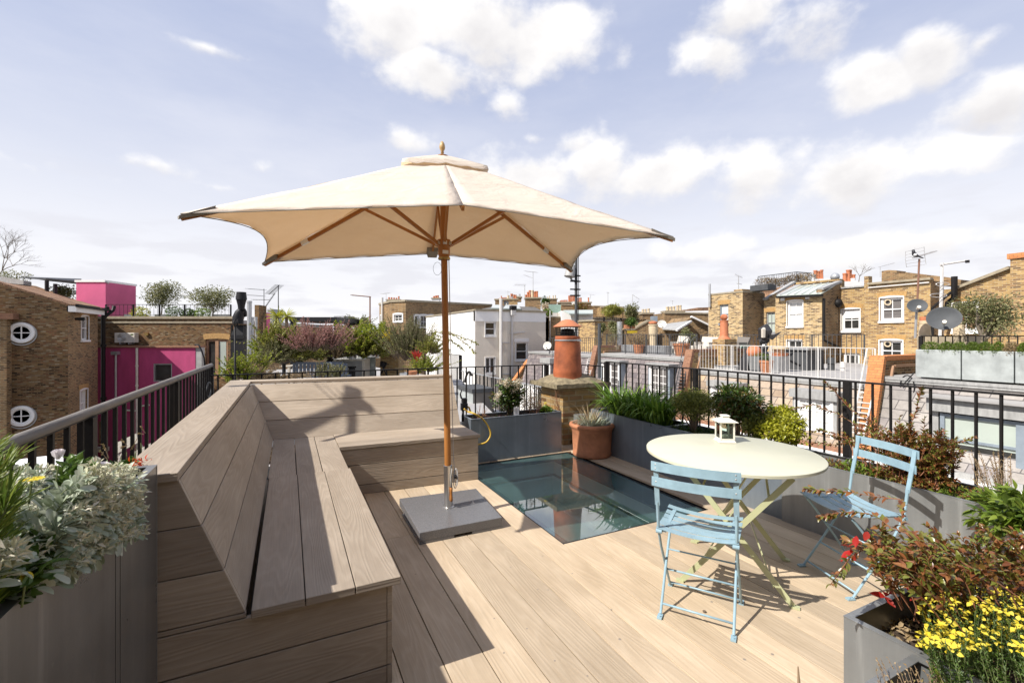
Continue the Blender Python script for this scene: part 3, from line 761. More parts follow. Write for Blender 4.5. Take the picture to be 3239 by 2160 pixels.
# ---- corner bench
SZ=0.485;AL=(0,1,0);AX=(1,0,0)
bench=thing('corner_bench','large L-shaped bench of grey-brown boards with sloping backs along the deck edge','bench',(0.42,2.075,0))
zs=[0.0,0.088,0.283,0.449]
mb=MB()
for z0,z1 in zip(zs,zs[1:]):
 mb.bboard(-0.75,0.395,2.075,2.099,z0+.0032,z1-.0032,AX)
mb.bboard(-0.75,-0.150,2.075,2.099,.451,.468,AX)
def lean(z):return-0.150-(z-.468)*(0.218/.554)
for z0,z1 in((.472,.652),(.656,.838),(.842,1.020)):
 mb.board([(-.75,2.075,z0),(lean(z0),2.075,z0),(lean(z0),2.099,z0),(-.75,2.099,z0),(-.75,2.075,z1),(lean(z1),2.075,z1),(lean(z1),2.099,z1),(-.75,2.099,z1)],AX)
mb.build('end_panel','bench',bench,bevel=0.002)
mb=MB()
for z0,z1 in zip(zs,zs[1:]):mb.bboard(0.397,0.42,2.075,4.68,z0+.0032,z1-.0032,AL)
mb.build('front_panel','bench',bench,bevel=0.002)
bf=lambda x:4.682-0.052*(x-.42)
mb=MB()
for z0,z1 in zip([0,.094,.293],[.094,.293,.452]):
 q=[(.42,bf(.42)),(1.855,bf(1.855)),(1.855,bf(1.855)+.024),(.42,bf(.42)+.024)];brd(mb,q,z0+.0032,z1-.0032,AX)
mb.build('front_panel','bench',bench,bevel=0.002)
mb=MB()
for z0,z1 in zip([0,.094,.293],[.094,.293,.452]):mb.bboard(1.832,1.855,bf(1.85)+.026,5.62,z0+.0032,z1-.0032,AL)
mb.build('end_panel','bench',bench,bevel=0.002)
for(a,b)in((-.130,.061),(.065,.257),(.261,.452)):
 mb=MB();mb.bboard(a,b,2.046,3.905,.452,.486,AL);mb.build('lid_board','bench',bench,bevel=0.003)
bk=lambda x:5.335-0.078*(x+.141)
for(a,b)in((-.137,.055),(.061,.245),(.251,.440)):
 mb=MB();brd(mb,[(a,3.910),(b,3.910),(b,bk(b)),(a,bk(a))],.447,.481,AL);mb.build('seat_board','bench',bench,bevel=0.003)
mb=MB();n_=3
for j in range(3):
 f0,f1=j/3,(j+1)/3
 y=lambda x,f:(bf(x)-.02)*(1-f)+bk(x)*f
 x0_,x1_=0.444,1.871
 brd(mb,[(x0_,y(x0_,f0)+.0008),(x1_,y(x1_,f0)+.0008),(x1_,y(x1_,f1)-.0008),(x0_,y(x0_,f1)-.0008)],.456,.490,AX)
mb.build('seat_board','bench',bench,bevel=0.002)
# carcass under the boards, seen through the slots
mb=MB();mb.box(-.14,.39,2.11,4.9,.02,.43);mb.box(.39,1.82,4.75,5.2,.02,.43);mb.build('carcass','dark_gap',bench)
# left back: rows between the bottom line and the cap; mitred into the corner
def L3(p,q,f):return tuple(Vector(p).lerp(Vector(q),f))
lb0,lt0=(-.150,2.101,.468),(-.368,2.101,1.022);lb1,lt1=(-.141,5.335,.478),(-.365,5.815,1.022)
rb1,rt1=(1.858,5.179,.478),(1.880,5.565,1.022)
def slope_rows(A0,A1,B0,B1,al,thick,name):
 A0,A1,B0,B1=map(Vector,(A0,A1,B0,B1));n=-(B0-A0).cross(A1-A0).normalized()*thick
 mb=MB()
 for j in range(3):
  f0,f1=j/3+.005,(j+1)/3-.005
  p=[A0.lerp(A1,f0),B0.lerp(B1,f0),B0.lerp(B1,f1),A0.lerp(A1,f1)]
  q=[v+n for v in p]
  mb.board([q[0],q[1],p[1],p[0],q[3],q[2],p[2],p[3]],al)
 return mb.build(name,'bench',bench,bevel=0.002)
slope_rows(lb0,lt0,lb1,lt1,(0,1,.02),.024,'backrest')
slope_rows(lb1,lt1,rb1,rt1,(1,-.08,0),.024,'backrest')
mb=MB()
ci,co=(-.373,5.829),(-.590,6.045)
brd(mb,[(-.570,2.06),(-.367,2.06),(ci[0],ci[1]-.001),(co[0],co[1]-.001)],1.022,1.054,AL)
mb.build('cap_board','bench',bench,bevel=0.003)
mb=MB();brd(mb,[ci,(1.885,5.572),(1.900,5.775),co],1.022,1.054,AX);mb.build('cap_board','bench',bench,bevel=0.003)
mb=MB()
mb.prism([(1.858,5.20,.03),(1.858,5.20,.45),(1.875,5.59,1.018),(1.875,5.76,1.018),(1.875,5.76,.03)],(-.024,0,0))
mb.prism([(-.56,2.10,.02),(-.56,5.9,.02),(-.56,5.9,1.02),(-.56,2.10,1.02)],(.02,0,0))
mb.build('side_panel','bench',bench)
# ---- parasol base
pb=thing('parasol_stand','square polished grey granite slab with a steel tube that holds the parasol','parasol base',(1.238,3.757,0))
mb=MB();c4=[OZ(V(963,1223),.09),OZ(V(1153,1187),.09),OZ(V(1093,1121),.09),OZ(V(917,1144),.09)]
cen=sum(c4,Vector())/4
pts=[(p.x,p.y,.022)for p in c4]
mb.prism(pts,(0,0,.068))
n0,n1=c4[0],c4[1];e=(n1-n0).normalized();f=Vector((-e.y,e.x,0))
mb.build('slab','granite',pb,bevel=0.004)
mb=MB()
for(a_,b_)in((0.0,.40),(.62,1.0)):
 p0=n0.lerp(n1,a_);p1=n0.lerp(n1,b_)
 mb.prism([(p0.x,p0.y,0),(p1.x,p1.y,0),(p1.x+f.x*.6,p1.y+f.y*.6,0),(p0.x+f.x*.6,p0.y+f.y*.6,0)],(0,0,.0215))
mb.build('foot_block','granite',pb)
base=Vector((1.238,3.757,.09));axv=Vector((-0.0215,-0.0098,.9997))
mb=MB();mb.lathe([(.048,0),(.048,.006),(.0365,.008),(.0365,.36),(.0325,.362),(.0325,.2)],base,28,axv);mb.build('tube','steel',pb,smooth='auto')
mb=MB();kb=base+Vector((.045,-.02,.26));mb.lathe([(.004,0),(.019,.002),(.019,.02),(.005,.022)],kb,12,Vector((1,-.5,0)));mb.build('clamp_knob','black',pb,smooth='auto')
mb=MB();sp=OZ(Q(0,0),0);sp=OZ((1180+1375/4.356,1400+830/4.356),.09);mb.lathe([(.013,.0),(.013,.003),(.006,.004),(.006,.014),(.001,.015)],sp,12);mb.build('bolt','steel',pb,smooth='auto')
# ---- parasol
e1=Vector((0.984324,-0.175291,0.01948));e2=Vector((0.175051,0.984468,0.013416))
LH,WH=1.585,0.949
par=thing('parasol','open rectangular cream canvas parasol on a varnished wooden pole','parasol',tuple(base))
def onax(h):return base+axv*(h-.09)/axv.z
apex=onax(3.085)
cc3=Vector((1.19076,3.73551,2.28362))
COR={'NL':cc3-e1*LH-e2*WH,'NR':cc3+e1*LH-e2*WH,'FR':cc3+e1*LH+e2*WH,'FL':cc3-e1*LH+e2*WH}
NM=cc3-e2*WH*.985+Vector((0,0,.148));FM=cc3+e2*WH*.985+Vector((0,0,.125))
ring=[COR['NL'],NM,COR['NR'],COR['FR'],FM,COR['FL']]
def sector(a,b,edge_in,nu=14,nv=18,v0=.13,sag=.02,lift=0.0):
 Vv=[];Ff=[]
 for i in range(nv+1):
  v_=v0+(1-v0)*i/nv
  for j in range(nu+1):
   u_=j/nu;p=a.lerp(b,u_)
   bow=4*u_*(1-u_)
   p=p.lerp(apex,edge_in*bow)if edge_in else p
   q=apex.lerp(p,v_);q=q-Vector((0,0,sag*bow*math.sin(math.pi*v_)))+Vector((0,0,lift))
   q=q-Vector((0,0,.012*math.sin(math.pi*v_)))
   wr=.0035*math.sin(u_*19+v_*7)*math.sin(v_*23+u_*5)+.005*math.exp(-((1-v_)*9)**2)*math.sin(u_*31)
   Vv.append(q+Vector((0,0,wr)))
 for i in range(nv):
  for j in range(nu):
   k_=i*(nu+1)+j;Ff.append((k_,k_+1,k_+nu+2,k_+nu+1))
 return Vv,Ff
mb=MB()
for k_ in range(6):
 a,b=ring[k_],ring[(k_+1)%6]
 short=k_ in(2,5)
 Vv,Ff=sector(a,b,.115 if short else .004,sag=.05 if short else .012);mb.arrays(Vv,Ff)
cn=mb.build('canopy','fabric',par,smooth=True)
md=cn.modifiers.new('thick','SOLIDIFY');md.thickness=.002
hem=MB()
for k_ in range(6):
 a,b=ring[k_],ring[(k_+1)%6];short=k_ in(2,5);pts=[]
 for j in range(15):
  u_=j/14;p=a.lerp(b,u_);bow=4*u_*(1-u_);p=p.lerp(apex,(.115 if short else .004)*bow);pts.append(p-Vector((0,0,.004)))
 hem.tube(pts,.0035,5)
hem.build('hem','grey_fabric',par)
# wind vent cap over the top opening
mb=MB();N_=36;rings=[]
for f_,dz in((.0,.010),(.5,.012),(1.0,.008),(1.03,-.022)):
 row=[]
 for j in range(N_):
  s_=j/N_*6;k_=int(s_);u_=s_-k_;p=ring[k_].lerp(ring[(k_+1)%6],u_)
  q=apex+(p-apex)*(.215*f_);q=Vector((q.x,q.y,apex.z+(q.z-apex.z)*.80))+Vector((0,0,dz+.004+.006*math.sin(j*2.3)*f_))
  row.append(q)
 rings.append(row)
Vv=[p for r_ in rings for p in r_];Ff=[]
for i in range(3):
 for j in range(N_):Ff.append((i*N_+j,i*N_+(j+1)%N_,(i+1)*N_+(j+1)%N_,(i+1)*N_+j))
mb.arrays(Vv,Ff);mb.build('vent_cap','fabric',par,smooth=True)
def tbar(mb,a,b,w,h,along=None):
 a=Vector(a);b=Vector(b);d=(b-a).normalized();sd=d.cross(Vector((0,0,1))).normalized();u=sd.cross(d);x=sd*w/2;y=u*h/2
 mb.board([a-x-y,a+x-y,b+x-y,b-x-y,a-x+y,a+x+y,b+x+y,b-x+y],d)
mb=MB()
i0=len(mb.v);n=20;hs=[.30,1.0,1.7,2.3,3.09]
for h in hs:
 c_=onax(h);r_=.0275 if h<2.9 else .024
 for j in range(n):t_=2*math.pi*j/n;mb.v.append(tuple(c_+Vector((math.cos(t_)*r_,math.sin(t_)*r_,0))))
for i in range(len(hs)-1):
 for j in range(n):
  mb.f.append((i*n+j,i*n+(j+1)%n,(i+1)*n+(j+1)%n,(i+1)*n+j));mb.mi.append(0)
  mb.uv[len(mb.f)-1]=[(hs[i],j*.009),(hs[i],(j+1)*.009),(hs[i+1],(j+1)*.009),(hs[i+1],j*.009)]
mb.build('pole','teak',par,smooth=True)
hub=onax(2.325);tophub=onax(2.99)
SJ=.38
for k_,tip in enumerate(ring):
 rib=MB();a_=apex+Vector((0,0,-.075));b_=tip+Vector((0,0,-.028));a_=a_.lerp(b_,.04)
 tbar(rib,a_,b_,.018,.030);rb=rib.build('rib','teak',par)
 j_=a_.lerp(b_,SJ);d_=(j_-hub);d_.z=0;d_.normalize()
 st=MB();tbar(st,hub+d_*.045,j_-Vector((0,0,.012)),.020,.026);st.build('strut','teak',par)
 if k_ in(2,3,0,5):
  pk=MB();m_=a_.lerp(b_,.74);dd=(b_-a_).normalized();pk.bar(m_-dd*.04,m_+dd*.04,.024,.038);pk.build('fabric_loop','paper',rb)
 pk=MB();dd=(b_-a_).normalized();sd=dd.cross(Vector((0,0,1))).normalized()
 if k_ in(0,2,3,5):
  q0=tip-dd*.17;pk.prism([q0+sd*.05-Vector((0,0,.003)),q0-sd*.05-Vector((0,0,.003)),q0-sd*.03-Vector((0,0,.042)),q0+sd*.03-Vector((0,0,.042))],(tip+dd*.012)-q0)
  i_=len(pk.v)-4
  for z_ in range(4):v_=Vector(pk.v[i_+z_]);cpt=tip+dd*.012-Vector((0,0,.02));pk.v[i_+z_]=tuple(v_.lerp(cpt,.55))
 else:
  q0=tip-dd*.10;pk.prism([q0+sd*.06-Vector((0,0,.006)),q0-sd*.06-Vector((0,0,.006)),q0-sd*.045-Vector((0,0,.05)),q0+sd*.045-Vector((0,0,.05))],dd*.09)
 if k_!=1:pk.build('rib_pocket','grey_fabric',par)
mb=MB();mb.lathe([(.028,-.115),(.046,-.112),(.048,-.10),(.044,-.095),(.048,-.085),(.048,-.07),(.052,.0),(.055,.005),(.055,.05),(.030,.055)],hub,20,axv);hb=mb.build('hub','teak',par,smooth='auto')
mb=MB();mb.lathe([(.049,-.118),(.051,-.115),(.051,-.10),(.049,-.098)],hub,20,axv);mb.build('collar','brass',par,smooth='auto')
mb=MB();mb.bar(hub+Vector((-.002,-.049,-.075)),hub+Vector((-.002,-.049,-.045)),.05,.003,(0,1,0));mb.build('maker_plate','paper',par)
for tip in ring:
 d_=tip-hub;d_.z=0;d_.normalize();mb=MB();c_=hub+d_*.06+Vector((0,0,.018));s_=d_.cross(Vector((0,0,1)))
 mb.tube([c_-s_*.016,c_+s_*.016],.016,10);mb.build('hinge','steel',hb)
mb=MB();mb.lathe([(.05,-.05),(.055,.02),(.03,.03)],onax(3.06),16,axv);mb.build('top_hub','teak',par,smooth='auto')
mb=MB();mb.lathe([(.0,-.01),(.014,0),(.012,.02),(.022,.035),(.025,.055),(.020,.08),(.010,.098),(.001,.104)],onax(3.105),16,axv);mb.build('finial','pale_wood',par,smooth=True)
# pulley cord, its coil, toggle, loop of string, loose straps
mb=MB();ro=Vector((.036,-.016,0))
mb.tube([onax(2.22)+ro,onax(1.4)+ro*1.1,onax(.50)+ro*1.25,onax(.40)+ro*1.5],.0035,6)
for(w_,hgt,off)in((.022,.12,0),(.020,.15,.004),(.024,.17,-.004)):
 c_=onax(.42)+ro*1.7+Vector((off,-off,0))
 mb.tube([c_+Vector((math.sin(a)*w_*.6,-math.sin(a)*w_*.3,-hgt*.5*(1-math.cos(a))))for a in[2*math.pi*q/18 for q in range(18)]],.0038,6,closed=True)
c_=onax(.42)+Vector((.01,-.045,0));mb.tube([c_+Vector((.012,0,.01)),c_+Vector((0,-.004,-.06)),c_+Vector((-.001,-.006,-.15))],.0035,6)
mb.build('cord','cord',par,smooth=True)
mb=MB();mb.lathe([(.003,-.0),(.013,-.004),(.012,-.03),(.009,-.055),(.012,-.08),(.015,-.105),(.008,-.120),(.0,-.122)],onax(.27)+Vector((.010,-.050,0)),14);mb.build('toggle','teak',par,smooth=True)
mb=MB();c_=onax(2.13)+Vector((-.055,.02,0));mb.tube([c_+Vector((math.cos(a)*.032,-math.cos(a)*.016,math.sin(a)*.055))for a in[2*math.pi*q/20 for q in range(20)]],.0014,5,closed=True);mb.build('wire_loop','iron',par)
for(tp_,f_,sw)in(('FR',.55,-1),('FL',.30,1)):
 p_=apex.lerp(COR[tp_],f_)+Vector((0,0,.0));q_=apex.lerp(COR[tp_],f_+.10)+Vector((0,0,.0));mb=MB()
 mb.tube([p_,p_+Vector((.01,.02,.012)),p_.lerp(q_,.5)+Vector((0,.02*sw,.015)),q_],.006,5);mb.tube([p_.lerp(q_,.5),q_+Vector((-.03,-.04,.01))],.005,5);mb.build('tie_strap','grey_fabric',par)
# ---- table
TZ=.775;tcn_=Vector((2.711,2.133,0))
tab=thing('folding_table','round cream-green metal folding table with crossed legs, lantern standing on it','table',tuple(tcn_))
mb=MB();RT=.55
mb.lathe([(.0,TZ-.002),(RT-.006,TZ),(RT,TZ-.004),(RT,TZ-.020),(RT-.004,TZ-.022),(RT-.012,TZ-.006),(.0,TZ-.006)],tcn_,72);mb.build('tabletop','top_paint',tab,smooth='auto')
F1,F2,F3,F4=Vector((2.244,2.119,0)),Vector((2.589,1.627,0)),Vector((3.103,2.015,0)),Vector((2.759,2.472,0))
zt=Vector((0,0,TZ-.03))
def leg(mb,f_,to):
 a_=f_+Vector((0,0,.012));b_=to+zt;d=(b_-a_).normalized();nrm=(F3-F2).normalized()
 mb.bar(a_,b_,.008,.032,up=nrm.cross(d));out=(f_-to).normalized();mb.bar(f_+Vector((0,0,.007))-out*.012,f_+Vector((0,0,.007))+out*.035,.030,.012)
inn=(F3-F2).normalized()*.012
for(a_,b_,o_)in((F1,F2,0),(F2,F1,1),(F4,F3,0),(F3,F4,1)):
 mb=MB();o=(inn*(1 if o_ else 0))*(1 if a_ in(F1,F2)else-1)
 leg(mb,a_+o,b_+o);mb.build('leg','green_paint',tab)
mb=MB()
for(p,q)in((F1,F4),(F2,F3)):
 for(f_)in(.86,):
  oo=F2 if p is F1 else F1;pp=F3 if p is F1 else F4
  A_=(p.lerp(oo,.80)+Vector((0,0,TZ*.80)));B_=(q.lerp(pp,.80)+Vector((0,0,TZ*.80)));mb.tube([A_,B_],.007,8)
mid=(F1+F2+F3+F4)/4
mb.tube([F1.lerp(F2,.5)+Vector((0,0,TZ*.5-.01)),F4.lerp(F3,.5)+Vector((0,0,TZ*.5-.01))],.007,8)
mb.build('stretcher','green_paint',tab,smooth=True)
mb=MB();mb.bar(F1.lerp(F2,.18)+Vector((0,0,.14)),F1.lerp(F2,.62)+Vector((0,0,.66)),.006,.012,(1,1,0));mb.bar(F4.lerp(F3,.30)+Vector((0,0,.23)),F1.lerp(F2,.62)+Vector((0,0,TZ-.04)),.006,.016,(1,1,0));mb.bar(F3.lerp(F4,.42)+Vector((0,0,.33)),F2.lerp(F1,.16)+Vector((0,0,.10)),.005,.014,(0,0,1));mb.build('brace','green_paint',tab)
# ---- lantern
lp=OZ(Q(645,198),TZ);lan=thing('candle_lantern','small off-white metal lantern with a candle on the round table','lantern',tuple(lp+Vector((0,0,0))),rz=R(-30))
def lpt(x,y,z):return Vector((lp.x+x*math.cos(R(-30))-y*math.sin(R(-30)),lp.y+x*math.sin(R(-30))+y*math.cos(R(-30)),TZ+.001+z))
def lbox(mb,x0,x1,y0,y1,z0,z1,s=1.0):
 cx_,cy_=(x0+x1)/2,(y0+y1)/2
 tp=[(cx_+(x-cx_)*s,cy_+(y-cy_)*s)for x,y in((x0,y0),(x1,y0),(x1,y1),(x0,y1))]
 mb.hexa([lpt(x0,y0,z0),lpt(x1,y0,z0),lpt(x1,y1,z0),lpt(x0,y1,z0)]+[lpt(x,y,z1)for x,y in tp])
w=.047
mb=MB();lbox(mb,-w-.013,w+.013,-w-.013,w+.013,0,.006);lbox(mb,-w-.010,w+.010,-w-.010,w+.010,.006,.022,.86);mb.build('base','white_metal',lan)
mb=MB()
for sx in(-1,1):
 for sy in(-1,1):lbox(mb,sx*w-.0055,sx*w+.0055,sy*w-.0055,sy*w+.0055,.022,.148)
for z in(.022,.142):
 for(a,b,c,d)in((-w,w,-w-.004,-w+.004),(-w,w,w-.004,w+.004),(-w-.004,-w+.004,-w,w),(w-.004,w+.004,-w,w)):lbox(mb,a,b,c,d,z,z+.007)
mb.build('frame','white_metal',lan)
mb=MB()
for(a,b,c,d)in((-w,w,-w,-w+.0015),(-w,w,w-.0015,w),(-w,-w+.0015,-w,w),(w-.0015,w,-w,w)):lbox(mb,a,b,c,d,.029,.142)
mb.build('glass','clear',lan)
mb=MB();lbox(mb,-w-.024,w+.024,-w-.024,w+.024,.1495,.153);lbox(mb,-w-.022,w+.022,-w-.022,w+.022,.1535,.174,.42);lbox(mb,-.024,.024,-.024,.024,.174,.192);lbox(mb,-.030,.030,-.030,.030,.192,.198,.7);mb.build('roof','white_metal',lan)
mb=MB();mb.lathe([(.0,.027),(.017,.027),(.017,.052),(.0,.052)],lpt(0,0,0),14);mb.lathe([(.0,.0235),(.026,.0235),(.026,.0265),(0,.0265)],lpt(0,0,0),14);mb.build('candle','candle',lan,smooth='auto')
# ---- folding chairs
def make_chair(label,c,face,seat_rot=0):
 fx,fy=face;l_=math.hypot(fx,fy);fx/=l_;fy/=l_
 rz=math.atan2(fy,fx)-math.pi/2
 t=thing('folding_chair',label,'chair',(c[0],c[1],0),'pale blue folding chairs',rz)
 cr_,sr=math.cos(rz),math.sin(rz)
 def W(x,y,z):return Vector((c[0]+x*cr_-y*sr,c[1]+x*sr+y*cr_,z))
 hw=.198
 for s in(-1,1):
  x=s*hw
  mb=MB()
  top=[(x,-.235,.868),(x,-.225,.80),(x,-.205,.70),(x,-.188,.62)]
  for a_,b_ in zip(top,top[1:]):mb.bar(W(*a_),W(*b_),.026,.006,up=(W(0,1,0)-W(0,0,0)))
  mb.tube([W(x,-.189,.64),W(x,-.178,.56),W(x,-.165,.475),W(x,-.10,.36),W(x,.05,.16),W(x,.165,.012)],[.010,.0085,.0075,.0075,.0075,.0075],8)
  mb.build('back_upright','blue_paint',t,smooth='auto')
  mb=MB();x2=s*(hw-.014)
  mb.tube([W(x2,.155,.465),W(x2,.10,.40),W(x2,-.05,.20),W(x2,-.175,.012)],.0075,8);mb.build('leg','blue_paint',t,smooth='auto')
  for(xx,yy,d)in((x,.165,1),(x2,-.175,-1)):
   mb=MB();mb.bar(W(xx,yy-.005*d,.006),W(xx,yy+.040*d,.006),.026,.010);mb.tube([W(xx,yy+.026*d,.004),W(xx,yy+.026*d,.016)],.007,8);mb.build('foot','blue_paint',t)
  mb=MB();mb.bar(W(s*(hw-.03),-.165,.470),W(s*(hw-.03),.185,.485),.022,.008);mb.build('seat_rail','blue_paint',t)
  mb=MB();mb.tube([W(x-.02*s,-.168,.468),W(x+.012*s,-.168,.468)],.012,10);mb.build('hinge','blue_paint',t)
 for z0,yb in((.848,-.232),(.760,-.214)):
  mb=MB();n=12;lo=[];
  for k in range(n):
   f0,f1=k/n,(k+1)/n
   def pp(f,z):xx=-.222+.444*f;bow=.028*(1-(2*f-1)**2);return W(xx,yb-bow-.006,z)
   h=.024
   a_,b_=pp(f0,z0),pp(f1,z0);up=Vector((0,0,1))
   mb.bar(a_,b_.lerp(a_,-.0),.004,.05)
  o=mb.build('back_slat','blue_paint',t)
  for s in(-1,1):
   mb=MB()
   for dz in((.011,-.011)if z0>.8 else(0,)):mb.sphere(W(s*hw,yb-.0115,z0+dz),.005,6)
   mb.build('rivet','steel',o)
 ys=[-.150,-.086,-.022,.042,.106,.165]
 for k,y in enumerate(ys):
  mb=MB();n=12;wd=.050 if k<5 else .046
  dip=lambda f:-.020*(1-(2*f-1)**2)
  zc=.486+(.012 if k==5 else 0)-(.003 if k in(2,3)else 0)
  for q in range(n):
   f0,f1=q/n,(q+1)/n;x0,x1=-.208+.416*f0,-.208+.416*f1
   mb.hexa([W(x0,y-wd/2,zc+dip(f0)),W(x1,y-wd/2,zc+dip(f1)),W(x1,y+wd/2,zc+dip(f1)),W(x0,y+wd/2,zc+dip(f0)),W(x0,y-wd/2,zc+.004+dip(f0)),W(x1,y-wd/2,zc+.004+dip(f1)),W(x1,y+wd/2,zc+.004+dip(f1)),W(x0,y+wd/2,zc+.004+dip(f0))])
  mb.build('seat_slat','blue_paint',t)
 mb=MB();mb.tube([W(-hw,.05,.16),W(hw,.05,.16)],.006,8);mb.tube([W(-hw+.014,-.145,.055),W(hw-.014,-.145,.055)],.006,8);mb.tube([W(-hw,.145,.037),W(hw,.145,.037)],.006,8);mb.tube([W(-hw+.014,.02,.295),W(hw-.014,.02,.295)],.005,8);mb.build('stretcher','blue_paint',t,smooth=True)
 return t
make_chair('pale blue slatted metal folding chair in front of the round table, seen from behind',(2.112,1.858),(.83,.556))
make_chair('pale blue slatted metal folding chair right of the round table, by the zinc planter',(3.225,1.655),(-.936,.354))
mb=MB()
for(a,b)in((1080,795),(1215,375),(1440,555),(905,245),(1160,1080),(1580,1145),(1525,560),(430,430),(1725,425),(1480,280),(1850,1270),(1350,880),(2045,722),(660,575)):c=OZ((1150+a/2.6133,1650+b/2.6133),.0006);mb.lathe([(.0,.0),(.004,.0002),(.0055,-.0004)],c,10)
for(a,b)in((1190,688),(885,153),(30,500),(1700,300),(1450,640)):c=OZ((1950+a/2.94,1850+b/2.94),.0006);mb.lathe([(.0,.0),(.006,.0002),(.008,-.0004)],c,10)
struct(mb.build('deck_screws','wood_grey2',None))
# ---- leaf materials
MT['lf_silver']=leafm('silver_leaf',[(0.27,0.34,0.22),(0.42,0.47,0.36),(0.55,0.58,0.49),(0.30,0.36,0.24)],.25,.6,.25)
MT['lf_bud']=leafm('pale_flower_bud',[(0.66,0.64,0.48),(0.55,0.56,0.38),(0.74,0.68,0.56)],.25,.7)
MT['lf_grass']=leafm('bright_strap_leaf',[(0.08,0.14,0.015),(0.15,0.22,0.03),(0.26,0.30,0.06)],.4)
MT['lf_agap']=leafm('agapanthus_leaf',[(0.05,0.11,0.012),(0.10,0.19,0.02),(0.17,0.28,0.035),(0.24,0.36,0.05)],.4,.35)
MT['lf_mid']=leafm('mid_green_leaf',[(0.035,0.075,0.012),(0.07,0.13,0.02),(0.12,0.19,0.035)],.3,.4)
MT['lf_dark']=leafm('dark_glossy_leaf',[(0.03,0.055,0.012),(0.06,0.11,0.02),(0.10,0.17,0.03),(0.15,0.09,0.03)],.25,.3,.6)
MT['lf_olive']=leafm('yellowish_needle',[(0.10,0.12,0.02),(0.17,0.19,0.035),(0.24,0.26,0.05),(0.30,0.31,0.07)],.35)
MT['lf_gold']=leafm('golden_leaf',[(0.28,0.30,0.02),(0.42,0.42,0.03),(0.52,0.50,0.07),(0.20,0.24,0.02)],.4,.35)
MT['lf_red']=leafm('bronze_red_leaf',[(0.14,0.045,0.016),(0.24,0.085,0.03),(0.30,0.13,0.045),(0.17,0.15,0.03),(0.22,0.24,0.045),(0.13,0.15,0.025)],.3,.3,.6)
MT['lf_redb']=leafm('crimson_leaf',[(0.45,0.02,0.015),(0.35,0.03,0.02),(0.5,0.06,0.02)],.4)
MT['lf_lime']=leafm('fresh_lime_leaf',[(0.10,0.17,0.02),(0.16,0.24,0.03),(0.24,0.31,0.05),(0.06,0.11,0.02)],.4,.3)
MT['lf_purple']=leafm('dark_purple_leaf',[(0.05,0.02,0.025),(0.08,0.03,0.035),(0.06,0.08,0.02)],.25)
MT['fl_yellow']=leafm('yellow_petal',[(0.78,0.60,0.03),(0.86,0.72,0.10),(0.82,0.68,0.05)],.35,.7)
MT['fl_white']=leafm('cream_petal',[(0.72,0.64,0.46),(0.80,0.76,0.64),(0.55,0.38,0.20),(0.82,0.80,0.72)],.3,.7)
MT['fl_pink']=leafm('pink_feathery_bloom',[(0.50,0.25,0.24),(0.60,0.35,0.32),(0.42,0.19,0.17),(0.34,0.22,0.15)],.3,.7)
MT['lf_far']=leafm('far_olive_leaf',[(0.12,0.14,0.05),(0.19,0.20,0.08),(0.27,0.27,0.12),(0.32,0.30,0.16)],.35)
MT['lf_spring']=leafm('spring_leaf',[(0.16,0.19,0.03),(0.26,0.28,0.05),(0.34,0.34,0.08),(0.22,0.17,0.05)],.4)
MT['lf_dry']=leafm('dry_straw',[(0.36,0.26,0.14),(0.45,0.34,0.20),(0.28,0.18,0.09),(0.25,0.22,0.08)],.25,.8)
MT['lf_vine']=leafm('yellow_green_vine_leaf',[(0.20,0.26,0.02),(0.34,0.38,0.03),(0.12,0.18,0.02),(0.44,0.44,0.06)],.45)
MT['dry_twig']=plain('dry_twig',(0.30,0.21,0.13),0.9)
MT['red_twig']=plain('reddish_stem',(0.24,0.10,0.05),0.7)
MT['green_stem']=plain('green_stem',(0.14,0.17,0.06),0.7)
MT['petal_white']=leafm('white_petal',[(0.78,0.72,0.74),(0.82,0.78,0.8)],.4,.6)
# ---- planters
def planter(label,x0,x1,y0,y1,z1,mat,soil=.09,rim=.024,group='zinc planters round the deck',z0=0.0):
 t=thing('zinc_planter',label,'planter',(x0,y0,z0),group)
 mb=MB();th=.004
 mb.box(x0,x0+th,y0,y1,z0,z1-.003);mb.box(x1-th,x1,y0,y1,z0,z1-.003);mb.box(x0+th,x1-th,y0,y0+th,z0,z1-.003);mb.box(x0+th,x1-th,y1-th,y1,z0,z1-.003);mb.build('side_panel',mat,t)
 mb=MB();e_=.0015
 mb.box(x0-e_,x0+rim,y0-e_,y1+e_,z1-.002,z1+.001);mb.box(x1-rim,x1+e_,y0-e_,y1+e_,z1-.002,z1+.001);mb.box(x0+rim,x1-rim,y0-e_,y0+rim,z1-.002,z1+.001);mb.box(x0+rim,x1-rim,y1-rim,y1+e_,z1-.002,z1+.001);mb.build('rim',mat,t)
 mb=MB();nx=max(2,int((x1-x0)/.05));ny=max(2,int((y1-y0)/.05));i0=0
 for i in range(nx+1):
  for j in range(ny+1):mb.v.append((x0+th+(x1-x0-2*th)*i/nx,y0+th+(y1-y0-2*th)*j/ny,z1-soil+random.uniform(-.012,.012)))
 for i in range(nx):
  for j in range(ny):a=i*(ny+1)+j;mb.f.append((a,a+1,a+ny+2,a+ny+1));mb.mi.append(0)
 mb.build('soil','soil',t,smooth=True)
 return t
planter('tall grey zinc planter holding the silver-leaved plant, left of the bench',-.815,-.430,.10,2.060,1.090,'zinc_shade',.05)
planter('blue-grey zinc planter between bench and chimney stack, holding the white-flowered bush',2.00,3.30,5.205,5.545,.540,'zinc_dark',.045)
planter('grey zinc planter nearest the chimney stack on the right side, full of strap-leaved clumps',3.775,4.19,3.815,5.20,.545,'zinc_dark',.06)
planter('middle zinc planter of the right-hand row, behind the table with rounded shrubs',3.765,4.19,2.456,3.808,.545,'zinc_dark',.06)
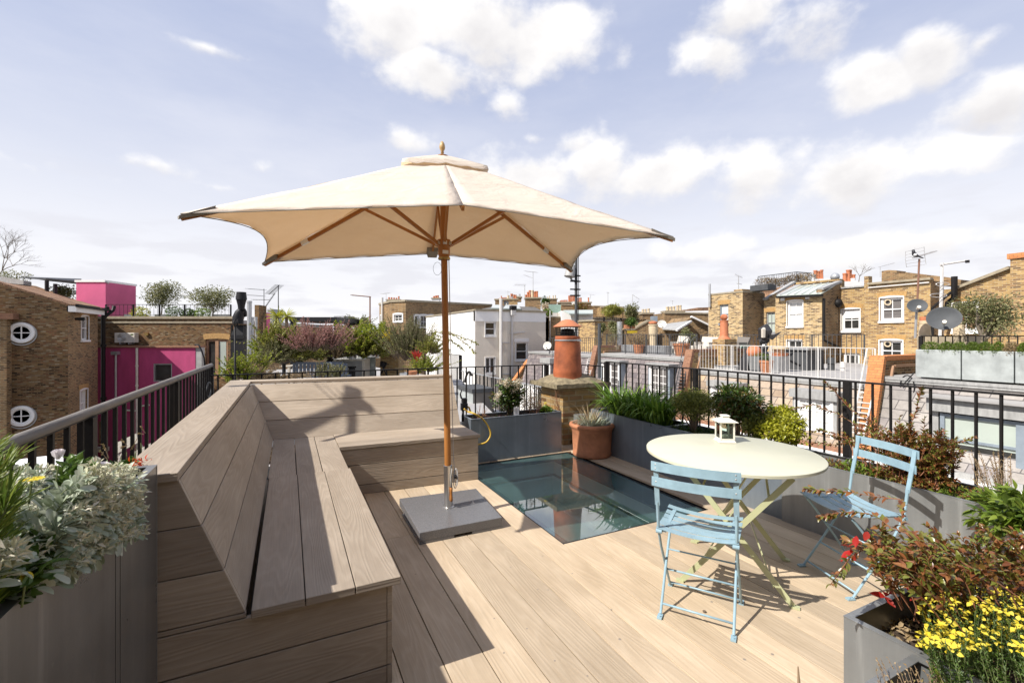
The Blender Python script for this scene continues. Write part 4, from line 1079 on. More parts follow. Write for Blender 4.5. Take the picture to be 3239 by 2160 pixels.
planter('sunlit zinc planter behind the right blue chair, with a bronze-leaved bush',3.745,4.19,.96,2.449,.545,'zinc',.06)
planter('zinc planter in the lower right corner with bare soil and yellow broom flowers',1.800,4.10,.20,.947,.550,'zinc',.13)
planter('low zinc planter at the bottom edge of the picture, holding dry twigs',1.16,1.782,.20,.736,.550,'zinc',.10)
t=thing('metal_box','small pale metal box end beside the terracotta pot at the planter corner','box',(3.72,5.22,0));mb=MB();mb.box(3.60,3.76,5.24,5.36,0,.46);mb.build('box_body','zinc',t)
# ---- terracotta pot in the corner
pc=Vector((3.575,4.90,0));t=thing('terracotta_pot','weathered terracotta pot with a rolled rim standing on the corner of the deck','plant pot',tuple(pc))
mb=MB();mb.lathe([(.0,.01),(.235,.0),(.247,.012),(.249,.045),(.244,.055),(.252,.20),(.257,.315),(.262,.325),(.262,.335),(.268,.345),(.268,.355),(.290,.375),(.297,.395),(.290,.415),(.262,.424),(.245,.415),(.238,.37),(.0,.36)],pc,44);mb.build('pot_body','terracotta',t,smooth=True)
mb=MB();mb.lathe([(.0,.385),(.12,.38),(.239,.365)],pc,20);mb.build('soil','soil',t)
t=thing('potted_grass','sparse grey-green grassy plant with dry stalks growing in the terracotta pot','plant',tuple(pc+Vector((0,0,.38))))
Vv,Ff=blades((pc.x,pc.y,.375),300,.21,.008,.75,.9,.45,rad=.17);mesh_np('foliage',Vv,Ff,'lf_silver',t)
Vv,Ff=blades((pc.x-.03,pc.y,.375),90,.34,.005,.8,.95,.3,rad=.12);mesh_np('dry_stalks',Vv,Ff,'lf_dry',t)
# ---- chimney stack of the house
SY0=5.50;sx0,sx1=3.512,4.20
cs=thing('chimney_stack','nearest chimney stack, with a big orange clay pot and red cowl at the deck corner','chimney',(3.85,5.85,0))
mb=MB();rows_=14;mb.box(sx0,sx1,SY0,SY0+.62,-.3,.812);o=mb.build('brick_shaft','brick_stack',cs)
mb=MB();X0,X1,Y0,Y1=3.36,4.30,5.42,6.22;nx,ny=16,14;zb,zt_=.815,.872
def capz(x,y):
 u=(x-X0)/(X1-X0)*2-1;v_=(y-Y0)/(Y1-Y0)*2-1
 return zt_+.145*(1-min(1,(.55*math.hypot(u,v_)+.45*max(abs(u),abs(v_)))**2.0))+.006*math.sin(x*31)*math.sin(y*27)
for i in range(nx+1):
 for j in range(ny+1):x_=X0+(X1-X0)*i/nx;y_=Y0+(Y1-Y0)*j/ny;mb.v.append((x_,y_,capz(x_,y_)))
for i in range(nx):
 for j in range(ny):a=i*(ny+1)+j;mb.f.append((a,a+ny+1,a+ny+2,a+1));mb.mi.append(0)
for(p,q)in(((X0,Y0),(X1,Y0)),((X1,Y0),(X1,Y1)),((X1,Y1),(X0,Y1)),((X0,Y1),(X0,Y0))):mb.face([(*p,zb),(*q,zb),(*q,zt_),(*p,zt_)])
mb.face([(X0,Y0,zb),(X0,Y1,zb),(X1,Y1,zb),(X1,Y0,zb)])
mb.build('stone_cap','stone_cap',cs)
pcx=Vector((3.745,5.74,0))
pp_=MB();pp_.lathe([(.215,.93),(.212,1.0),(.215,1.01),(.209,1.06),(.190,1.42),(.181,1.50),(.186,1.51),(.186,1.545),(.178,1.555),(.165,1.555),(.165,1.4)],pcx,36);pt_=pp_.build('chimney_pot','terracotta_old',cs,smooth='auto')
mb=MB();mb.lathe([(.187,1.485),(.192,1.487),(.192,1.503),(.187,1.505)],pcx,32);mb.box(pcx.x+.05,pcx.x+.11,pcx.y-.2,pcx.y-.18,1.48,1.51);mb.build('clamp_band','galv',cs,smooth='auto')
mb=MB()
for k in range(26):
 a=2*math.pi*k/26;mb.tube([(pcx.x+math.cos(a)*.166,pcx.y+math.sin(a)*.166,1.55),(pcx.x+math.cos(a)*.182,pcx.y+math.sin(a)*.182,1.70)],.0028,4)
for z in(1.57,1.61,1.65,1.69):mb.tube([(pcx.x+math.cos(2*math.pi*k/24)*(.168+(z-1.55)*.09),pcx.y+math.sin(2*math.pi*k/24)*(.168+(z-1.55)*.09),z)for k in range(24)],.0028,4,closed=True)
mb.lathe([(.10,1.50),(.11,1.60),(.09,1.66),(.02,1.67)],pcx,10)
mb.build('cage','iron',cs)
mb=MB();mb.lathe([(.212,1.690),(.215,1.699),(.19,1.715),(.14,1.745),(.09,1.785),(.03,1.803),(.0,1.805)],pcx,36);mb.lathe([(.0,1.70),(.205,1.69)],pcx,30)
cw=mb.build('cowl','terracotta_red',cs,smooth='auto')
# mast with a spotlight, behind the pot
ms=OD(K(540,200),7.4);t=thing('antenna_mast','grey steel mast with a downward spotlight rising behind the clay chimney pot','mast',(ms.x,ms.y,.9))
zt2=OD(V(1324,608),7.4).z;mb=MB();mb.tube([(ms.x,ms.y,.9),(ms.x,ms.y,zt2+.25)],.024,14);mb.build('pole','iron_grey',t,smooth='auto')
mb=MB()
for z in(zt2-.18,zt2-.27,zt2-.40,zt2-.50):mb.tube([(ms.x,ms.y,z-.012),(ms.x,ms.y,z+.012)],.036,10);mb.bar((ms.x-.10,ms.y+.02,z),(ms.x+.07,ms.y-.02,z),.02,.02)
mb.tube([(ms.x+.045,ms.y,zt2+.2),(ms.x+.05,ms.y,zt2-.4),(ms.x+.04,ms.y,1.8)],.006,5);mb.build('bracket','iron',t)
lpn=OD(V(1309,625),7.4);mb=MB();mb.lathe([(.0,.13),(.055,.12),(.075,.09),(.088,-.075),(.075,-.082),(.0,-.07)],lpn,20,Vector((.18,0,1)));mb.tube([lpn+Vector((0,0,-.07)),lpn+Vector((.03,0,-.13)),(ms.x,ms.y,lpn.z-.15)],.018,8);mb.build('spotlight','lead',t,smooth='auto')
# ---- railings of the deck
railing('balcony_railing','black iron railing with a weathered timber handrail at the left, next to the brick house',[(-.85,.3),(-.85,2.81),(-.85,4.65),(-.85,6.62)],-.35,1.18,.146,'iron',top=(.03,.012),bar=.018,posts=(1,2,3),post=.058,bottom=False,round_bar=False)
t=[o for o in bpy.data.objects if o.name.startswith('balcony_railing')][-1]
mb=MB();mb.tube([(-.85,.25,1.195),(-.85,3,1.196),(-.85,6.66,1.20),(-.85,6.72,1.195)],[.022,.022,.022,.014],12);mb.build('timber_handrail','grey_wood',t,smooth=True)
railing('balcony_railing','black iron railing behind the back of the bench and the far planter',[(-.80,6.2),(1.11,6.2),(2.24,6.2),(3.65,6.2)],-.35,1.105,.1385,'iron',top=(.036,.014),bar=.021,posts=(3,),post=.05)
railing('balcony_railing','black iron railing behind the right-hand row of planters',[(4.25,5.464),(4.25,3.81),(4.25,2.208),(4.25,.60),(4.25,-.4)],.30,1.175,.123,'iron',top=(.038,.014),bar=.021,posts=(0,1,2,3),post=.048)
railing('balcony_railing','short return of black railing beside the chimney stack',[(4.25,5.47),(4.12,6.2)],.30,1.10,.13,'iron',top=(.036,.014),bar=.021,posts=(1,),post=.045)
# cable coils and small junk on the left rail end
mb=MB();c_=OX((540+950/7.839,1130+800/7.839),-.83);mb.tube([c_+Vector((0,math.cos(a)*.16,math.sin(a)*.085))for a in[2*math.pi*k/22 for k in range(22)]],.008,6,closed=True)
o=mb.build('cable_coil','black',None,smooth=True,loc=tuple(c_));tag(o,'coil of black cable hung on the left railing near its far end','cable')
p_=[OX(V(x,y),-.86)for x,y in((487,838),(483,800),(474,770),(468,760))]
mb=MB();p_=[OD(A(*q),7.0)for q in((1885,1180),(1875,1080),(1850,1010),(1825,960),(1790,962))];mb.tube(p_,.012,6);o=mb.build('overhead_cable','black',None,smooth=True,loc=tuple(p_[0]));tag(o,'black cable sagging down from the pink wall top to the left railing','cable')
pl_=OD(B(402,1050),7.6);mb=MB();zt3=OD(B(405,600),7.6);mb.tube([(pl_.x,pl_.y,-.3),(pl_.x,pl_.y,zt3.z)],.016,8);mb.tube([zt3+Vector((.0,0,-.02)),zt3+Vector((-.02,0,.1)),zt3+Vector((.03,0,.14)),zt3+Vector((.03,0,.03))],.012,6)
o=mb.build('pole','iron',None,smooth=True,loc=(pl_.x,pl_.y,-.3));tag(o,'thin black upright pole behind the far left corner of the bench','pole')
# ---- hose and timer
hp=[OY(M(*q),5.12 if i>1 else 5.25)for i,q in enumerate(((395,865),(450,905),(520,925),(650,1000),(740,1120),(770,1220),(740,1300),(680,1350),(590,1378)))]
hp[-1]=hp[-1]+Vector((-.02,.03,0))
def spline(P,k=6):
 out=[]
 for i in range(len(P)-1):
  p0,p1,p2,p3=P[max(i-1,0)],P[i],P[i+1],P[min(i+2,len(P)-1)]
  for j in range(k):
   t_=j/k;out.append(0.5*((2*p1)+(p2-p0)*t_+(2*p0-5*p1+4*p2-p3)*t_**2+(3*p1-p0-3*p2+p3)*t_**3))
 return out+[P[-1]]
mb=MB();mb.tube(spline(hp),.0105,10);o=mb.build('garden_hose','hose',None,smooth=True,loc=tuple(hp[0]));tag(o,'yellow garden hose looping down in front of the far zinc planter','hose')
q=OY(M(400,850),5.33);t=thing('hose_timer','black watering timer and tap beside the right end of the bench back','tap timer',(q.x,q.y,.54))
mb=MB();mb.box(q.x-.045,q.x+.035,q.y-.03,q.y+.03,q.z-.03,q.z+.06);mb.box(q.x-.03,q.x+.03,q.y-.025,q.y+.04,q.z+.062,q.z+.12);mb.build('timer_body','black',t,bevel=.006)
mb=MB();mb.tube([(q.x-.04,q.y,q.z+.12),(q.x-.055,q.y,q.z+.17),(q.x-.04,q.y,q.z+.21),(q.x-.05,q.y,q.z+.24)],[.012,.010,.008,.004],8);mb.tube([(q.x-.02,q.y,q.z-.03),(q.x-.02,q.y,.50)],.016,8);mb.build('tap','black',t,smooth=True)
mb=MB();mb.tube([(q.x+.02,q.y,q.z+.02),(q.x+.06,q.y,q.z),(q.x+.085,q.y,q.z-.07)],.012,8);mb.build('hose_connector','hose',t,smooth=True)
# ---- plants in the far planter
vb=OY(M(1030,690),5.40);blobs=clumpy((vb.x,vb.y,vb.z+.02),(.24,.15,.19),30)
t=thing('flowering_bush','round viburnum bush with cream flower heads in the far zinc planter','bush',(vb.x,vb.y,.49))
mb=MB();limbs(mb,(vb.x-.01,vb.y,.49),random.sample(blobs,9),.012);mb.build('stem','bark',t,smooth=True)
Vv,Ff=cloud_leaves(blobs,1500,.055,.026,segs=2,shell=.6);mesh_np('foliage',Vv,Ff,'lf_dark',t)
fb=[]
for(a,b)in((905,480),(960,500),(1010,465),(1060,500),(1110,520),(1150,480),(1195,500),(1080,610),(1145,565),(870,680),(850,720),(900,650),(1000,540),(1215,690),(1180,470)):p=OY(M(a,b),5.29+random.uniform(-.02,.02));fb.append((p.x,p.y,p.z,.036,.03,.03))
Vv,Ff=cloud_leaves(fb,900,.014,.012,up=.8,shell=.8);mesh_np('flowers',Vv,Ff,'fl_white',t)
for nm,lab,px,rad,mat,n_,tw,lf in(
('dry_plant','wiry dry plant with tiny purple buds in the left part of the far planter',(640,880),(.13,.08,.22),'lf_dry',14,'red_twig',(.012,.006)),
('dry_plant','tangle of thin stems with yellow and purple flecks behind the white-flowered bush',(1400,820),(.22,.10,.32),'lf_dry',40,'red_twig',(.014,.008)),
('dry_plant','dry reddish seed stalks beside the brick chimney stack',(1700,880),(.12,.08,.36),'lf_dry',22,'red_twig',(.012,.006))):
 p=OY(M(*px),5.42);t=thing(nm,lab,'plant',(p.x,p.y,.49));st,en=shoot_ends((p.x,p.y,.49),rad,n_,up=1.2,base_r=rad[0]*.4)
 Vv,Ff,pth=sprays(st,en,12,lf[0],lf[1],.05,tip=.4);stems_from(pth,.0025,tw,t);mesh_np('foliage',Vv,Ff,mat,t)
p=OY(M(1560,860),5.33);t=thing('leafy_plant','low bright green plant with one yellow flower in the far planter','plant',(p.x,p.y,.49))
Vv,Ff=cloud_leaves([(p.x,p.y,.535,.075,.05,.045)],120,.05,.04,up=.9);mesh_np('foliage',Vv,Ff,'lf_lime',t)
f_=OY(M(1548,782),5.33);Vv,Ff=cloud_leaves([(f_.x,f_.y,f_.z,.014,.014,.006)],30,.014,.008,up=.6);mesh_np('flowers',Vv,Ff,'fl_yellow',t);mb=MB();mb.tube([(p.x,p.y,.53),f_],.002,5);mb.build('stem','green_stem',t)
t=thing('ground_leaves','low mixed green and purple leaves covering the soil of the far planter','plant',(2.6,5.38,.49));Vv,Ff=cloud_leaves([(2.15+.2*k,5.37,.50,.12,.10,.03)for k in range(6)],500,.03,.015,up=.6);mesh_np('foliage',Vv,Ff,'lf_purple',t)
p=OY(M(1135,900),5.24);t=thing('plant_tag','white paper plant tag hanging on the edge of the far planter','tag',(p.x,p.y,p.z));mb=MB();mb.box(p.x-.037,p.x+.037,p.y-.0015,p.y,p.z-.05,p.z+.055);mb.build('card','paper',t);mb=MB();[mb.box(p.x-.026,p.x+.02-.01*(k%2),p.y-.003,p.y-.0022,p.z+.035-k*.014,p.z+.038-k*.014)for k in range(5)];mb.build('print','iron_grey',t)
# ---- plants of the right-hand row
for k,(y,r_,n_)in enumerate(((4.78,.20,150),(4.42,.24,190),(4.10,.22,160))):
 t=thing('strap_leaf_clump',['strap-leaved clump nearest the chimney stack in the right planter','middle and largest strap-leaved clump spilling over the right planter rim','strap-leaved clump next to the rounded yellowish shrub'][k],'plant',(3.96,y,.50),'strap-leaved clumps in the right planter')
 Vv,Ff=blades((3.96,y,.49),int(n_*1.5),.54,.026,.66,1.05,.58,rad=.15,seg=7);mesh_np('foliage',Vv,Ff,'lf_agap',t)
def pbush(name,label,cat,px,X,rad,mat,n,L_,W_,nb=26,root_z=.49,fl=None,bark='bark',segs=2,up=.35,shell=.55,jit=.5,group=None):
 c=OX(px,X);blobs=clumpy(tuple(c),rad,nb);t=thing(name,label,cat,(c.x,c.y,root_z),group)
 mb=MB();limbs(mb,(c.x,c.y,root_z),random.sample(blobs,min(nb,12)),.010);mb.build('stem',bark,t,smooth=True)
 Vv,Ff=cloud_leaves(blobs,n,L_,W_,segs=segs,up=up,shell=shell,jit=jit);mesh_np('foliage',Vv,Ff,mat,t)
 return t,blobs
pbush('rounded_shrub','rounded fine-leaved shrub with yellowish green tips behind the table','bush',N(665,940),3.97,(.20,.33,.165),'lf_olive',8000,.024,.009,46,shell=.65)
pbush('dark_shrub','dark green bronze-tipped shrub in the middle of the right-hand row','bush',N(1140,960),4.0,(.16,.34,.22),'lf_dark',3000,.055,.018,40,shell=.6)
c=OX(N(1140,900),4.0);t=thing('bronze_shoots','upright bronze young shoots above the dark green shrub','plant',(c.x,c.y,.6));st,en=shoot_ends((c.x,c.y,.72),(.15,.48,.33),34,up=.9,base_r=.12)
Vv,Ff,pth=sprays(st,en,9,.048,.014,.06,tip=.55,whorl=2);stems_from(pth,.003,'red_twig',t);mesh_np('foliage',Vv,Ff,'lf_red',t)
pbush('golden_shrub','bright golden-green shrub next to the table edge','bush',N(1600,1195),3.95,(.15,.21,.125),'lf_gold',3000,.030,.020,26,shell=.7)
pbush('small_shrub','small olive-green shrub between the dark shrub and the golden one','bush',N(1310,1160),3.94,(.12,.15,.12),'lf_olive',2200,.024,.009,16)
pbush('golden_shrub','smaller golden shrub top partly behind the dark bronze branches','bush',N(1620,1035),4.08,(.10,.15,.08),'lf_gold',900,.028,.018,12)
for k,(y0,y1)in enumerate(((2.50,3.75),(1.25,2.40))):
 t=thing('ground_leaves',['low dark green cover under the shrubs behind the table','low brown-green cover in the sunlit right planter'][k],'plant',(3.95,(y0+y1)/2,.49));Vv,Ff=cloud_leaves([(3.93+random.uniform(-.05,.1),y0+(y1-y0)*j/9,.515,.12,.10,.045)for j in range(10)],2200,.022,.010,up=.6);mesh_np('foliage',Vv,Ff,['lf_mid','lf_red'][k],t)
 if k==1:Vv,Ff=cloud_leaves([(3.9,1.95,.53,.08,.16,.05),(3.9,1.3,.53,.1,.2,.04)],400,.035,.016,up=.8);mesh_np('fresh_leaves',Vv,Ff,'lf_lime',t)
# big bronze bush behind the right chair
c=Vector((4.0,1.70,.50));t=thing('bronze_leaved_bush','wide bronze and green leaved bush spreading over the railing behind the right chair','bush',tuple(c));st=[];en=[]
for(a,b,n_)in((900,560,16),(1100,480,20),(1300,520,22),(1500,560,20),(1650,640,16),(1000,700,16),(1200,680,20),(1450,700,20),(1600,760,14),(800,420,8),(1250,850,16),(1100,900,12),(1500,900,14),(1600,980,12),(950,850,10),(650,560,5),(1300,1000,14),(1150,1010,10),(620,640,4)):
 for j in range(n_):
  X=random.uniform(3.84,4.16);e_=OX(S(a+random.gauss(0,75),b+random.gauss(0,50)),X);en.append(tuple(e_));st.append((random.uniform(3.9,4.08),1.70+(e_.y-1.7)*.55+random.gauss(0,.05),max(.50,min(e_.z-.10,.50+random.random()*.2))))
Vv,Ff,pth=sprays(st,en,11,.038,.017,.14,whorl=2,tip=.35);stems_from(pth,.0028,'red_twig',t);mesh_np('foliage',Vv,Ff,'lf_red',t)
st=[];en=[]
for path in(((1150,700),(1215,400),(1270,200),(1300,80)),((900,520),(600,300),(450,130),(330,20)),((800,560),(450,330),(230,250),(20,300)),((800,620),(560,580),(350,520),(200,520)),((1500,640),(1700,620),(1830,580)),((700,640),(450,650),(180,640)),((620,600),(520,620),(400,560))):
 P_=[OX(S(*q),4.02+random.uniform(-.06,.06))for q in path]
 for a,b in zip(P_,P_[1:]):st.append(tuple(a));en.append(tuple(b))
Vv,Ff,pth=sprays(st,en,12,.036,.016,.03,whorl=2,tip=.05);stems_from(pth,.0035,'red_twig',t,'long_stem');mesh_np('spray_leaves',Vv,Ff,'lf_red',t)
# glossy lime leaved shrub at the right edge
t=thing('lime_leaved_shrub','fresh green large-leaved shrub at the right edge of the picture','bush',(3.75,.92,.5));st=[];en=[]
for(a,b)in[(random.uniform(1780,2318),random.uniform(1080,1560))for _ in range(36)]:e_=OX(S(a,b),random.uniform(3.4,3.85));en.append(tuple(e_));st.append((e_.x*.3+3.75*.7,e_.y*.5+.9*.5,max(.47,e_.z-.22)))
Vv,Ff,pth=sprays(st,en,9,.085,.032,.1,segs=5,tip=.35,whorl=2);stems_from(pth,.004,'green_stem',t);mesh_np('foliage',Vv,Ff,'lf_lime',t,True)
t=thing('dry_shrub','pale dry twiggy plant at the right edge between railing and bush','plant',(4.0,1.15,.5));st=[];en=[]
for _ in range(46):e_=OX(S(random.uniform(1760,2200),random.uniform(700,1000)),random.uniform(3.9,4.12));en.append(tuple(e_));st.append((4.0,e_.y*.6+1.15*.4,.52))
Vv,Ff,pth=sprays(st,en,10,.020,.006,.08,tip=.5);stems_from(pth,.002,'dry_twig',t);mesh_np('foliage',Vv,Ff,'lf_dry',t)
# near right planter: bronze sprays reaching over the chair, broom with yellow flowers
t=thing('bronze_sprays','bronze-red leafy branches arching over the corner planter in the lower right','bush',(2.7,.65,.45));st=[];en=[];z_=.78
def tp(a,b,z):return OZ(T(a,b),z)
for _ in range(175):
 a=random.uniform(700,2100);b=250+(a-700)*.02+random.gauss(150,130);z=random.uniform(.66,.84)
 if b>640+(a-1100)*.1:b-=200
 e_=tp(a,b,z);en.append(tuple(e_));st.append((e_.x+random.uniform(.03,.22),e_.y-random.uniform(-.05,.12),e_.z-random.uniform(.08,.22)))
Vv,Ff,pth=sprays(st,en,9,.034,.016,.14,segs=5,whorl=2,tip=.3);stems_from(pth,.0024,'red_twig',t);mesh_np('foliage',Vv,Ff,'lf_red',t,True)
st=[];en=[]
for path in(((1150,330),(900,210),(700,70),(420,60),(250,105)),((1300,350),(980,200),(990,30),(970,-60),(560,-120)),((1200,420),(760,330),(520,460),(350,700)),((1100,500),(800,440),(560,330),(480,300)),((1050,560),(900,500),(720,560)),((560,-120),(300,-130),(120,-150))):
 zz=(.80,.74);P_=[tp(*q,.80-.02*i)for i,q in enumerate(path)]
 for a,b in zip(P_,P_[1:]):st.append(tuple(a));en.append(tuple(b))
Vv,Ff,pth=sprays(st[:],en[:],11,.034,.016,.02,segs=5,whorl=2,tip=.05)if st else(None,None,None)
stems_from(pth,.003,'red_twig',t,'long_stem');mesh_np('spray_leaves',Vv,Ff,'lf_red',t,True)
P_=[tp(650,310,.80),tp(600,400,.78),tp(840,780,.58),tp(1220,800,.60)];Vv,Ff=cloud_leaves([(p.x,p.y,p.z,.02,.02,.015)for p in P_],16,.05,.022,segs=5);mesh_np('red_leaves',Vv,Ff,'lf_redb',t,True)
t=thing('yellow_broom','low broom bush covered in small bright yellow flowers in the lower right corner','bush',(2.35,.55,.43));st=[];en=[];fl=[]
for _ in range(230):
 a=random.uniform(1150,2100);b=random.uniform(640,1280)+(a-1150)*.12;z=random.uniform(.48,.74)
 e_=tp(a,b,z);en.append(tuple(e_));st.append((e_.x+random.uniform(-.02,.08),e_.y-random.uniform(-.02,.08),.44))
 if random.random()<.95 and b<1290:fl.append((e_.x,e_.y,e_.z,.018,.018,.014))
Vv,Ff,pth=sprays(st,en,22,.016,.0045,.08,tip=.25,whorl=2);stems_from(pth,.0013,'green_stem',t);mesh_np('foliage',Vv,Ff,'lf_mid',t)
Vv,Ff=cloud_leaves(fl,950,.0125,.011,segs=5,up=.7,shell=.6,curl=.5);mesh_np('flowers',Vv,Ff,'fl_yellow',t,True)
t=thing('leaf_litter','brown fallen leaves lying on the soil of the corner planter','leaf litter',(2.1,.75,.43));t['kind']='stuff'
Vv,Ff=cloud_leaves([(tp(a,b,.43).x,tp(a,b,.43).y,.428,.10,.06,.008)for a,b in((1000,1000),(900,1100),(1150,1100),(1300,1200),(1500,1350),(1700,1450))],420,.024,.012,segs=5,up=0);mesh_np('leaves',Vv,Ff,'lf_dry',t,True)
t=thing('dry_twigs','bare dry twigs and one green leaf in the low planter at the bottom edge','plant',(1.62,.60,.46));st=[];en=[]
for _ in range(34):e_=tp(random.uniform(720,1350),random.uniform(1330,1560),random.uniform(.56,.64));en.append(tuple(e_));st.append((e_.x+.02,e_.y-.05,.46))
Vv,Ff,pth=sprays(st,en,7,.012,.007,.05,tip=.3);stems_from(pth,.0018,'dry_twig',t);mesh_np('seed_heads',Vv,Ff,'lf_dry',t)
p=tp(1280,1530,.58);Vv,Ff=leaf_arrays(np.array([tuple(p+Vector((0,-.02,-.05)))]),np.array([[0,.1,1.0]]),np.array([[0,-1.0,.2]]),[.09],[.028],5,.2);mesh_np('leaf',Vv,Ff,'lf_lime',t,True)
p=OZ(T(75,1560),.50);t=thing('cane','short pale broken cane standing upright at the bottom edge','stick',(p.x,p.y,0));mb=MB();mb.tube([(p.x,p.y,0),(p.x,p.y,.50),(p.x-.004,p.y,.55)],[.006,.005,.002],6);mb.build('stick','dry_twig',t)
# ---- plants of the left planter
LZ=1.04
def lp_(a,b,X):return OX((a/1.823,1300+b/1.823),X)
t=thing('silver_leaved_plant','silver-leaved plant with pale buds spilling over the left planter','bush',(-.55,1.5,LZ));st=[];en=[];bd=[]
for _ in range(330):
 a=random.uniform(-60,800);lo=370+max(0,250-a)*.1;hi=900-max(0,a-450)*.50;b=random.uniform(lo,hi)
 X=-.42-.28*(1-(b-lo)/(hi-lo))+random.uniform(-.04,.05)
 e_=lp_(a,b,X)
 if e_.z<1.02 and X<-.44:e_=lp_(a,b,-.40)
 en.append(tuple(e_));s_=(min(e_.x-.03,-.47)-random.uniform(0,.08),e_.y+random.uniform(-.09,.05),LZ+.0+random.uniform(-.01,.03));st.append(s_)
 if random.random()<.45:bd.append((e_.x+.014,e_.y-.004,e_.z+.016,.017,.017,.014))
Vv,Ff,pth=sprays(st,en,9,.054,.0165,.22,segs=5,whorl=2,tip=.40,curl=.1,spread=1.5,prof=[(0,.16),(.3,.42),(.6,.85),(.8,1.0),(.93,.7),(1,.12)]);stems_from(pth,.002,'green_stem',t);mesh_np('foliage',Vv,Ff,'lf_silver',t,True)
Vv,Ff=cloud_leaves(bd,4200,.016,.0065,up=1.0,shell=.4);mesh_np('flower_buds',Vv,Ff,'lf_bud',t)
t=thing('green_spiky_plant','bright green narrow-leaved plant at the far left edge of the left planter','plant',(-.52,1.2,LZ));st=[];en=[]
for _ in range(64):
 a=random.uniform(-160,95);b=random.uniform(180,860)+max(0,a)*.9;X=random.uniform(-.56,-.40);e_=lp_(a,min(b,880),X);en.append(tuple(e_));st.append((e_.x-.05,e_.y+random.uniform(-.10,.0),max(1.03,e_.z-random.uniform(.08,.2))))
Vv,Ff,pth=sprays(st,en,16,.058,.0055,.1,segs=5,whorl=2,tip=.15,spread=.45,curl=.1);stems_from(pth,.002,'green_stem',t);mesh_np('foliage',Vv,Ff,'lf_grass',t,True)
t=thing('low_green_plant','rounded low green leaves under the spiky plant at the left edge','plant',(-.46,1.33,LZ));bl=[]
for(a,b)in((40,930),(120,940),(60,1000),(180,900),(20,1060),(120,860)):p=lp_(a,b,-.45);bl.append((p.x,p.y,p.z,.05,.05,.03))
Vv,Ff=cloud_leaves(bl,170,.030,.018,segs=5,up=.5);mesh_np('foliage',Vv,Ff,'lf_mid',t,True)
def daisy(label,px,X,r_,mat='fl_yellow',stem=.05,tilt=(0,0,1),petals=16,up=.15,nm='yellow_daisy'):
 c=lp_(*px,X);t=thing(nm,label,'flower',(c.x,c.y,c.z-stem));ax=Vector(tilt).normalized();q=ax.to_track_quat('Z','Y')
 P0=[];Dv=[];Nv=[]
 for k in range(petals):a=2*math.pi*k/petals;d=q@Vector((math.cos(a),math.sin(a),up));P0.append(tuple(c+d*r_*.15));Dv.append(tuple(d));Nv.append(tuple(ax))
 Vv,Ff=leaf_arrays(np.array(P0),np.array(Dv),np.array(Nv),[r_]*petals,[r_*(.42 if petals>8 else 1.1)]*petals,5,.0,[(0,.2),(.4,.8),(.8,1),(1,.5)]);mesh_np('petals',Vv,Ff,mat,t,True)
 mb=MB();mb.tube([c-Vector((.005,0,stem)),c],.0018,6);mb.build('stem','green_stem',t)
daisy('flat bright yellow daisy above the silver leaves',(185,400),-.50,.018)
daisy('small yellow daisy hanging low at the front of the left planter',(148,962),-.415,.0095,tilt=(1,-.6,.4))
daisy('white open bindweed flower near the far end of the left planter',(575,350),-.52,.026,'petal_white',petals=6,up=1.5,tilt=(.3,.1,1),nm='white_flower')
daisy('closed pinkish white bindweed flower standing above the silver leaves',(335,320),-.55,.026,'petal_white',petals=5,up=5,nm='white_flower')
t=thing('nettle_leaved_plant','serrated green-brown leaves at the back of the left planter','plant',(-.66,1.9,LZ));st=[];en=[]
for(a,b)in((470,300),(440,290),(380,310),(520,310),(690,330),(640,340),(730,330),(760,370),(700,380),(800,360),(600,350),(740,300),(780,340)):
 for k in range(3):X=-.60+random.uniform(-.05,.06);e_=lp_(a+random.gauss(0,15),b+random.gauss(0,12),X);en.append(tuple(e_));st.append((e_.x,e_.y+.02,LZ))
Vv,Ff,pth=sprays(st,en,6,.045,.022,.0,segs=5,whorl=2,tip=.55);stems_from(pth,.0018,'green_stem',t);mesh_np('foliage',Vv,Ff,'lf_mid',t,True)
P_=[lp_(a,b,-.52)for a,b in((800,290),(830,300),(790,315),(850,295),(770,300))];Vv,Ff=cloud_leaves([(p.x,p.y,p.z,.015,.015,.012)for p in P_],40,.020,.010,segs=5);mesh_np('red_leaves',Vv,Ff,leafm('orange_leaf',[(.5,.12,.02),(.6,.05,.02),(.35,.16,.04)],.4),t,True)
t=thing('dry_seed_stalks','dry seed stalks standing at the far end of the left planter','plant',(-.7,2.0,LZ));st=[];en=[]
for(a,b)in((590,190),(810,90),(700,170),(760,220),(700,210),(580,230),(800,130)):e_=lp_(a,b,-.68);en.append(tuple(e_));st.append((-.66,e_.y-.0,LZ+.02))
Vv,Ff,pth=sprays(st,en,14,.012,.007,.02,tip=.45);stems_from(pth,.0018,'dry_twig',t);mesh_np('seed_heads',Vv,Ff,'lf_dry',t)
o=[o for o in bpy.data.objects if o.name.startswith('zinc_planter')][0];mb=MB()
for(a,w_)in((665,.0016),(692,.0012)):y=lp_(a,900,-.43).y;mb.box(-.4302,-.4292,y,y+w_,.0,1.085)
mb.build('seam','dark_gap',o);mb=MB();mb.box(-.4302,-.4285,2.0565,2.0605,0,1.088);mb.build('corner_fold','zinc',o)
def lpoly(mb,pts,d,th=.02):mb.prism([OD(L(*p),d)for p in pts],cframe(0,th,0))
t=thing('wooden_chair','pale slatted wooden folding chair on the lower terrace, seen through the left railing','chair',tuple(OD(L(1850,1500),5)))
mb=MB();lpoly(mb,((1645,1225),(1700,1362),(2015,1195),(1990,1060)),5.0);mb.build('backrest','rattan',t);mb=MB();lpoly(mb,((1925,1345),(1985,1425),(2225,1265),(2225,1190)),4.9);mb.build('seat','rattan',t)
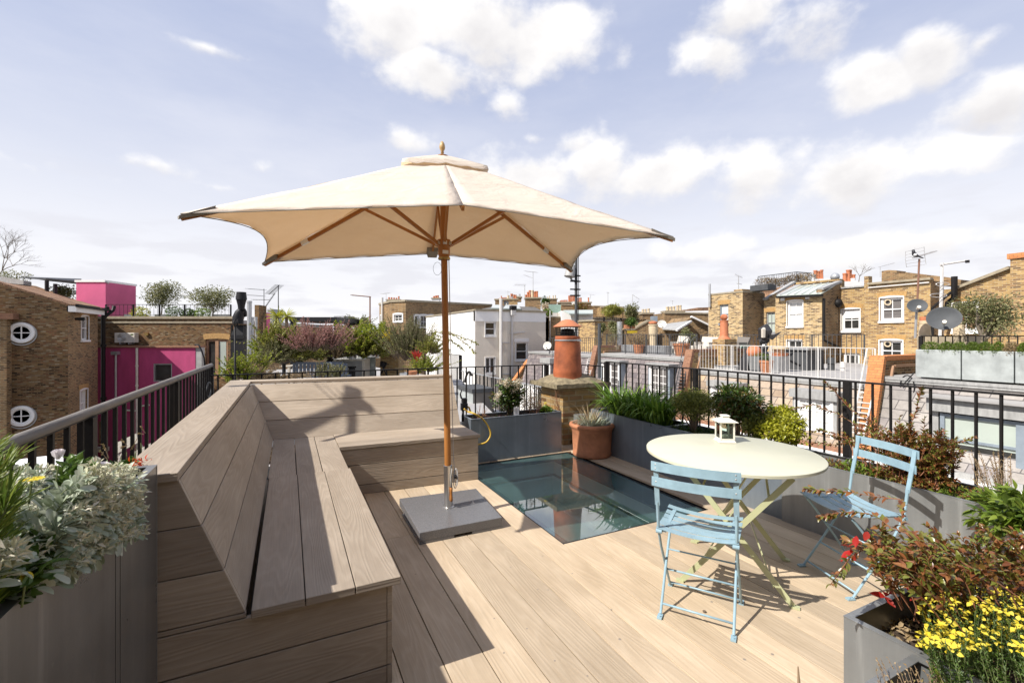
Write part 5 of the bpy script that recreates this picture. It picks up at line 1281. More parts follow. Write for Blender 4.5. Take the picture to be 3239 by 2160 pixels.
for p,q in(((1710,1350),(1830,1568)),((2000,1100),(2075,1290)),((1790,1330),(1700,1568))):mb=MB();mb.tube([OD(L(*p),5.02),OD(L(*q),5.02)],.014,6);mb.build('leg','rattan',t)
c=OD(L(440,1530),4.6);t=thing('white_table','round white table top on the lower terrace behind the left railing','table',(c.x,c.y,c.z-.7));mb=MB();mb.lathe([(.0,.0),(.42,0),(.42,-.03),(.0,-.03)],c,30);mb.build('tabletop','white_paint',t);mb=MB();mb.tube([c,c-Vector((0,0,.7))],.03,8);mb.build('leg','white_paint',t)
# ================================================================ SURROUNDING HOUSES
GZ=-9.0
gp=MB();gp.face([(-900,-600,GZ),(1500,-600,GZ),(1500,1800,GZ),(-900,1800,GZ)]);g=gp.build('ground','ground',None);struct(g)
def LPl(P0,P1):
 p=Pl('L',None);a=Vector((P0[0],P0[1],0));b=Vector((P1[0],P1[1],0));d=(b-a).normalized();n=Vector((d.y,-d.x,0))
 if n.dot(-a)<0:n=-n
 p.W=lambda u,z,o=0.0:a+d*u+n*o+Vector((0,0,z))
 def px(q):
  r=Vector(ray(q));t_=n.dot(a)/n.dot(r);w=r*t_;return((w-a).dot(d),CH+r.z*t_)
 p.px=px;p.len=(b-a).length;p.ang=math.atan2(d.y,d.x);return p
def Z(pl,p):return pl.px(p)[1]
def U(pl,p):return pl.px(p)[0]
def hbox(root,name,mat,pts,z0,z1):
 mb=MB();mb.prism([(p[0],p[1],z0)for p in pts],(0,0,z1-z0));return mb.build(name,mat,root)
# ---- left brick house with round windows
Y1=29.5;fY=Pl('Y',Y1);XC=OY(A(625,700),Y1).x;fP=Pl('P',XC)
h=thing('brick_house','sooty brick house with round white windows at the left edge','house',(XC,Y1,GZ))
zc=Z(fY,A(627,600));zl=Z(fY,A(0,405));xl=U(fY,A(0,405))
facade(h,fY,-27,XC,GZ,zc,[],'brick_old',top=[(-27,zl+(zl-zc)*.5),(xl,zl),(XC,zc)])
ye=U(fP,A(898,800));ze=Z(fP,A(898,655))
facade(h,fP,Y1,ye,GZ,ze,[dict(p1=A(745,695),p2=A(812,915),style='sash',cols=1,rows=2,glass='glass_grey',arch=True,surround=.03),dict(p1=L(1166,440),p2=L(1275,800),style='sash',cols=1,rows=2,glass='glass_blind',arch=True,surround=.03)],'brick_brown',top=[(Y1,zc),(ye,ze+.25)],arch='brick_arch')
hbox(h,'rear_wall','brick_old',[(-27,Y1+.4),(XC-.4,Y1+.4),(XC-.4,ye),(-27,ye+6)],GZ,zc-1.2)
mb=MB();P_=[OY(A(0,405),Y1),OY(A(627,600),Y1),OX(A(940,636),XC+.45),OD(A(640,540),35),OD(A(330,432),36),OD(A(-30,380),34)]
mb.prism(P_,(0,0,.10));mb.prism([P_[0]+Vector((-6,0,1.6)),P_[0],P_[-1],P_[-1]+Vector((-6,0,1.6))],(0,0,.10));mb.build('roof','roof_tile',h)
mb=MB();fP.bx(mb,Y1,ye,zc-.30,zc-.02,-.05,.30);mb.build('soffit','white_paint',h)
mb=MB();fP.bx(mb,Y1-.1,ye+.5,zc-.06,zc+.08,.30,.42);mb.build('gutter','iron',h)
mb=MB();px_,py_=XC+.18,ye+.22;mb.tube([(px_+.2,py_,ze+.3),(px_,py_,ze-.1),(px_,py_,GZ)],.10,10);mb.tube([(px_+.40,py_+.3,ze+.35),(px_+.38,py_+.2,ze+.1),(px_,py_,ze-.35)],.09,8)
for z in(ze-2,ze-5):mb.tube([(px_,py_,z),(px_,py_,z+.15)],.14,10)
mb.build('drainpipe','iron',h,smooth='auto')
for q,nm in(((200,850),0),(None,1)):
 c=OY(A(*q),Y1)if q else OY(L(315,810),Y1)
 mb=MB();ax=Vector((0,-1,0));mb.lathe([(.34,.02),(.34,.07),(.37,.10),(.47,.10),(.49,.05),(.49,-.02)],c,36,ax);mb.lathe([(.30,-.01),(.30,.05),(.34,.05)],c,36,ax);w_=mb.build('round_window','white_paint',h,smooth='auto')
 mb=MB();mb.box(c.x-.02,c.x+.02,c.y-.05,c.y-.01,c.z-.31,c.z+.31);mb.box(c.x-.31,c.x-.02,c.y-.05,c.y-.01,c.z-.02,c.z+.02);mb.box(c.x+.02,c.x+.31,c.y-.05,c.y-.01,c.z-.02,c.z+.02);mb.build('glazing_bar','white_paint',w_)
 mb=MB();mb.lathe([(.0,.0),(.32,.0)],c,30,ax);mb.build('pane','glass_dark',w_)
 mb=MB();mb.lathe([(.50,-.02),(.50,.04),(.55,.05),(.55,-.02)],c-Vector((0,0,.05)),30,ax);mb.build('lead_collar','lead',w_)
fY2=Pl('Y',29.05);x1=U(fY2,A(60,800));zt=Z(fY2,A(60,725));hbox(h,'side_wing','brick_brown',[(-27,29.05),(x1,29.05),(x1,Y1),(-27,Y1)],GZ,zt)
hbox(h,'parapet','brick_tile',[(-27,28.95),(x1+.25,28.95),(x1+.25,Y1),(-27,Y1)],zt,Z(fY2,A(60,672)))
mb=MB();c=OX(A(690,722),XC+.1);mb.tube([c,c+Vector((.35,0,0))],[.06,.09],8);mb.build('vent','iron',h)
mb=MB();P_=[OD(A(0,330),34),OD(A(215,368),34),OD(A(215,408),34),OD(A(0,388),34)];mb.prism(P_,(0,1.2,0));mb.build('roof_upstand','lead',h)
# ---- pink house (faces the deck squarely)
d=27.0;f=Pl('C',d);u0,u1=U(f,A(925,900)),U(f,A(1795,900));zt=Z(f,A(1300,985))
p0=f.W(u0,GZ);ph=thing('pink_house','bright pink rendered rear extension with one grey-framed window and two drainpipes','house',tuple(f.W((u0+u1)/2,GZ)),rz=-YAW)
facade(ph,f,u0-1,u1,GZ,zt,[dict(p1=A(1408,1132),p2=A(1580,1300),style='single',frame='galv',sill=False,set_in=.04),dict(p1=L(1420,885),p2=L(1552,1200),style='single',frame='oak_frame',sill=True)],'pink',th=.4)
mb=MB();f.bx(mb,u0-1,u1+.25,zt,zt+.10,-.6,.10);mb.build('coping','brick_tile',ph)
mb=MB();f.bx(mb,u1,u1+.35,GZ,zt,-.3,-.02);mb.build('pilaster','lead',ph)
mb=MB();u=U(f,A(1080,1050));f.bx(mb,u-.18,u+.18,Z(f,A(0,1050)),Z(f,A(0,1020)),.02,.26);mb.tube([f.W(u,Z(f,A(0,1045)),.12),f.W(u,GZ,.12)],.055,8);mb.build('drainpipe','galv',ph,smooth='auto')
mb=MB();u=U(f,A(1273,1050));mb.tube([f.W(u,zt-.02,.12),f.W(u,GZ,.12)],.06,8)
for y in(1160,1340):z=Z(f,A(0,y));mb.tube([f.W(u,z,.12),f.W(u,z+.1,.12)],.08,8)
z=Z(f,L(0,722));mb.tube([f.W(U(f,L(1870,0)),z,.12),f.W(u,z-.03,.12)],.05,8);z=Z(f,L(0,660));mb.tube([f.W(U(f,L(2070,0)),z,.12),f.W(U(f,L(2200,0)),z+.06,.12)],.05,8)
mb.build('drainpipe','cream_plastic',ph,smooth='auto')
mb=MB();z=Z(f,L(0,1250));f.bx(mb,u0-.5,U(f,L(1600,0)),z-.25,z,.02,.4);mb.build('balcony_slab','cream_plastic',ph)
# ---- long brick wall building with roof garden
d=29.0;f=Pl('C',d);u0,u1=U(f,A(880,900)),U(f,A(2150,900));zt=Z(f,A(1500,722))
wb=thing('brick_building','long sooty brick building behind the pink house, with a garden on its flat roof','building',tuple(f.W((u0+u1)/2,GZ)),rz=-YAW)
facade(wb,f,u0,u1,GZ,zt,[dict(p1=A(1888,912),p2=A(2092,1270),style='single',frame='oak_frame',glass='glass_dark',fw=.13,sill=False)],'brick_old')
arch_bricks(wb,f,U(f,A(1888,0)),U(f,A(2092,0)),Z(f,A(0,912)),'brick_arch',.34)
mb=MB();f.bx(mb,U(f,A(1975,0)),U(f,A(2005,0)),Z(f,A(0,1260)),Z(f,A(0,925)),-.12,-.02);mb.build('door_post','oak_frame',wb)
mb=MB();f.bx(mb,U(f,A(2010,0)),U(f,A(2070,0)),Z(f,A(0,1250)),Z(f,A(0,930)),-.13,-.075);mb.build('curtain','glass_green',wb)
mb=MB();f.bx(mb,u0,u1+.3,zt,zt+.16,-.6,.12);f.bx(mb,u0,u1,zt-.28,zt-.16,0.0,.06);mb.build('coping','coping',wb)
mb=MB();f.bx(mb,u0,u1,GZ,zt-.3,-16,-.38);mb.build('body','brick_brown',wb)
mb=MB();f.bx(mb,u0,u1,zt-.29,zt-.05,-16,-.61);mb.build('flat_roof','roof_grey',wb)
def rod(mb,f,a,b,r,o=.1):mb.tube([f.W(*f.px(a),o),f.W(*f.px(b),o)],r,8)
mb=MB();u,z=f.px(A(1190,895));hw=(U(f,A(1280,0))-U(f,A(1098,0)))/2;f.bx(mb,u-hw,u+hw,z-.31,z+.31,.05,.38);ac=thing('air_conditioner','white air conditioning unit with round fan grille fixed on the brick wall','air conditioner',tuple(f.W(u,z-.31,.2)),rz=-YAW);mb.build('casing','cream_plastic',ac,bevel=.02)
mb=MB();c=f.W(u-.18,z,.385);ax=Vector((-SY,-CY,0))
for r_ in(.04,.09,.14,.19,.24):mb.lathe([(r_,0),(r_+.012,.012),(r_+.02,0)],c,24,ax)
mb.build('fan_grille','galv',ac);mb=MB();f.bx(mb,u+.38,u+.55,z+.16,z+.24,.38,.386);mb.build('badge','lf_mid',ac);mb=MB();f.bx(mb,u-.3,u-.25,z-.42,z-.30,.0,.4);f.bx(mb,u+.25,u+.3,z-.42,z-.30,.0,.4);mb.build('bracket','galv',ac)
mb=MB();f.bx(mb,U(f,A(1340,0)),U(f,A(1370,0)),Z(f,A(0,875)),Z(f,A(0,850)),.0,.12);o=mb.build('wall_lamp','brass',None,loc=tuple(f.W(U(f,A(1355,0)),Z(f,A(0,870)),.05)));tag(o,'little brass wall light beside the air conditioning unit','lamp')
def crail(label,pts,z0,z1,step,mat='iron',**k):
 P_=[OD(p,dd)for p,dd in pts];return railing('roof_railing',label,[(p.x,p.y)for p in P_],z0,z1,step,mat,**k)
crail('thin black railing in front of the small trees on the brick roof garden',[(A(975,600),29.3),(A(1225,600),29.3),(A(1465,600),29.3),(A(1697,600),29.3),(A(2120,600),29.3)],zt+.16,Z(f,A(0,588)),.23,posts=(0,1,2,3,4),post=.09,bar=.02,top=(.04,.03))
f2=Pl('C',34.0)
ZR=zt
def ctree(label,px,rpx,d,root_px,mat,n,L_,W_,nb=26,tr=.05,cat='tree',nm='roof_garden_tree',group=None,bark='bark_pale',fl=None,nl=None):
 c=OD(px,d);rx=rpx[0]/1440*d;rz=rpx[1]/1440*d;rt=OD(root_px,d)
 return tree(nm,label,cat,(rt.x,rt.y,rt.z),clumpy(tuple(c),(rx,rx*.9,rz),nb),mat,n,L_,W_,tr,trunk_top=(rt.x*.7+c.x*.3,rt.y*.7+c.y*.3,c.z-rz*.7),group=group,bark=bark,fl=fl,nl=nl)
gp_='small trees on the brick roof garden'
ctree('pale small tree beside the pink tower on the brick roof garden',A(1090,500),(33,35),33,A(1120,700),'lf_far',1500,.15,.06,group=gp_)
ctree('round light green tree in the middle of the brick roof garden',A(1500,490),(60,38),33,A(1480,700),'lf_far',2600,.15,.06,group=gp_)
ctree('wide light green tree nearest the black flue on the brick roof garden',A(1960,550),(66,38),33,A(1950,700),'lf_far',2800,.15,.06,group=gp_)
ctree('olive green hedge tree under the black canopy left of the pink tower',A(600,470),(36,22),37,A(610,560),'lf_far',1300,.16,.07,nm='roof_garden_tree')
for k,(px,r_,mat,lab)in enumerate((((1605,668),23,'lf_mid','clipped dark green ball shrub behind the roof garden railing'),((1740,670),16,'lf_mid','smaller dark shrub between the two clipped balls of the roof garden'),((1862,675),21,'lf_lime','fresh green ball shrub at the right end of the roof garden'),((1290,672),24,'lf_gold','lime yellow shrub at the left end of the roof garden'))):
 c=OD(A(*px),31);r__=r_/1440*31;Vv,Ff=cloud_leaves([(c.x,c.y,c.z,r__,r__,r__*.8)],600,.10,.06,shell=.85);t=thing('ball_shrub',lab,'shrub',(c.x,c.y,c.z-r__*.8));mesh_np('foliage',Vv,Ff,mat,t)
mb=MB();fz=Pl('C',31.5)
for(a,b)in((1140,1315),(1420,1530),(1660,1790),(1950,2080)):
 o=MB();fz.bx(o,U(fz,A(a,0)),U(fz,A(b,0)),ZR,Z(fz,A(0,680)),-.4,0);o=o.build('roof_planter','zinc',None,loc=tuple(fz.W(U(fz,A((a+b)/2,0)),ZR)));o['group']='troughs on the brick roof garden';tag(o,{1140:'pale trough at the left end of the roof garden',1420:'grey trough under the middle roof garden tree',1660:'grey trough between the two clipped ball shrubs',1950:'grey trough under the right roof garden tree'}[a],'planter','troughs on the brick roof garden')
# pink stair tower and canopy
d=31.0;f=Pl('C',d);u0,u1=U(f,A(700,0)),U(f,A(970,0));zt=Z(f,A(0,385));pt=thing('pink_tower','faded pink rendered stair tower with a sloping side on the roof garden','stair tower',tuple(f.W(u0,ZR,0)),rz=-YAW)
mb=MB();f.bx(mb,u0,u1,ZR,zt,-2.5,0);P_=[OD(A(970,390),31),OD(A(1142,557),33.5),OD(A(1142,720),33.5),OD(A(970,735),31)];P_[2].z=ZR;P_[3].z=ZR;mb.prism(P_,cframe(-1.5,1.0,0));mb.build('wall','pink_dusty',pt)
mb=MB();f.bx(mb,u0-.06,u1,zt,zt+.14,-2.6,.06);mb.build('capping','white_paint',pt);mb=MB();mb.bar(P_[0]+Vector((0,0,.05)),P_[1]+Vector((0,0,.05)),.16,.08);mb.build('sloping_cap','lead',pt);mb=MB();q0=P_[0].lerp(P_[1],.08);q1=P_[0].lerp(P_[1],.30);off=cframe(.04,-.03,0);mb.prism([Vector((q0.x,q0.y,ZR))+off,Vector((q1.x,q1.y,ZR))+off,Vector((q1.x,q1.y,ZR+2.2))+off,Vector((q0.x,q0.y,ZR+2.2))+off],cframe(-.05,.03,0));mb.build('door','pink',pt)
pg=thing('roof_canopy','flat black slatted canopy on posts left of the pink stair tower','canopy',tuple(OD(A(430,470),32)))
mb=MB();mb.prism([OD(A(195,334),40),OD(A(748,354),37),OD(A(697,376),32),OD(A(420,350),32.5)],(0,0,-.12));P_=[OD(A(195,334),40),OD(A(748,354),37),OD(A(697,378),32),OD(A(420,352),32.5)]
mb2=MB();mb2.prism([OD(A(205,338),39.5),OD(A(430,372),32.5),OD(A(700,402),32),OD(A(700,378),32),OD(A(430,350),32.5)],(0,.1,0));mb.build('slatted_roof','black',pg);mb2.build('fascia','black',pg)
for(x,y0,y1)in((430,372,480),(508,400,500)):mb=MB();a,b=OD(A(x,y0),32.3),OD(A(x,y1),32.3);mb.tube([a,b],.12,4);mb.build('post','black',pg)
# bare tree far left
t=thing('bare_tree','leafless twiggy tree behind the brick house at the left edge','tree',tuple(OD(A(-20,600),46)));mb=MB();tw=MB();b0=OD(A(-60,420),46)
def grow(p,d,L_,r,k):
 q=p+d*L_;(mb if k<2 else tw).tube([p,p.lerp(q,.5)+Vector((0,0,L_*.05)),q],r,4,caps=False,r2=r*.6)
 if k<6:
  for _ in range(3 if k<4 else 2):
   dd=(d+Vector((random.gauss(0,.42),random.gauss(0,.42),random.gauss(.08,.25)))).normalized();grow(q,dd,L_*random.uniform(.62,.88),r*.62,k+1)
grow(b0,Vector((.35,.1,1)).normalized(),1.7,.07,0);mb.build('trunk','bark',t);tw.build('twigs','bark',t)
Vv,Ff=cloud_leaves([tuple(OD(A(150,330),46))+(1.2,1,.5),tuple(OD(A(0,330),46))+(.8,1,.6)],500,.2,.09);mesh_np('crown',Vv,Ff,'lf_far',t)
# black flue and pipes
d=24.0;f=Pl('C',d);fl=thing('extract_flue','large black kitchen extract duct with a cone top standing against the brick wall','flue',tuple(f.W(U(f,A(2180,0)),GZ,0)),rz=-YAW)
def cpt(a,b,o=0.0):u,z=f.px(A(a,b));return f.W(u,z,o)
mb=MB();mb.tube([cpt(2217,545),cpt(2217,477)],[.265,.225],20);mb.build('cowl','black_duct',fl,smooth='auto')
mb=MB();mb.tube([cpt(2217,640),cpt(2217,600),cpt(2217,546)],[.15,.17,.24],20);mb.tube([cpt(2185,770),cpt(2187,705),cpt(2200,665),cpt(2216,640)],[.26,.26,.22,.16],18);mb.tube([cpt(2225,690,-.3),cpt(2217,640,-.1)],.16,10);mb.build('round_duct','black_duct',fl,smooth='auto')
mb=MB();a,b=U(f,A(2122,0)),U(f,A(2230,0));zt_,z2=Z(f,A(0,870)),Z(f,A(0,775));f.bx(mb,a,b,GZ,zt_,-.6,0);a2,b2=U(f,A(2150,0)),U(f,A(2222,0))
mb.hexa([f.W(a,zt_,0),f.W(b,zt_,0),f.W(b,zt_,-.6),f.W(a,zt_,-.6),f.W(a2,z2,-.1),f.W(b2,z2,-.1),f.W(b2,z2,-.5),f.W(a2,z2,-.5)]);mb.build('square_duct','black_duct',fl)
mb=MB()
for y in(900,1070):f.bx(mb,a-.04,b+.04,Z(f,A(0,y+8)),Z(f,A(0,y)),-.64,.04)
f.bx(mb,a-.15,a-.08,GZ,z2,-.3,-.2);f.bx(mb,U(f,A(2105,0)),U(f,A(2260,0)),z2-.06,z2,-.3,-.2);mb.build('bracket','iron',fl)
for(x,y0,y1,r_,dd,lab)in(((529),378,850,.11,23.5,'tallest silver flue pipe right of the black duct'),(556,520,850,.075,23.6,'short silver pipe next to the tallest flue pipe'),(589,520,700,.06,24,'thin grey pipe rightmost of the three flue pipes')):
 f=Pl('C',dd);u=U(f,B(x,0));mb=MB();mb.tube([f.W(u,GZ),f.W(u,Z(f,B(0,y0)))],r_,12)
 z_=Z(f,B(0,y0));mb.tube([f.W(u,z_-.05),f.W(u,z_+.05)],r_*1.15,12);o=mb.build('flue_pipe','galv',None,smooth='auto',loc=tuple(f.W(u,GZ)));tag(o,lab,'pipe','silver flue pipes')
f=Pl('C',25.5);mb=MB();f.bx(mb,U(f,B(575,0)),U(f,B(612,0)),GZ,Z(f,B(0,405)),-.8,0);o=mb.build('brick_pier','brick_old',None,loc=tuple(f.W(U(f,B(590,0)),GZ)));tag(o,'narrow dark pier behind the silver flue pipes','pier')
f=Pl('C',27.5);mb=MB();f.bx(mb,U(f,B(612,0)),U(f,B(650,0)),ZR-1.5,Z(f,B(0,470)),-.8,0);o=mb.build('pink_chimney','pink_dusty',None,loc=tuple(f.W(U(f,B(630,0)),ZR-1.5)));tag(o,'small pink chimney top among the aerials','chimney')
# ---- aerials
def yagi(label,base,top,d,booms,mat='iron',r_=.02,el=.0,cat='aerial',nm='tv_aerial'):
 """booms: (start pixel, end pixel, element half length in metres, count)"""
 a,b=OD(base,d),OD(top,d);t=thing(nm,label,cat,tuple(a));mb=MB();mb.tube([a,b],r_,6);mb.build('mast',mat,t)
 for(p,q,hl,n)in booms:
  mb=MB();P0,P1=OD(p,d),OD(q,d);mb.tube([P0,P1],r_*.7,5);P0,P1=P0,P1;side=cframe(.6,.8,0).normalized()if hl>0 else Vector((0,0,1))
  if el:side=(side*(1-el)+Vector((0,0,el))).normalized()
  for k in range(n):c=P0.lerp(P1,(k+.3)/n);mb.tube([c-side*abs(hl),c+side*abs(hl)],r_*.35,4)
  mb.build('boom',mat,t)
 return t
yagi('dark aerial with two long level booms, left of the tilted one',B(658,560),B(658,262),30,[(B(520,262),B(658,272),.25,12),(B(510,317),B(650,326),.25,10),(B(560,358),B(705,360),.2,6)],r_=.022)
yagi('tilted aerial pointing down on a pale mast beside the two-boom aerial',B(785,470),B(785,230),30,[(B(795,228),B(700,312),.3,12),(B(755,300),B(668,425),.08,10)],r_=.03)
yagi('long single-boom aerial on a tall mottled pole left of the bay-fronted building',B(1597,640),B(1597,330),28,[(B(1435,318),B(1600,333),.12,14)],'rust',r_=.045)
yagi('white small aerial on the roof of the bay-fronted building',B(1740,372),B(1740,305),50,[(B(1700,308),B(1775,298),.3,8)],'alu',r_=.02)
yagi('two-boom aerial above the orange chimney pots',C(1143,370),C(1143,150),44,[(C(1050,142),C(1195,157),.3,9),(C(1040,187),C(1135,222),.2,7)],'alu',r_=.03)
yagi('aerial with swept elements above the white house roof',C(1045,470),C(1045,300),42,[(C(925,300),C(1055,310),.3,8)],'alu',r_=.03,el=.4)
yagi('tiny aerial over the left chimney pots',C(845,440),C(845,365),50,[(C(820,380),C(868,388),.3,5)],'alu',r_=.02)
yagi('small aerial right of the metal mast',C(1820,470),C(1825,415),55,[(C(1805,416),C(1872,424),.3,7)],'alu',r_=.02)
yagi('thin aerial mast above the far brick parapet',C(2027,555),C(2027,385),45,[(C(2012,392),C(2040,400),.2,4)],'alu',r_=.025)
yagi('aerial pointing down right on a thin mast over the roof trees',D(392,250),D(396,125),45,[(D(395,127),D(480,185),.2,9)],'alu',r_=.025)
yagi('small aerial above the five cream chimney pots',D(891,250),D(891,200),48,[(D(868,200),D(910,206),.25,5)],'alu',r_=.02)
yagi('aerial with broad elements on the flat roof of the tall yellow brick wing',E(608,530),E(608,370),32,[(E(570,352),E(648,388),.35,7),(E(588,445),E(642,457),.1,3)],'alu',r_=.028,el=.3)
yagi('long thin aerial behind the brick parapet, left of the bird aerial',G(470,380),G(470,275),38,[(G(455,278),G(618,235),.12,12)],'alu',r_=.025)
# ================================================================ GARDEN NEXT DOOR
nb=thing('neighbour_building','building next door carrying the planted roof terrace behind the bench','building',(2,16,GZ))
FQ=[OZ(p,.79)for p in(M(345,108),B(1900,822))];pl_=[(-1.0,8.6),(3.9,8.6),(FQ[0].x,FQ[0].y),(FQ[1].x,FQ[1].y),(4.2,26),(-2.0,26)]
hbox(nb,'body','brick_brown',pl_,GZ,-.30)
hbox(nb,'terrace_floor','roof_grey',pl_,-.298,-.15)
hbox(nb,'lower_terrace','roof_grey',[(-1.0,6.6),(5.4,6.6),(5.4,14.5),(5.0,8.6),(-1.0,8.5)],GZ,-.56)
def fpts(*q):return[OZ(p,.79)for p in q]
P_=fpts(B(1900,822),M(0,72),M(345,108));FN=P_[::-1];railing('garden_fence','tall black bar fence along the right side of the roof garden next door',[(p.x,p.y)for p in P_],-.45,.80,.12,'iron',posts=(2,),post=.09,bar=.022,top=(.03,.02),cat='fence')
railing('low_railing','low black railing with a pale blue top rail behind the wicker box',[(5.06,14.0),(5.06,8.9),(5.06,6.6)],-.62,.42,.27,'iron',handmat='galv',top=(.05,.02),posts=(1,2),post=.06,bar=.03,bottom=False)
P_=[OD(M(*q),14.0)for q in((400,490),(425,400),(455,345),(480,350),(500,400))];mb=MB();mb.tube(spline(P_),.035,8);o=mb.build('ladder_hoop','iron',None,smooth=True,loc=tuple(P_[0]));tag(o,'curved black ladder hoop above the wicker storage box','handrail')
# garden bench (slate blue), picnic table, white trough, wicker box
d=15.0;f=Pl('C',d);a,b=U(f,B(912,0)),U(f,B(1392,0));zt,zb=Z(f,B(0,912)),Z(f,B(0,1085))
bn=thing('garden_bench','slate blue slatted garden bench seen from behind in the roof garden','bench',tuple(f.W((a+b)/2,-.15)),rz=-YAW)
mb=MB();f.bx(mb,a+.10,b-.14,zt-.07,zt+.01,-.04,0);f.bx(mb,a+.02,a+.12,zt-.10,zt-.03,-.04,0);f.bx(mb,b-.16,b-.02,zt-.10,zt-.03,-.04,0);mb.build('top_rail','furn_blue',bn)
for u in(a+.03,b-.03):mb=MB();f.bx(mb,u-.03,u+.03,-.15,zt-.05,-.05,.0);mb.build('leg','furn_blue',bn)
mb=MB();f.bx(mb,a,b,.18,.25,-.04,0);f.bx(mb,a,b,.20,.24,-.5,-.05);mb.build('seat','furn_blue',bn)
for k in range(13):mb=MB();u=a+.14+(b-a-.28)*k/12;f.bx(mb,u-.055,u+.035,.25,zt-.07,-.035,-.01);mb.build('back_slat','furn_blue',bn)
d=16.5;f=Pl('C',d);a,b=U(f,B(790,0)),U(f,B(1000,0));zt=Z(f,B(0,945));t=thing('garden_table','pale slatted timber table left of the slate blue bench','table',tuple(f.W((a+b)/2,-.15)),rz=-YAW)
mb=MB();[f.bx(mb,a+.02*k,b,zt-.03,zt,-.14*k-.11,-.14*k)for k in range(7)];mb.build('tabletop','rattan',t);mb=MB();f.bx(mb,a+.3,a+.38,-.15,zt-.03,-.1,-.02);mb.build('leg','rattan',t);mb=MB();f.bx(mb,b-.38,b-.3,-.15,zt-.03,-.1,-.02);mb.build('leg','rattan',t)
d=17.2;f=Pl('C',d);a,b=U(f,B(1250,0)),U(f,B(1545,0));zt=Z(f,B(0,886));t=thing('outdoor_cabinet','white open-fronted cabinet behind the slate blue bench','cabinet',tuple(f.W(b,-.15)),rz=-YAW)
mb=MB();f.bx(mb,a,b,zt-.06,zt,-.7,0);f.bx(mb,b-.08,b,-.15,zt-.06,-.7,0);f.bx(mb,a,a+.08,-.15,zt-.06,-.7,0);mb.build('frame','cream_plastic',t);mb=MB();f.bx(mb,a+.08,b-.08,-.15,zt-.06,-.7,-.6);mb.build('back_panel','galv',t);mb=MB();a=U(f,B(1455,0));mb.lathe([(.13,-.15),(.11,.35),(.15,.38),(.15,.42),(.0,.42)],f.W(a,0,.2),14);o=mb.build('black_pot','black',None,smooth='auto',loc=tuple(f.W(a,-.15,.2)));tag(o,'black ribbed pot in front of the white cabinet','pot')
for k,(x0,x1,y0)in enumerate(((1490,1585,866),(1588,1645,866))):f=Pl('C',18.0+k*.05);mb=MB();f.bx(mb,U(f,B(x0,0)),U(f,B(x1,0)),-.15,Z(f,B(0,y0)),-.04,0);o=mb.build('screen_panel','zinc_trough',None,loc=tuple(f.W(U(f,B(x0,0)),-.15)));tag(o,['wider silvery screen panel beside the white cabinet','narrow silvery screen panel next to the short brick pier'][k],'panel')
f=Pl('C',16.8);mb=MB();u=U(f,B(1238,0));mb.lathe([(.10,-.15),(.10,.62),(.14,.66),(.14,.70),(.08,.72),(.10,.80),(.06,.92),(.0,.93)],f.W(u,0),14);o=mb.build('patio_chimney','iron',None,smooth='auto',loc=tuple(f.W(u,-.15)));tag(o,'small black iron post lantern left of the white cabinet','ornament')
f=Pl('C',16.0);t=thing('kettle_barbecue','covered grey barbecue hood among the plants left of the bench','barbecue',tuple(f.W(U(f,B(830,0)),-.15)));mb=MB();c=f.W(U(f,B(835,0)),Z(f,B(0,872)));mb.lathe([(.26,0),(.23,.07),(.13,.12),(.0,.13)],c,20);mb.build('hood','galv',t,smooth=True);mb=MB();mb.lathe([(.34,-.02),(.25,-.15),(.06,-.25),(.06,-.8)],c,14);mb.build('stand','black',t,smooth='auto')
f=Pl('C',17.0);mb=MB();c=f.W(U(f,B(1440,0)),Z(f,B(0,882)));mb.lathe([(.13,0),(.13,.18),(.05,.2),(.0,.2)],c,14);mb.tube([c+Vector((.05,0,.12)),c+Vector((.18,0,.33))],.02,6);mb.tube([c+Vector((-.1,0,.05)),c+Vector((-.22,0,.15)),c+Vector((-.1,0,.18))],.015,6);o=mb.build('watering_can','galv',None,smooth='auto',loc=tuple(c));tag(o,'grey watering can standing on the white cabinet','watering can')
# short brick pier with terracotta pots
d=18.0;f=Pl('C',d);a,b=U(f,B(1688,0)),U(f,B(1850,0));zt=Z(f,B(0,848));t=thing('brick_pier','short pale brick pier with a stone top carrying terracotta pots','pier',tuple(f.W((a+b)/2,-.15)),rz=-YAW)
mb=MB();f.bx(mb,a,b,-.15,zt,-1,0);mb.build('shaft','brick_stack',t);mb=MB();f.bx(mb,a-.12,b+.1,zt,zt+.16,-1.1,.1);mb.build('stone_top','coping',t)
def potgeo(c,r_,h_,mat='terracotta',soil=True):
 mb=MB();mb.lathe([(.0,0),(r_*.68,0),(r_*.92,h_*.82),(r_,h_*.83),(r_,h_),(r_*.88,h_),(r_*.84,h_*.88),(.0,h_*.88)],c,20);return mb
for(x,r_,h_,y,lab)in((1700,.19,.34,845,'left terracotta pot on the short brick pier'),(1764,.20,.53,842,'tall terracotta pot in the middle of the short brick pier'),(1822,.17,.32,842,'right terracotta pot on the short brick pier')):
 c=f.W(U(f,B(x,0)),zt+.16,-.15);o=potgeo(c,r_,h_).build('terracotta_pot','terracotta',None,smooth='auto',loc=tuple(c));tag(o,lab,'plant pot','pots on the short brick pier')
f=Pl('C',16.5);c=f.W(U(f,B(1765,0)),-.15,-.2)
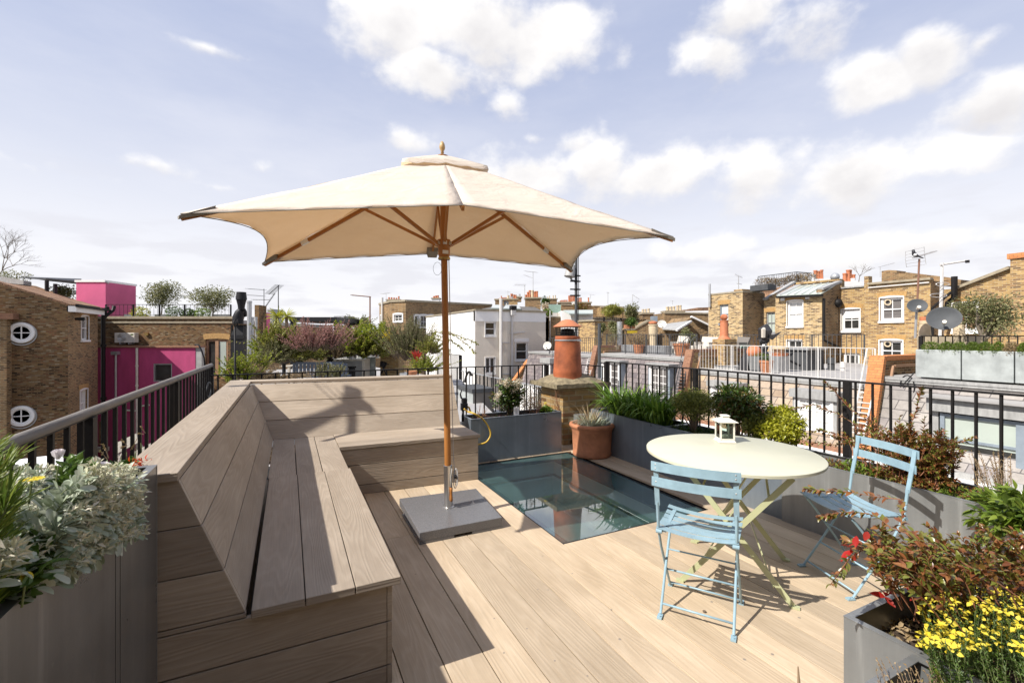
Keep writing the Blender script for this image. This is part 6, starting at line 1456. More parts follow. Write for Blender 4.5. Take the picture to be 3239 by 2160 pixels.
for(x,lab,mat)in((1700,'folded black bicycle-like frame leaning on the brick pier','iron'),):
 t=thing('folded_chair','folded black metal chair leaning against the short brick pier','chair',tuple(OD(B(1700,1020),17.5)));mb=MB();q=lambda a,b:OD(B(a,b),17.5)
 mb.tube([q(1690,1020),q(1745,920)],.03,6);mb.tube([q(1740,1020),q(1690,905)],.03,6);mb.tube([q(1690,905),q(1745,920)],.03,6);mb.build('frame','iron',t);mb=MB();mb.prism([q(1690,905),q(1740,925),q(1735,960),q(1685,950)],(0,.05,0));mb.build('seat','black',t)
# white posts, wires
for k,(x0,y0,x1,y1,lab)in enumerate(((1380,600,1355,880,'leaning white post in the vines of the roof garden'),(1495,625,1487,880,'upright white post right of the leaning one'),(1650,650,1652,860,'thin brown trellis post right of the white posts'),(660,560,662,850,'thin brown trellis post at the left of the roof garden'))):
 a,b=OD(B(x0,y0),18.6),OD(B(x1,y1),18.6);mb=MB();mb.tube([a,b],.035,6);o=mb.build('trellis_post','white_iron' if k<2 else 'rust',None,loc=tuple(b));tag(o,lab,'post')
P_=[OD(B(650,722),18.7),OD(B(1470,722),18.7)];mb=MB();mb.tube(P_,.03,6);o=mb.build('trellis_rail','wood_grey2',None,loc=tuple(P_[0]));tag(o,'long horizontal trellis rail among the pink and green shrubs','rail')
# dark pergola behind the shrubs
d=26.0;f=Pl('C',d);t=thing('pergola','dark grey flat pergola roof behind the spiky palms','pergola',tuple(f.W(U(f,B(1290,0)),-.5)),rz=-YAW)
a,b=U(f,B(880,0)),U(f,B(1302,0));zt,zb=Z(f,B(0,512)),Z(f,B(0,553));mb=MB();f.bx(mb,a,b,zb,zt,-4,0);mb.build('roof','black',t)
for x in(1293,1260,905):mb=MB();u=U(f,B(x,0));f.bx(mb,u-.12,u+.12,-1.5,zb,-.3 if x!=1260 else-3,-.05 if x!=1260 else-2.7);mb.build('post','black',t)
mb=MB();[f.bx(mb,U(f,B(940,0)),U(f,B(1470,0)),Z(f,B(0,590+14*k)),Z(f,B(0,583+14*k)),-1.2,-1.1)for k in range(4)];o=mb.build('slatted_screen','bark',None,loc=tuple(f.W(U(f,B(940,0)),-.2,-1.2)));tag(o,'brown horizontal slat screen under the dark pergola','screen')
hbox(nb,'rear_parapet','brick_brown',[tuple(cframe(-9,27.5,0))[:2],tuple(cframe(-5.5,27.5,0))[:2],tuple(cframe(-5.5,28.5,0))[:2],tuple(cframe(-9,28.5,0))[:2]],GZ,.2)
# plants of the garden
def sprayplant(name,label,cat,px,rpx,d,mat,n,per,L_,W_,root_px=None,twig='bark',up=1.0,fl=None):
 c=OD(px,d);rx,rz=rpx[0]/1440*d,rpx[1]/1440*d;rt=OD(root_px or(px[0],px[1]+rpx[1]),d)
 t=thing(name,label,cat,tuple(rt));st=[];en=[]
 for _ in range(n):
  v_=rng.normal(size=3);k_=math.sin(v_[0]*3.1+px[0]*.01)*.35
  en.append((c.x+v_[0]*rx*.62,c.y+v_[1]*rx*.5,c.z+(min(abs(v_[2]),2)*.75-.42+k_)*rz));st.append((rt.x+(en[-1][0]-rt.x)*.35,rt.y+(en[-1][1]-rt.y)*.3,rt.z+(en[-1][2]-rt.z)*.3))
 Vv,Ff,pth=sprays(st,en,per,L_,W_,.06,whorl=2,tip=.25);stems_from(pth,.008,twig,t,n=4);mesh_np('foliage',Vv,Ff,mat,t)
 if fl:Vv,Ff=cloud_leaves([(c.x,c.y,c.z,rx,rx*.8,rz)],fl[1],fl[2],fl[2]*.6);mesh_np('flowers',Vv,Ff,fl[0],t)
 return t
SPP=[
('leafy_shrub','yellow-green shrub at the left end of the roof garden behind the bench corner',(430,990),(38,45),10.5,'lf_vine',60,12,.05,.028,(450,1080)),
('leafy_shrub','yellow-green shrub next to the leftmost one, nearer the blue bench',(570,930),(40,45),11.5,'lf_vine',60,12,.055,.03,(560,1080)),
('dry_grass','clump of pale dry stems at the left of the roof garden',(570,1000),(45,22),11,'lf_dry',90,8,.05,.012,(570,1070)),
('dry_grass','golden dry grass directly behind the back of the bench',(770,1045),(70,10),12,'lf_dry',120,8,.06,.015,(770,1070)),
('garden_shrub','tall mixed shrub at the left, beside the silver pipes',(700,775),(30,40),14.8,'lf_vine',110,12,.09,.045,(680,860)),
('garden_shrub','dense olive-green shrub below the palms',(800,690),(40,36),14.6,'lf_spring',130,12,.10,.045,(800,860)),
('garden_shrub','brownish open shrub in front of the palms',(760,820),(40,36),14.2,'lf_far',120,9,.07,.03,(720,930)),
('garden_shrub','dark undergrowth behind the blue bench',(930,830),(62,30),15.2,'lf_spring',110,12,.09,.045,(900,930)),
('pink_tamarisk','feathery dusty-pink shrub in the middle of the roof garden',(1090,660),(62,36),14.4,'fl_pink',240,16,.055,.02,(1080,860)),
('pink_tamarisk','feathery dusty-pink shrub tip right of the larger one',(1280,640),(44,26),14.6,'fl_pink',120,14,.055,.02,(1230,860)),
('garden_shrub','mid-green shrub under the pink feathery shrubs',(1100,800),(80,36),16.6,'lf_spring',170,12,.08,.04,(1100,900)),
('dry_shrub','brown twiggy dry shrub left of the white posts',(1290,780),(36,40),16.4,'lf_dry',110,8,.05,.012,(1290,890)),
('vine','bright yellow-green vine over the white posts',(1430,730),(54,50),17.0,'lf_vine',150,12,.10,.07,(1440,880)),
('vine','dense fresh green vine right of the white posts',(1560,760),(54,44),17.1,'lf_spring',150,12,.10,.07,(1560,880)),
('vine','yellow-green vine by the terracotta pots on the pier',(1680,700),(36,42),18.3,'lf_vine',100,12,.10,.07,(1690,850)),
('yellow_plant','small yellow-flowering plant in the tall terracotta pot',(1755,690),(14,20),17.9,'fl_yellow',40,8,.06,.04,(1765,750)),
('olive_tree','grey-green olive tree in a grey planter right of the brick pier',(1930,670),(52,44),16.2,'lf_far',260,15,.07,.018,(1935,960)),
('tree_behind','pale bare-topped tree beyond the pergola',(1500,560),(34,18),30,'lf_far',90,10,.14,.05,(1500,640)),
('leafy_shrub','grey-leaved young plant in front of the blue bench',(1170,980),(14,24),11.5,'lf_far',30,10,.045,.018,(1170,1070)),
('leafy_shrub','grey-leaved young plants at the right arm of the blue bench',(1290,985),(24,22),11.5,'lf_far',45,10,.045,.018,(1290,1070)),
('leafy_shrub','light green shrub at the foot of the black bar fence',(2080,930),(40,28),13,'lf_vine',70,9,.05,.03,(2080,1010)),
('red_spiky_plant','orange-red spiky cordyline beside the olive tree',(2010,860),(22,26),14.5,'lf_redb',5,4,.05,.02,(2010,960)),
('yellow_shrub','bright yellow shrub glimpsed under the brown open shrub',(960,775),(20,12),18.2,'fl_yellow',50,10,.05,.03,(960,810)),
('weeping_branch','leafy branch hanging in front of the white house',(2130,760),(38,30),15.5,'lf_spring',70,12,.06,.028,(2100,850)),
]
for r_ in SPP:
 nm,lab,px,rp,d,mat,n,per,L_,W_,rt=r_
 n=int(n*(1.9 if mat!='fl_pink' else .9));L_*=1.15;W_*=1.2;mat={'lf_mid':'lf_spring'}.get(mat,mat);rp=(rp[0]*1.2,rp[1]*1.05)
 sprayplant(nm,lab,'tree' if 'tree' in nm else 'shrub',B(*px),rp,d,mat,n,per,L_,W_,B(*rt))
c=OD(B(2010,905),14.5);t=[o for o in bpy.data.objects if o.name.startswith('red_spiky_plant')][0];Vv,Ff=blades(tuple(c),50,.42,.035,.6,1.0,.3,rad=.04);mesh_np('spiky_leaves',Vv,Ff,'lf_redb',t)
t=thing('weeping_branch','arching branch with sparse leaves beside the pole in front of the white house','tree',tuple(OD(C(-150,1000),15)));st=[];en=[]
for path in(((-60,870),(100,870),(260,900),(400,960),(490,1010)),((-60,880),(120,930),(250,1020),(330,1080)),((-80,900),(60,960),(130,1050),(160,1120)),((100,870),(300,960),(420,1060),(460,1110)),((-100,950),(0,1020),(30,1080))):
 P_=[OD(C(*q),15+random.uniform(-.4,.4))for q in path]
 for a,b in zip(P_,P_[1:]):st.append(tuple(a));en.append(tuple(b))
Vv,Ff,pth=sprays(st,en,13,.10,.04,.02,whorl=2,tip=.1,spread=1.2);stems_from(pth,.014,'bark',t,'branch');mesh_np('crown',Vv,Ff,'lf_spring',t)
for(x,y,s_,lab)in((775,510,1.0,'left spiky yellow-green palm head above the shrubs'),(858,505,.9,'right spiky yellow-green palm head above the shrubs')):
 c=OD(B(x,y),22);t=thing('spiky_palm',lab,'palm',tuple(OD(B(x,800),22)),'spiky palms');mb=MB();mb.tube([OD(B(x,800),22),c],.07,8);mb.build('trunk','bark',t)
 n=70;dv=rng.normal(size=(n,3));dv[:,2]=dv[:,2]*.9+.35;Vv,Ff=leaf_arrays(np.repeat([tuple(c)],n,0),dv,np.repeat([(0,0,1.0)],n,0)+rng.normal(size=(n,3))*.3,np.full(n,.55*s_),np.full(n,.05),5,.25);mesh_np('crown',Vv,Ff,'lf_gold',t)
f=Pl('C',16.2);o=potgeo(f.W(U(f,B(1935,0)),-.15),.30,.38).build('planter_pot','galv',None,loc=tuple(f.W(U(f,B(1935,0)),-.15)));tag(o,'grey square-looking pot of the olive tree by the bar fence','plant pot')
f=Pl('C',12.6);c=f.W(U(f,B(1975,0)),Z(f,B(0,1022)));o=potgeo(c,.16,.10).build('terracotta_pot','terracotta',None,smooth='auto',loc=tuple(c));tag(o,'low wide terracotta bowl near the bar fence','plant pot')
# wicker storage box
P0=OD(M(522,585),11.5);P1=OY(M(795,580),P0.y);P2=OX(M(318,530),P0.x);zt=P0.z;zb=-.56
t=thing('storage_box','grey wicker-look outdoor storage box with a slatted lid on the lower terrace','storage box',(P0.x,P0.y,zb));mb=MB();mb.box(P0.x,P1.x,P0.y,P2.y,zb,zt-.10);mb.build('box_body','rattan_grey',t);mb=MB();mb.box(P0.x-.006,P0.x-.001,P0.y,P2.y,zb,zt-.11);mb.build('side_panel','zinc_trough',t);mb=MB();[mb.box(P0.x-.04,P1.x+.04,P0.y-.03+(P2.y-P0.y+.06)*k/7,P0.y-.03+(P2.y-P0.y+.06)*(k+.93)/7,zt-.10,zt)for k in range(7)];mb.build('lid','iron_grey',t)  # pale sheet on the left face paints the sunlight falling on that side
t=thing('heather','purple-grey heathery plants filling the gap between railing and chimney stack','shrub',tuple(OD(M(1350,900),7.5)));Vv,Ff=cloud_leaves([tuple(OD(M(a,b),7.6))+(.28,.3,.22)for a,b in((1250,780),(1350,700),(1450,800),(1380,860),(1500,680))],2200,.03,.010);mesh_np('foliage',Vv,Ff,leafm('heather_tone',[(.16,.12,.13),(.22,.17,.14),(.28,.25,.12),(.12,.10,.08)],.3),t)
# ================================================================ WHITE HOUSE AND BAY-FRONTED BUILDING
YW=33.0;f=Pl('Y',YW);x0=U(f,C(458,800));x1=U(f,C(1292,800));z0=Z(f,C(458,608));
wh=thing('white_house','white and cream painted brick house with sash windows and white drainpipes','house',(x0,YW,GZ));zm=Z(f,C(900,738));zt=z0
facade(wh,f,x0,x1,GZ,zm,[dict(p1=C(575,738),p2=C(700,905),style='sash',cols=1,rows=2,fw=.10,surround=.04),dict(p1=C(938,980),p2=C(1078,1192),style='sash',cols=1,rows=2,fw=.10,surround=.05),dict(p1=C(580,1160),p2=C(695,1350),style='french',cols=2,rows=1,fw=.09,surround=.05)],'brick_white')
mb=MB();f.bx(mb,x0,x1,zm,zt,-.35,.03);mb.build('upper_band','render_white',wh);mb=MB();f.bx(mb,x0-.03,x1+.1,zt,zt+.13,-.4,.12);mb.build('coping','coping',wh)
mb=MB();f.bx(mb,U(f,C(920,0)),U(f,C(1095,0)),Z(f,C(1000,975)),Z(f,C(1000,935)),.0,.05);mb.build('lintel','white_paint',wh)
mb=MB();mb.prism([(x0,YW+.01,GZ),(x0,YW+.01,zt),(x0,YW+14,zt),(x0,YW+14,GZ)],(.4,0,0));mb.build('side_wall','render_white',wh);mb=MB();mb.box(x0-.08,x0+.4,YW+.02,YW+14,zt,zt+.12);mb.build('side_coping','coping',wh)
mb=MB();mb.box(x0+.4,x1,YW+.4,YW+14,GZ,zt-.2);mb.build('body','render_white',wh)
mb=MB();mb.prism([OY(C(480,600),YW+.3),OY(C(1270,622),YW+.3),OY(C(1170,566),YW+5),OY(C(720,546),YW+5)],(0,.5,-.3));mb.build('roof','roof_dark',wh)
for(a,b,c_,d_)in(((640,598),(760,600),(740,558),(690,560)),((790,604),(1000,604),(960,560),(820,560))):mb=MB();P_=[OY(C(*a),YW+.55),OY(C(*b),YW+.55),OY(C(*c_),YW+4.4),OY(C(*d_),YW+4.4)];mb.prism([p+Vector((0,0,.06))for p in P_],(0,0,.1));mb.build('roof_window','glass_green',wh)
def vpipe(root,f,x,y0,y1,r_,mat,o=.1,crp=C,nm='drainpipe'):
 u=U(f,crp(x,0));za=Z(f,crp(x,y0));zb_=Z(f,crp(x,y1))if y1 else GZ;mb=MB();mb.tube([f.W(u,za,o),f.W(u,zb_,o)],r_,8);return mb.build(nm,mat,root,smooth='auto')
vpipe(wh,f,752,465,1400,.13,'white_iron',.18);vpipe(wh,f,888,640,1370,.09,'white_iron',.12)
mb=MB();u,z=f.px(C(892,640));f.bx(mb,u-.2,u+.2,z-.15,z+.25,.05,.4);mb.build('hopper','white_iron',wh);mb=MB();f.bx(mb,u-.25,u+.2,z+.3,z+.6,.05,.5);mb.build('security_lamp','iron',wh)
mb=MB()
for(a,b,c_,d_)in((865,875,1040,860),(760,985,855,985),(890,1380,1100,1362),(745,1360,890,1350)):mb.tube([f.W(*f.px(C(a,b)),.1),f.W(*f.px(C(c_,d_)),.1)],.05,6)
mb.build('waste_pipe','white_iron',wh)
# bay-fronted brick building
bb=thing('bay_fronted_building','grey-brown brick building with white arched windows on angled bay fronts','building',tuple(OD(B(1913,600),49)))
Q0,Q1,Q2,Q3=OD(B(1680,700),54.5),OD(B(1782,700),50),OD(B(1913,700),49),OD(C(655,700),56)
zt=OD(B(1913,376),49).z
l1,l2,l3=LPl(Q0,Q1),LPl(Q1,Q2),LPl(Q2,Q3)
facade(bb,l1,0,l1.len,GZ,zt,[dict(p1=B(1690,500),p2=B(1712,600),style='single',fw=.12,surround=.12)],'brick_brown',name='side_wall')
facade(bb,l2,0,l2.len,GZ,zt,[dict(p1=B(1808,492),p2=B(1882,552),style='sash',fw=.12,surround=.14,arch=True)],'brick_brown',name='bay_wall')
facade(bb,l3,0,l3.len,GZ,zt,[dict(p1=B(1992,498),p2=B(2026,600),style='single',fw=.10,surround=.12,arch=True),dict(p1=B(2044,498),p2=B(2106,606),style='sash',fw=.10,surround=.12,arch=True,glass='glass_grey'),dict(p1=B(2122,498),p2=B(2156,606),style='single',fw=.10,surround=.12,arch=True,glass='glass_grey'),dict(p1=B(2100,740),p2=B(2170,830),style='french',fw=.10,surround=.1)],'brick_brown')
for l_ in(l1,l2,l3):mb=MB();l_.bx(mb,0,l_.len,zt,zt+.22,-.5,.12);mb.build('coping','coping',bb)
hbox(bb,'body','roof_dark',[tuple(q+(q-Vector((0,0,0))).normalized()*.6)[:2]for q in(Q0,Q1,Q2,Q3)]+[tuple(Q3*1.3)[:2],tuple(Q0*1.3)[:2]],GZ,zt-.3)
vpipe(bb,l1,1720,340,650,.14,'white_iron',.2,B)
# ---- chimney stacks beyond
def stack(label,crp,box,d,pots,mat='brick_brown',pm='terracotta_red',depth=1.0,cap=True,z0=None,group='far chimney stacks'):
 f=Pl('C',d);u0,z1=f.px(crp(box[0],box[1]));u1,zb_=f.px(crp(box[2],box[3]));t=thing('chimney_stack',label,'chimney',tuple(f.W((u0+u1)/2,zb_,-depth/2)),group,rz=-YAW)
 mb=MB();f.bx(mb,u0,u1,zb_ if z0 is None else z0,z1,-depth,0);mb.build('brick_shaft',mat,t)
 if cap:mb=MB();f.bx(mb,u0-.1,u1+.1,z1,z1+.15,-depth-.1,.1);mb.build('cap','coping',t)
 zz=z1+(.15 if cap else 0)
 for p in pots:
  x,yt,w_=p[:3];m_=p[3]if len(p)>3 else pm;u=U(f,crp(x,0));r_=w_/crp_s(crp)/1440*d/2;zt_=Z(f,crp(x,yt));c=f.W(u,0,-depth*(.35 if len(p)<5 else p[4]));mb=MB()
  mb.lathe([(r_*1.05,zz-.02),(r_,zz+.1),(r_*.86,zt_-.12),(r_*1.05,zt_-.10),(r_*1.05,zt_),(r_*.8,zt_),(r_*.75,zt_-.3)],Vector((c.x,c.y,0)),12);mb.build('chimney_pot',m_,t,smooth='auto')
 return t
def crp_s(crp):return(crp(1,0)[0]-crp(0,0)[0])**-1
O_='terracotta_red';Cr='pot_cream'
stack('row of five dark red pots on the bay-fronted building',B,(1745,366,1858,382),51,[(1758,335,15),(1780,336,15),(1802,338,15),(1824,340,15),(1845,326,15)])
stack('pale stack with two orange pots at the right end of the bay-fronted building',B,(2145,352,2210,395),58,[(2160,325,18),(2178,320,18),(2195,318,18)],'render_white')
stack('wide low stack with a row of small red pots left of the steel cowls',C,(695,482,835,545),52,[(745,460,14),(768,430,14),(782,448,12),(796,450,12),(810,446,12),(824,448,12)])
stack('rendered stack with a steel cowl and clustered orange pots',C,(830,478,960,548),50,[(850,425,30,Cr),(890,405,30),(895,440,36,'galv'),(918,415,26),(938,418,24),(945,450,20)],'brick_yel')
stack('small stack with one steel pot between the orange clusters',C,(950,455,1005,500),53,[(960,440,18,Cr),(984,408,22,'galv')])
stack('large brick stack crowded with tall orange pots and one white pot',C,(1052,466,1232,600),44,[(1058,415,30),(1083,382,26),(1106,362,28),(1138,362,36,Cr),(1163,378,26),(1176,372,20),(1194,372,26)],depth=1.3)
stack('small stack with slim yellow pots behind the tree',C,(1300,475,1425,528),62,[(1318,440,11,Cr),(1340,430,13,Cr),(1383,426,15,Cr),(1410,422,13,Cr),(1296,455,8,Cr)])
stack('long stack with many slim orange pots beyond the metal mast',C,(1445,518,1828,560),54,[(1468,485,14),(1484,480,14),(1500,480,14),(1516,478,14),(1532,478,14),(1548,478,14),(1570,428,17),(1586,426,17),(1602,430,15),(1618,428,17),(1634,430,17),(1668,460,15),(1684,455,15),(1700,452,15),(1716,452,15),(1804,450,18)])
stack('small stack with three cream pots over the gable',D,(520,368,650,440),42,[(534,304,26,Cr),(567,302,32,Cr),(607,296,34,Cr)])
stack('yellow brick stack with five fat cream pots',D,(805,345,1030,480),40,[(843,273,36,Cr),(881,272,38,Cr),(924,268,38,Cr),(970,256,32,Cr),(1006,254,32,Cr)],'brick_yel')
stack('white rendered mound with orange cowled pots behind the yellow houses',E,(1385,398,1545,430),36,[(1412,350,46,'galv'),(1432,305,34),(1458,312,30),(1480,312,28),(1498,300,30)],'render_white',cap=False)
stack('white patched stack with twisted red pots behind the yellow houses, right of the first',E,(1690,425,1878,480),35,[(1740,335,40),(1778,300,42),(1800,300,26),(1832,348,34),(1815,390,60,'render_white')],'render_white',cap=False)
# ---- tower blocks in the haze
for(x0,x1,y0,lab)in((685,733,440,'dark grey distant tower block left of the palms'),(1277,1366,502,'pale distant tower block with many windows right of the pergola')):
 d=620;f=Pl('C',d);a,b=U(f,B(x0,0)),U(f,B(x1,0));zt=Z(f,B(0,y0));t=thing('tower_block',lab,'tower block',tuple(f.W((a+b)/2,GZ)),rz=-YAW);mb=MB();f.bx(mb,a,b,GZ,zt,-30,0);mb.build('wall','tower',t);mb=MB()
 for k in range(9):f.bx(mb,a+1,b-1,zt-3.4-3.6*k,zt-2.2-3.6*k,0,.3)
 mb.build('window_band','glass_grey',t)
# ================================================================ MEWS ROOFS ACROSS THE STREET
ms_=Pl('X',16.3)
YP0,YP1,YP2=21.6,14.66,7.40
def mansard(label,ya,yb,ztop,mat,zfloor,back=28.6,kind='mews_house'):
 t=thing(kind,label,'house',(15.5,(ya+yb)/2,GZ));zb=-1.95
 mb=MB();mb.face([(15.62,ya,zb),(15.62,yb,zb),(16.30,yb,ztop),(16.30,ya,ztop)]);mb.face([(16.30,ya,ztop),(16.30,yb,ztop),(16.7,yb,ztop),(16.7,ya,ztop)]);mb.face([(15.62,ya,zb),(16.3,ya,ztop),(16.7,ya,ztop),(16.7,ya,zb)]);mb.build('slate_slope',mat,t)
 mb=MB();mb.box(16.18,16.75,min(ya,yb),max(ya,yb),ztop-.05,ztop+.035);mb.box(16.2,16.26,min(ya,yb),max(ya,yb),ztop-.12,ztop-.02);mb.build('lead_edge','lead',t)
 mb=MB();mb.box(16.6,back,min(ya,yb),max(ya,yb),ztop-.4,zfloor);mb.build('terrace_floor','roof_grey',t)
 mb=MB();mb.box(15.52,15.75,min(ya,yb),max(ya,yb),zb-.16,zb);mb.build('ledge','brick_tile' if ztop==0 else 'lead',t)
 mb=MB();mb.box(14.9,16.9,min(ya,yb),max(ya,yb),GZ,zb-.161);mb.build('wall','render_white',t)
 return t
mA0=mansard('slate mansard mews house glimpsed left of the brown sloping party wall, by the clay pot',30.2,YP0+.36,.36,'slate',.40,24)
mA=mansard('slate mansard mews house with two white french-window dormers',YP0,YP1+.36,.50,'slate',.56)
mB=mansard('mews house with tan slates and the white railed terrace',YP1,YP2+.36,.00,'slate_tan',.05)
mC=mansard('mews house with pale slates, a wide grey window and the long grey trough',YP2,-6,.30,'slate_pale',.36)
def party(label,y,ztop,front,tile='brick_tile',th=.34,back=20.5,xt=16.15,xb=15.35,group='sloping party walls of the mews'):
 t=thing('party_wall',label,'wall',(16,y,GZ),group);zb=-2.1
 mb=MB();mb.prism([(xb+.10,y,GZ),(xb+.10,y,zb),(xt+.10,y,ztop-.12),(back,y,ztop-.12),(back,y,GZ)],(0,th,0));mb.build('brick_core','brick_yel' if tile!='brick_orange' else 'brick_brown',t)
 mb=MB();mb.hexa([(xb-.02,y-.03,zb),(xb+.12,y-.03,zb),(xb+.12,y+th+.03,zb),(xb-.02,y+th+.03,zb),(xt,y-.03,ztop),(xt+.14,y-.03,ztop-.02),(xt+.14,y+th+.03,ztop-.02),(xt,y+th+.03,ztop)]);mb.box(xt+.142,back,y-.03,y+th+.03,ztop-.14,ztop);mb.build('coping',tile,t)
 mb=MB();mb.hexa([(xb+.35,y-.07,zb),(xb+.42,y-.07,zb),(xb+.42,y-.001,zb),(xb+.35,y-.001,zb),(xt+.45,y-.07,ztop-.30),(xt+.52,y-.07,ztop-.30),(xt+.52,y-.001,ztop-.30),(xt+.45,y-.001,ztop-.30)]);mb.box(xt+.55,back,y-.07,y-.001,ztop-.36,ztop-.28);mb.build('cement_fillet','oak_frame',t)
 return t
party('brown-topped sloping party wall just right of the orange clay chimney pot',YP0,1.0,0)
party('brown-topped sloping party wall with a ladder, left of the white railed terrace',YP1,.95,0)
party('orange-topped sloping party wall left of the long grey trough',YP2,.95,0,'brick_orange')
party('orange-topped sloping party wall left of the clay chimney pot, low down',30.5,-.25,0,'brick_orange',xt=16.4,xb=14.9)
# dormers
def dormer(root,X1,p1,p2,back,roofh=.16,cols=4,rows=5,frame='white_paint',fascia='lead',glass='glass_blind',side='grey_paint',style='french',zb=None):
 f=Pl('X',X1);a,z1=f.px(p1);b,z0=f.px(p2);ya,yb=max(a,b),min(a,b)
 if zb is not None:z0=zb
 mb=MB();mb.box(X1-.12,back,yb-.18,ya+.18,z1+.02,z1+roofh);r_=mb.build('dormer',fascia,root)
 mb=MB();mb.box(X1+.0,back,yb-.12,yb-.03,z0,z1+.02);mb.build('cheek',side,r_);mb=MB();mb.box(X1+.0,back,ya+.03,ya+.12,z0,z1+.02);mb.build('cheek',side,r_)
 mb=MB()
 f.bx(mb,yb-.03,yb+.06,z0,z1,-.04,.03);f.bx(mb,ya-.06,ya+.03,z0,z1,-.04,.03)
 w=ya-yb
 n=2
 for k in range(n):
  u0=yb+.06+(w-.12)*k/n;u1=u0+(w-.12)/n
  for(q0,q1)in((u0,u0+.06),(u1-.06,u1)):f.bx(mb,q0,q1,z0,z1,-.07,-.01)
  f.bx(mb,u0,u1,z1-.08,z1,-.068,-.012);f.bx(mb,u0,u1,z0,z0+.2,-.068,-.012)
  for j in range(1,cols//2):q=u0+.06+(u1-u0-.12)*j/(cols//2);f.bx(mb,q-.014,q+.014,z0+.2,z1-.08,-.06,-.02)
  for j in range(1,rows):z=z0+.2+(z1-z0-.28)*j/rows;f.bx(mb,u0+.06,u1-.06,z-.014,z+.014,-.058,-.022)
 mb.build('window',frame,r_);mb=MB();f.bx(mb,yb,ya,z0,z1,-.055,-.04);mb.build('pane',glass,r_)
 return r_
dormer(mA,15.72,D(20,965),D(228,1500),16.4,glass='glass_grey',zb=-1.9)
dormer(mA,15.72,D(612,1012),D(832,1500),16.4,glass='glass_grey',zb=-1.9)
dormer(mB,15.72,N(845,745),N(1105,900),16.5,cols=4,rows=4,glass='glass_blind',side='lead',roofh=.24,zb=-1.6)
dormer(mB,15.72,N(1740,862),N(2130,1300),16.5,cols=4,rows=3,glass='glass_blind',side='lead',roofh=.30,zb=-1.75)
dormer(mA0,15.72,M(1508,215),M(1612,420),17.0,cols=2,rows=1,side='slate',roofh=.35,glass='glass_grey',zb=-1.9)
# wide grey window of the third roof
f=Pl('X',15.75);mb=MB();a,z1=f.px(S(1490,330));z0=-1.75;mb.box(15.6,16.5,-3,a+.25,z1+.05,z1+.40);dr=mb.build('dormer','lead',mC);mb=MB();mb.box(15.45,16.6,-3,a+.3,z1+.402,z1+.46);mb.build('lead_top','roof_grey',dr)
mb=MB();mb.box(15.76,16.5,a+.05,a+.2,z0,z1+.05);mb.build('cheek','lead',dr)
yy=a;k=0
while yy>-2.5 and k<6:
 w=1.55;mb=MB();f.bx(mb,yy-w,yy-w+.13,z0,z1,-.05,.03);f.bx(mb,yy-.09,yy,z0,z1,-.05,.03);f.bx(mb,yy-w+.13,yy-.09,z1-.08,z1,-.05,.025);f.bx(mb,yy-w+.13,yy-.09,z0,z0+.1,-.05,.025);zm=z0+(z1-z0)*.47;f.bx(mb,yy-w+.13,yy-.09,zm-.035,zm+.03,-.05,.02);w_=mb.build('window','grey_paint',dr)
 mb=MB();f.bx(mb,yy-w+.1,yy-.06,zm-.12,z1-.05,-.04,-.03);mb.build('blind','glass_green',w_);mb=MB();f.bx(mb,yy-w+.1,yy-.06,z0+.08,zm-.12,-.04,-.03);mb.build('pane','glass_dark',w_);yy-=w;k+=1
# balcony rails in front of the dormers
for k,(p,q)in enumerate(((K(795,812),K(960,812)),(N(40,745),N(420,800)))):
 a,b=OX(p,15.35),OX(q,15.35);railing('balcony_rail',['thin black balcony rail before the left french-window dormer','thin black balcony rail before the right french-window dormer'][k],[(15.35,a.y),(15.35,b.y)],-1.9,-.75,.16,'iron',bar=.02,posts=(0,1),post=.03,top=(.03,.02),group='mews balcony rails')
# terrace railings
def rail3(label,X,ya,yb,z0,z1,mat,step=.145,bar=.019,posts=None,extra=None,**k):
 n=5;pts=[(X,ya+(yb-ya)*i/(n-1))for i in range(n)]
 if extra:pts+=extra
 return railing('terrace_railing',label,pts,z0,z1,step,mat,bar=bar,posts=posts if posts is not None else tuple(range(len(pts))),post=.038,top=(.035,.022),**k)
rail3('grey railing of the terrace with rattan armchairs',16.9,YP0+.1,YP1+.4,.56,1.63,'iron_grey')
rail3('white painted railing of the middle terrace',16.55,YP1+0.0,7.8,.05,1.16,'white_iron')
railing('terrace_railing','grey railing at the back of the terrace with rattan armchairs',[(24.5,21.5),(24.5,14.4),(24.5,12.0)],.56,1.62,.2,'iron_grey',bar=.03,posts=(0,1,2),post=.05,top=(.05,.03))
railing('terrace_railing','grey railing beyond the clay chimney pot, below the brown brick wall',[tuple(OD(K(275,500),31))[:2],tuple(OD(K(560,500),30))[:2],tuple(OD(K(790,500),28.5))[:2]],.36,1.42,.15,'iron_grey',bar=.03,posts=(0,1,2),post=.05,top=(.05,.03))
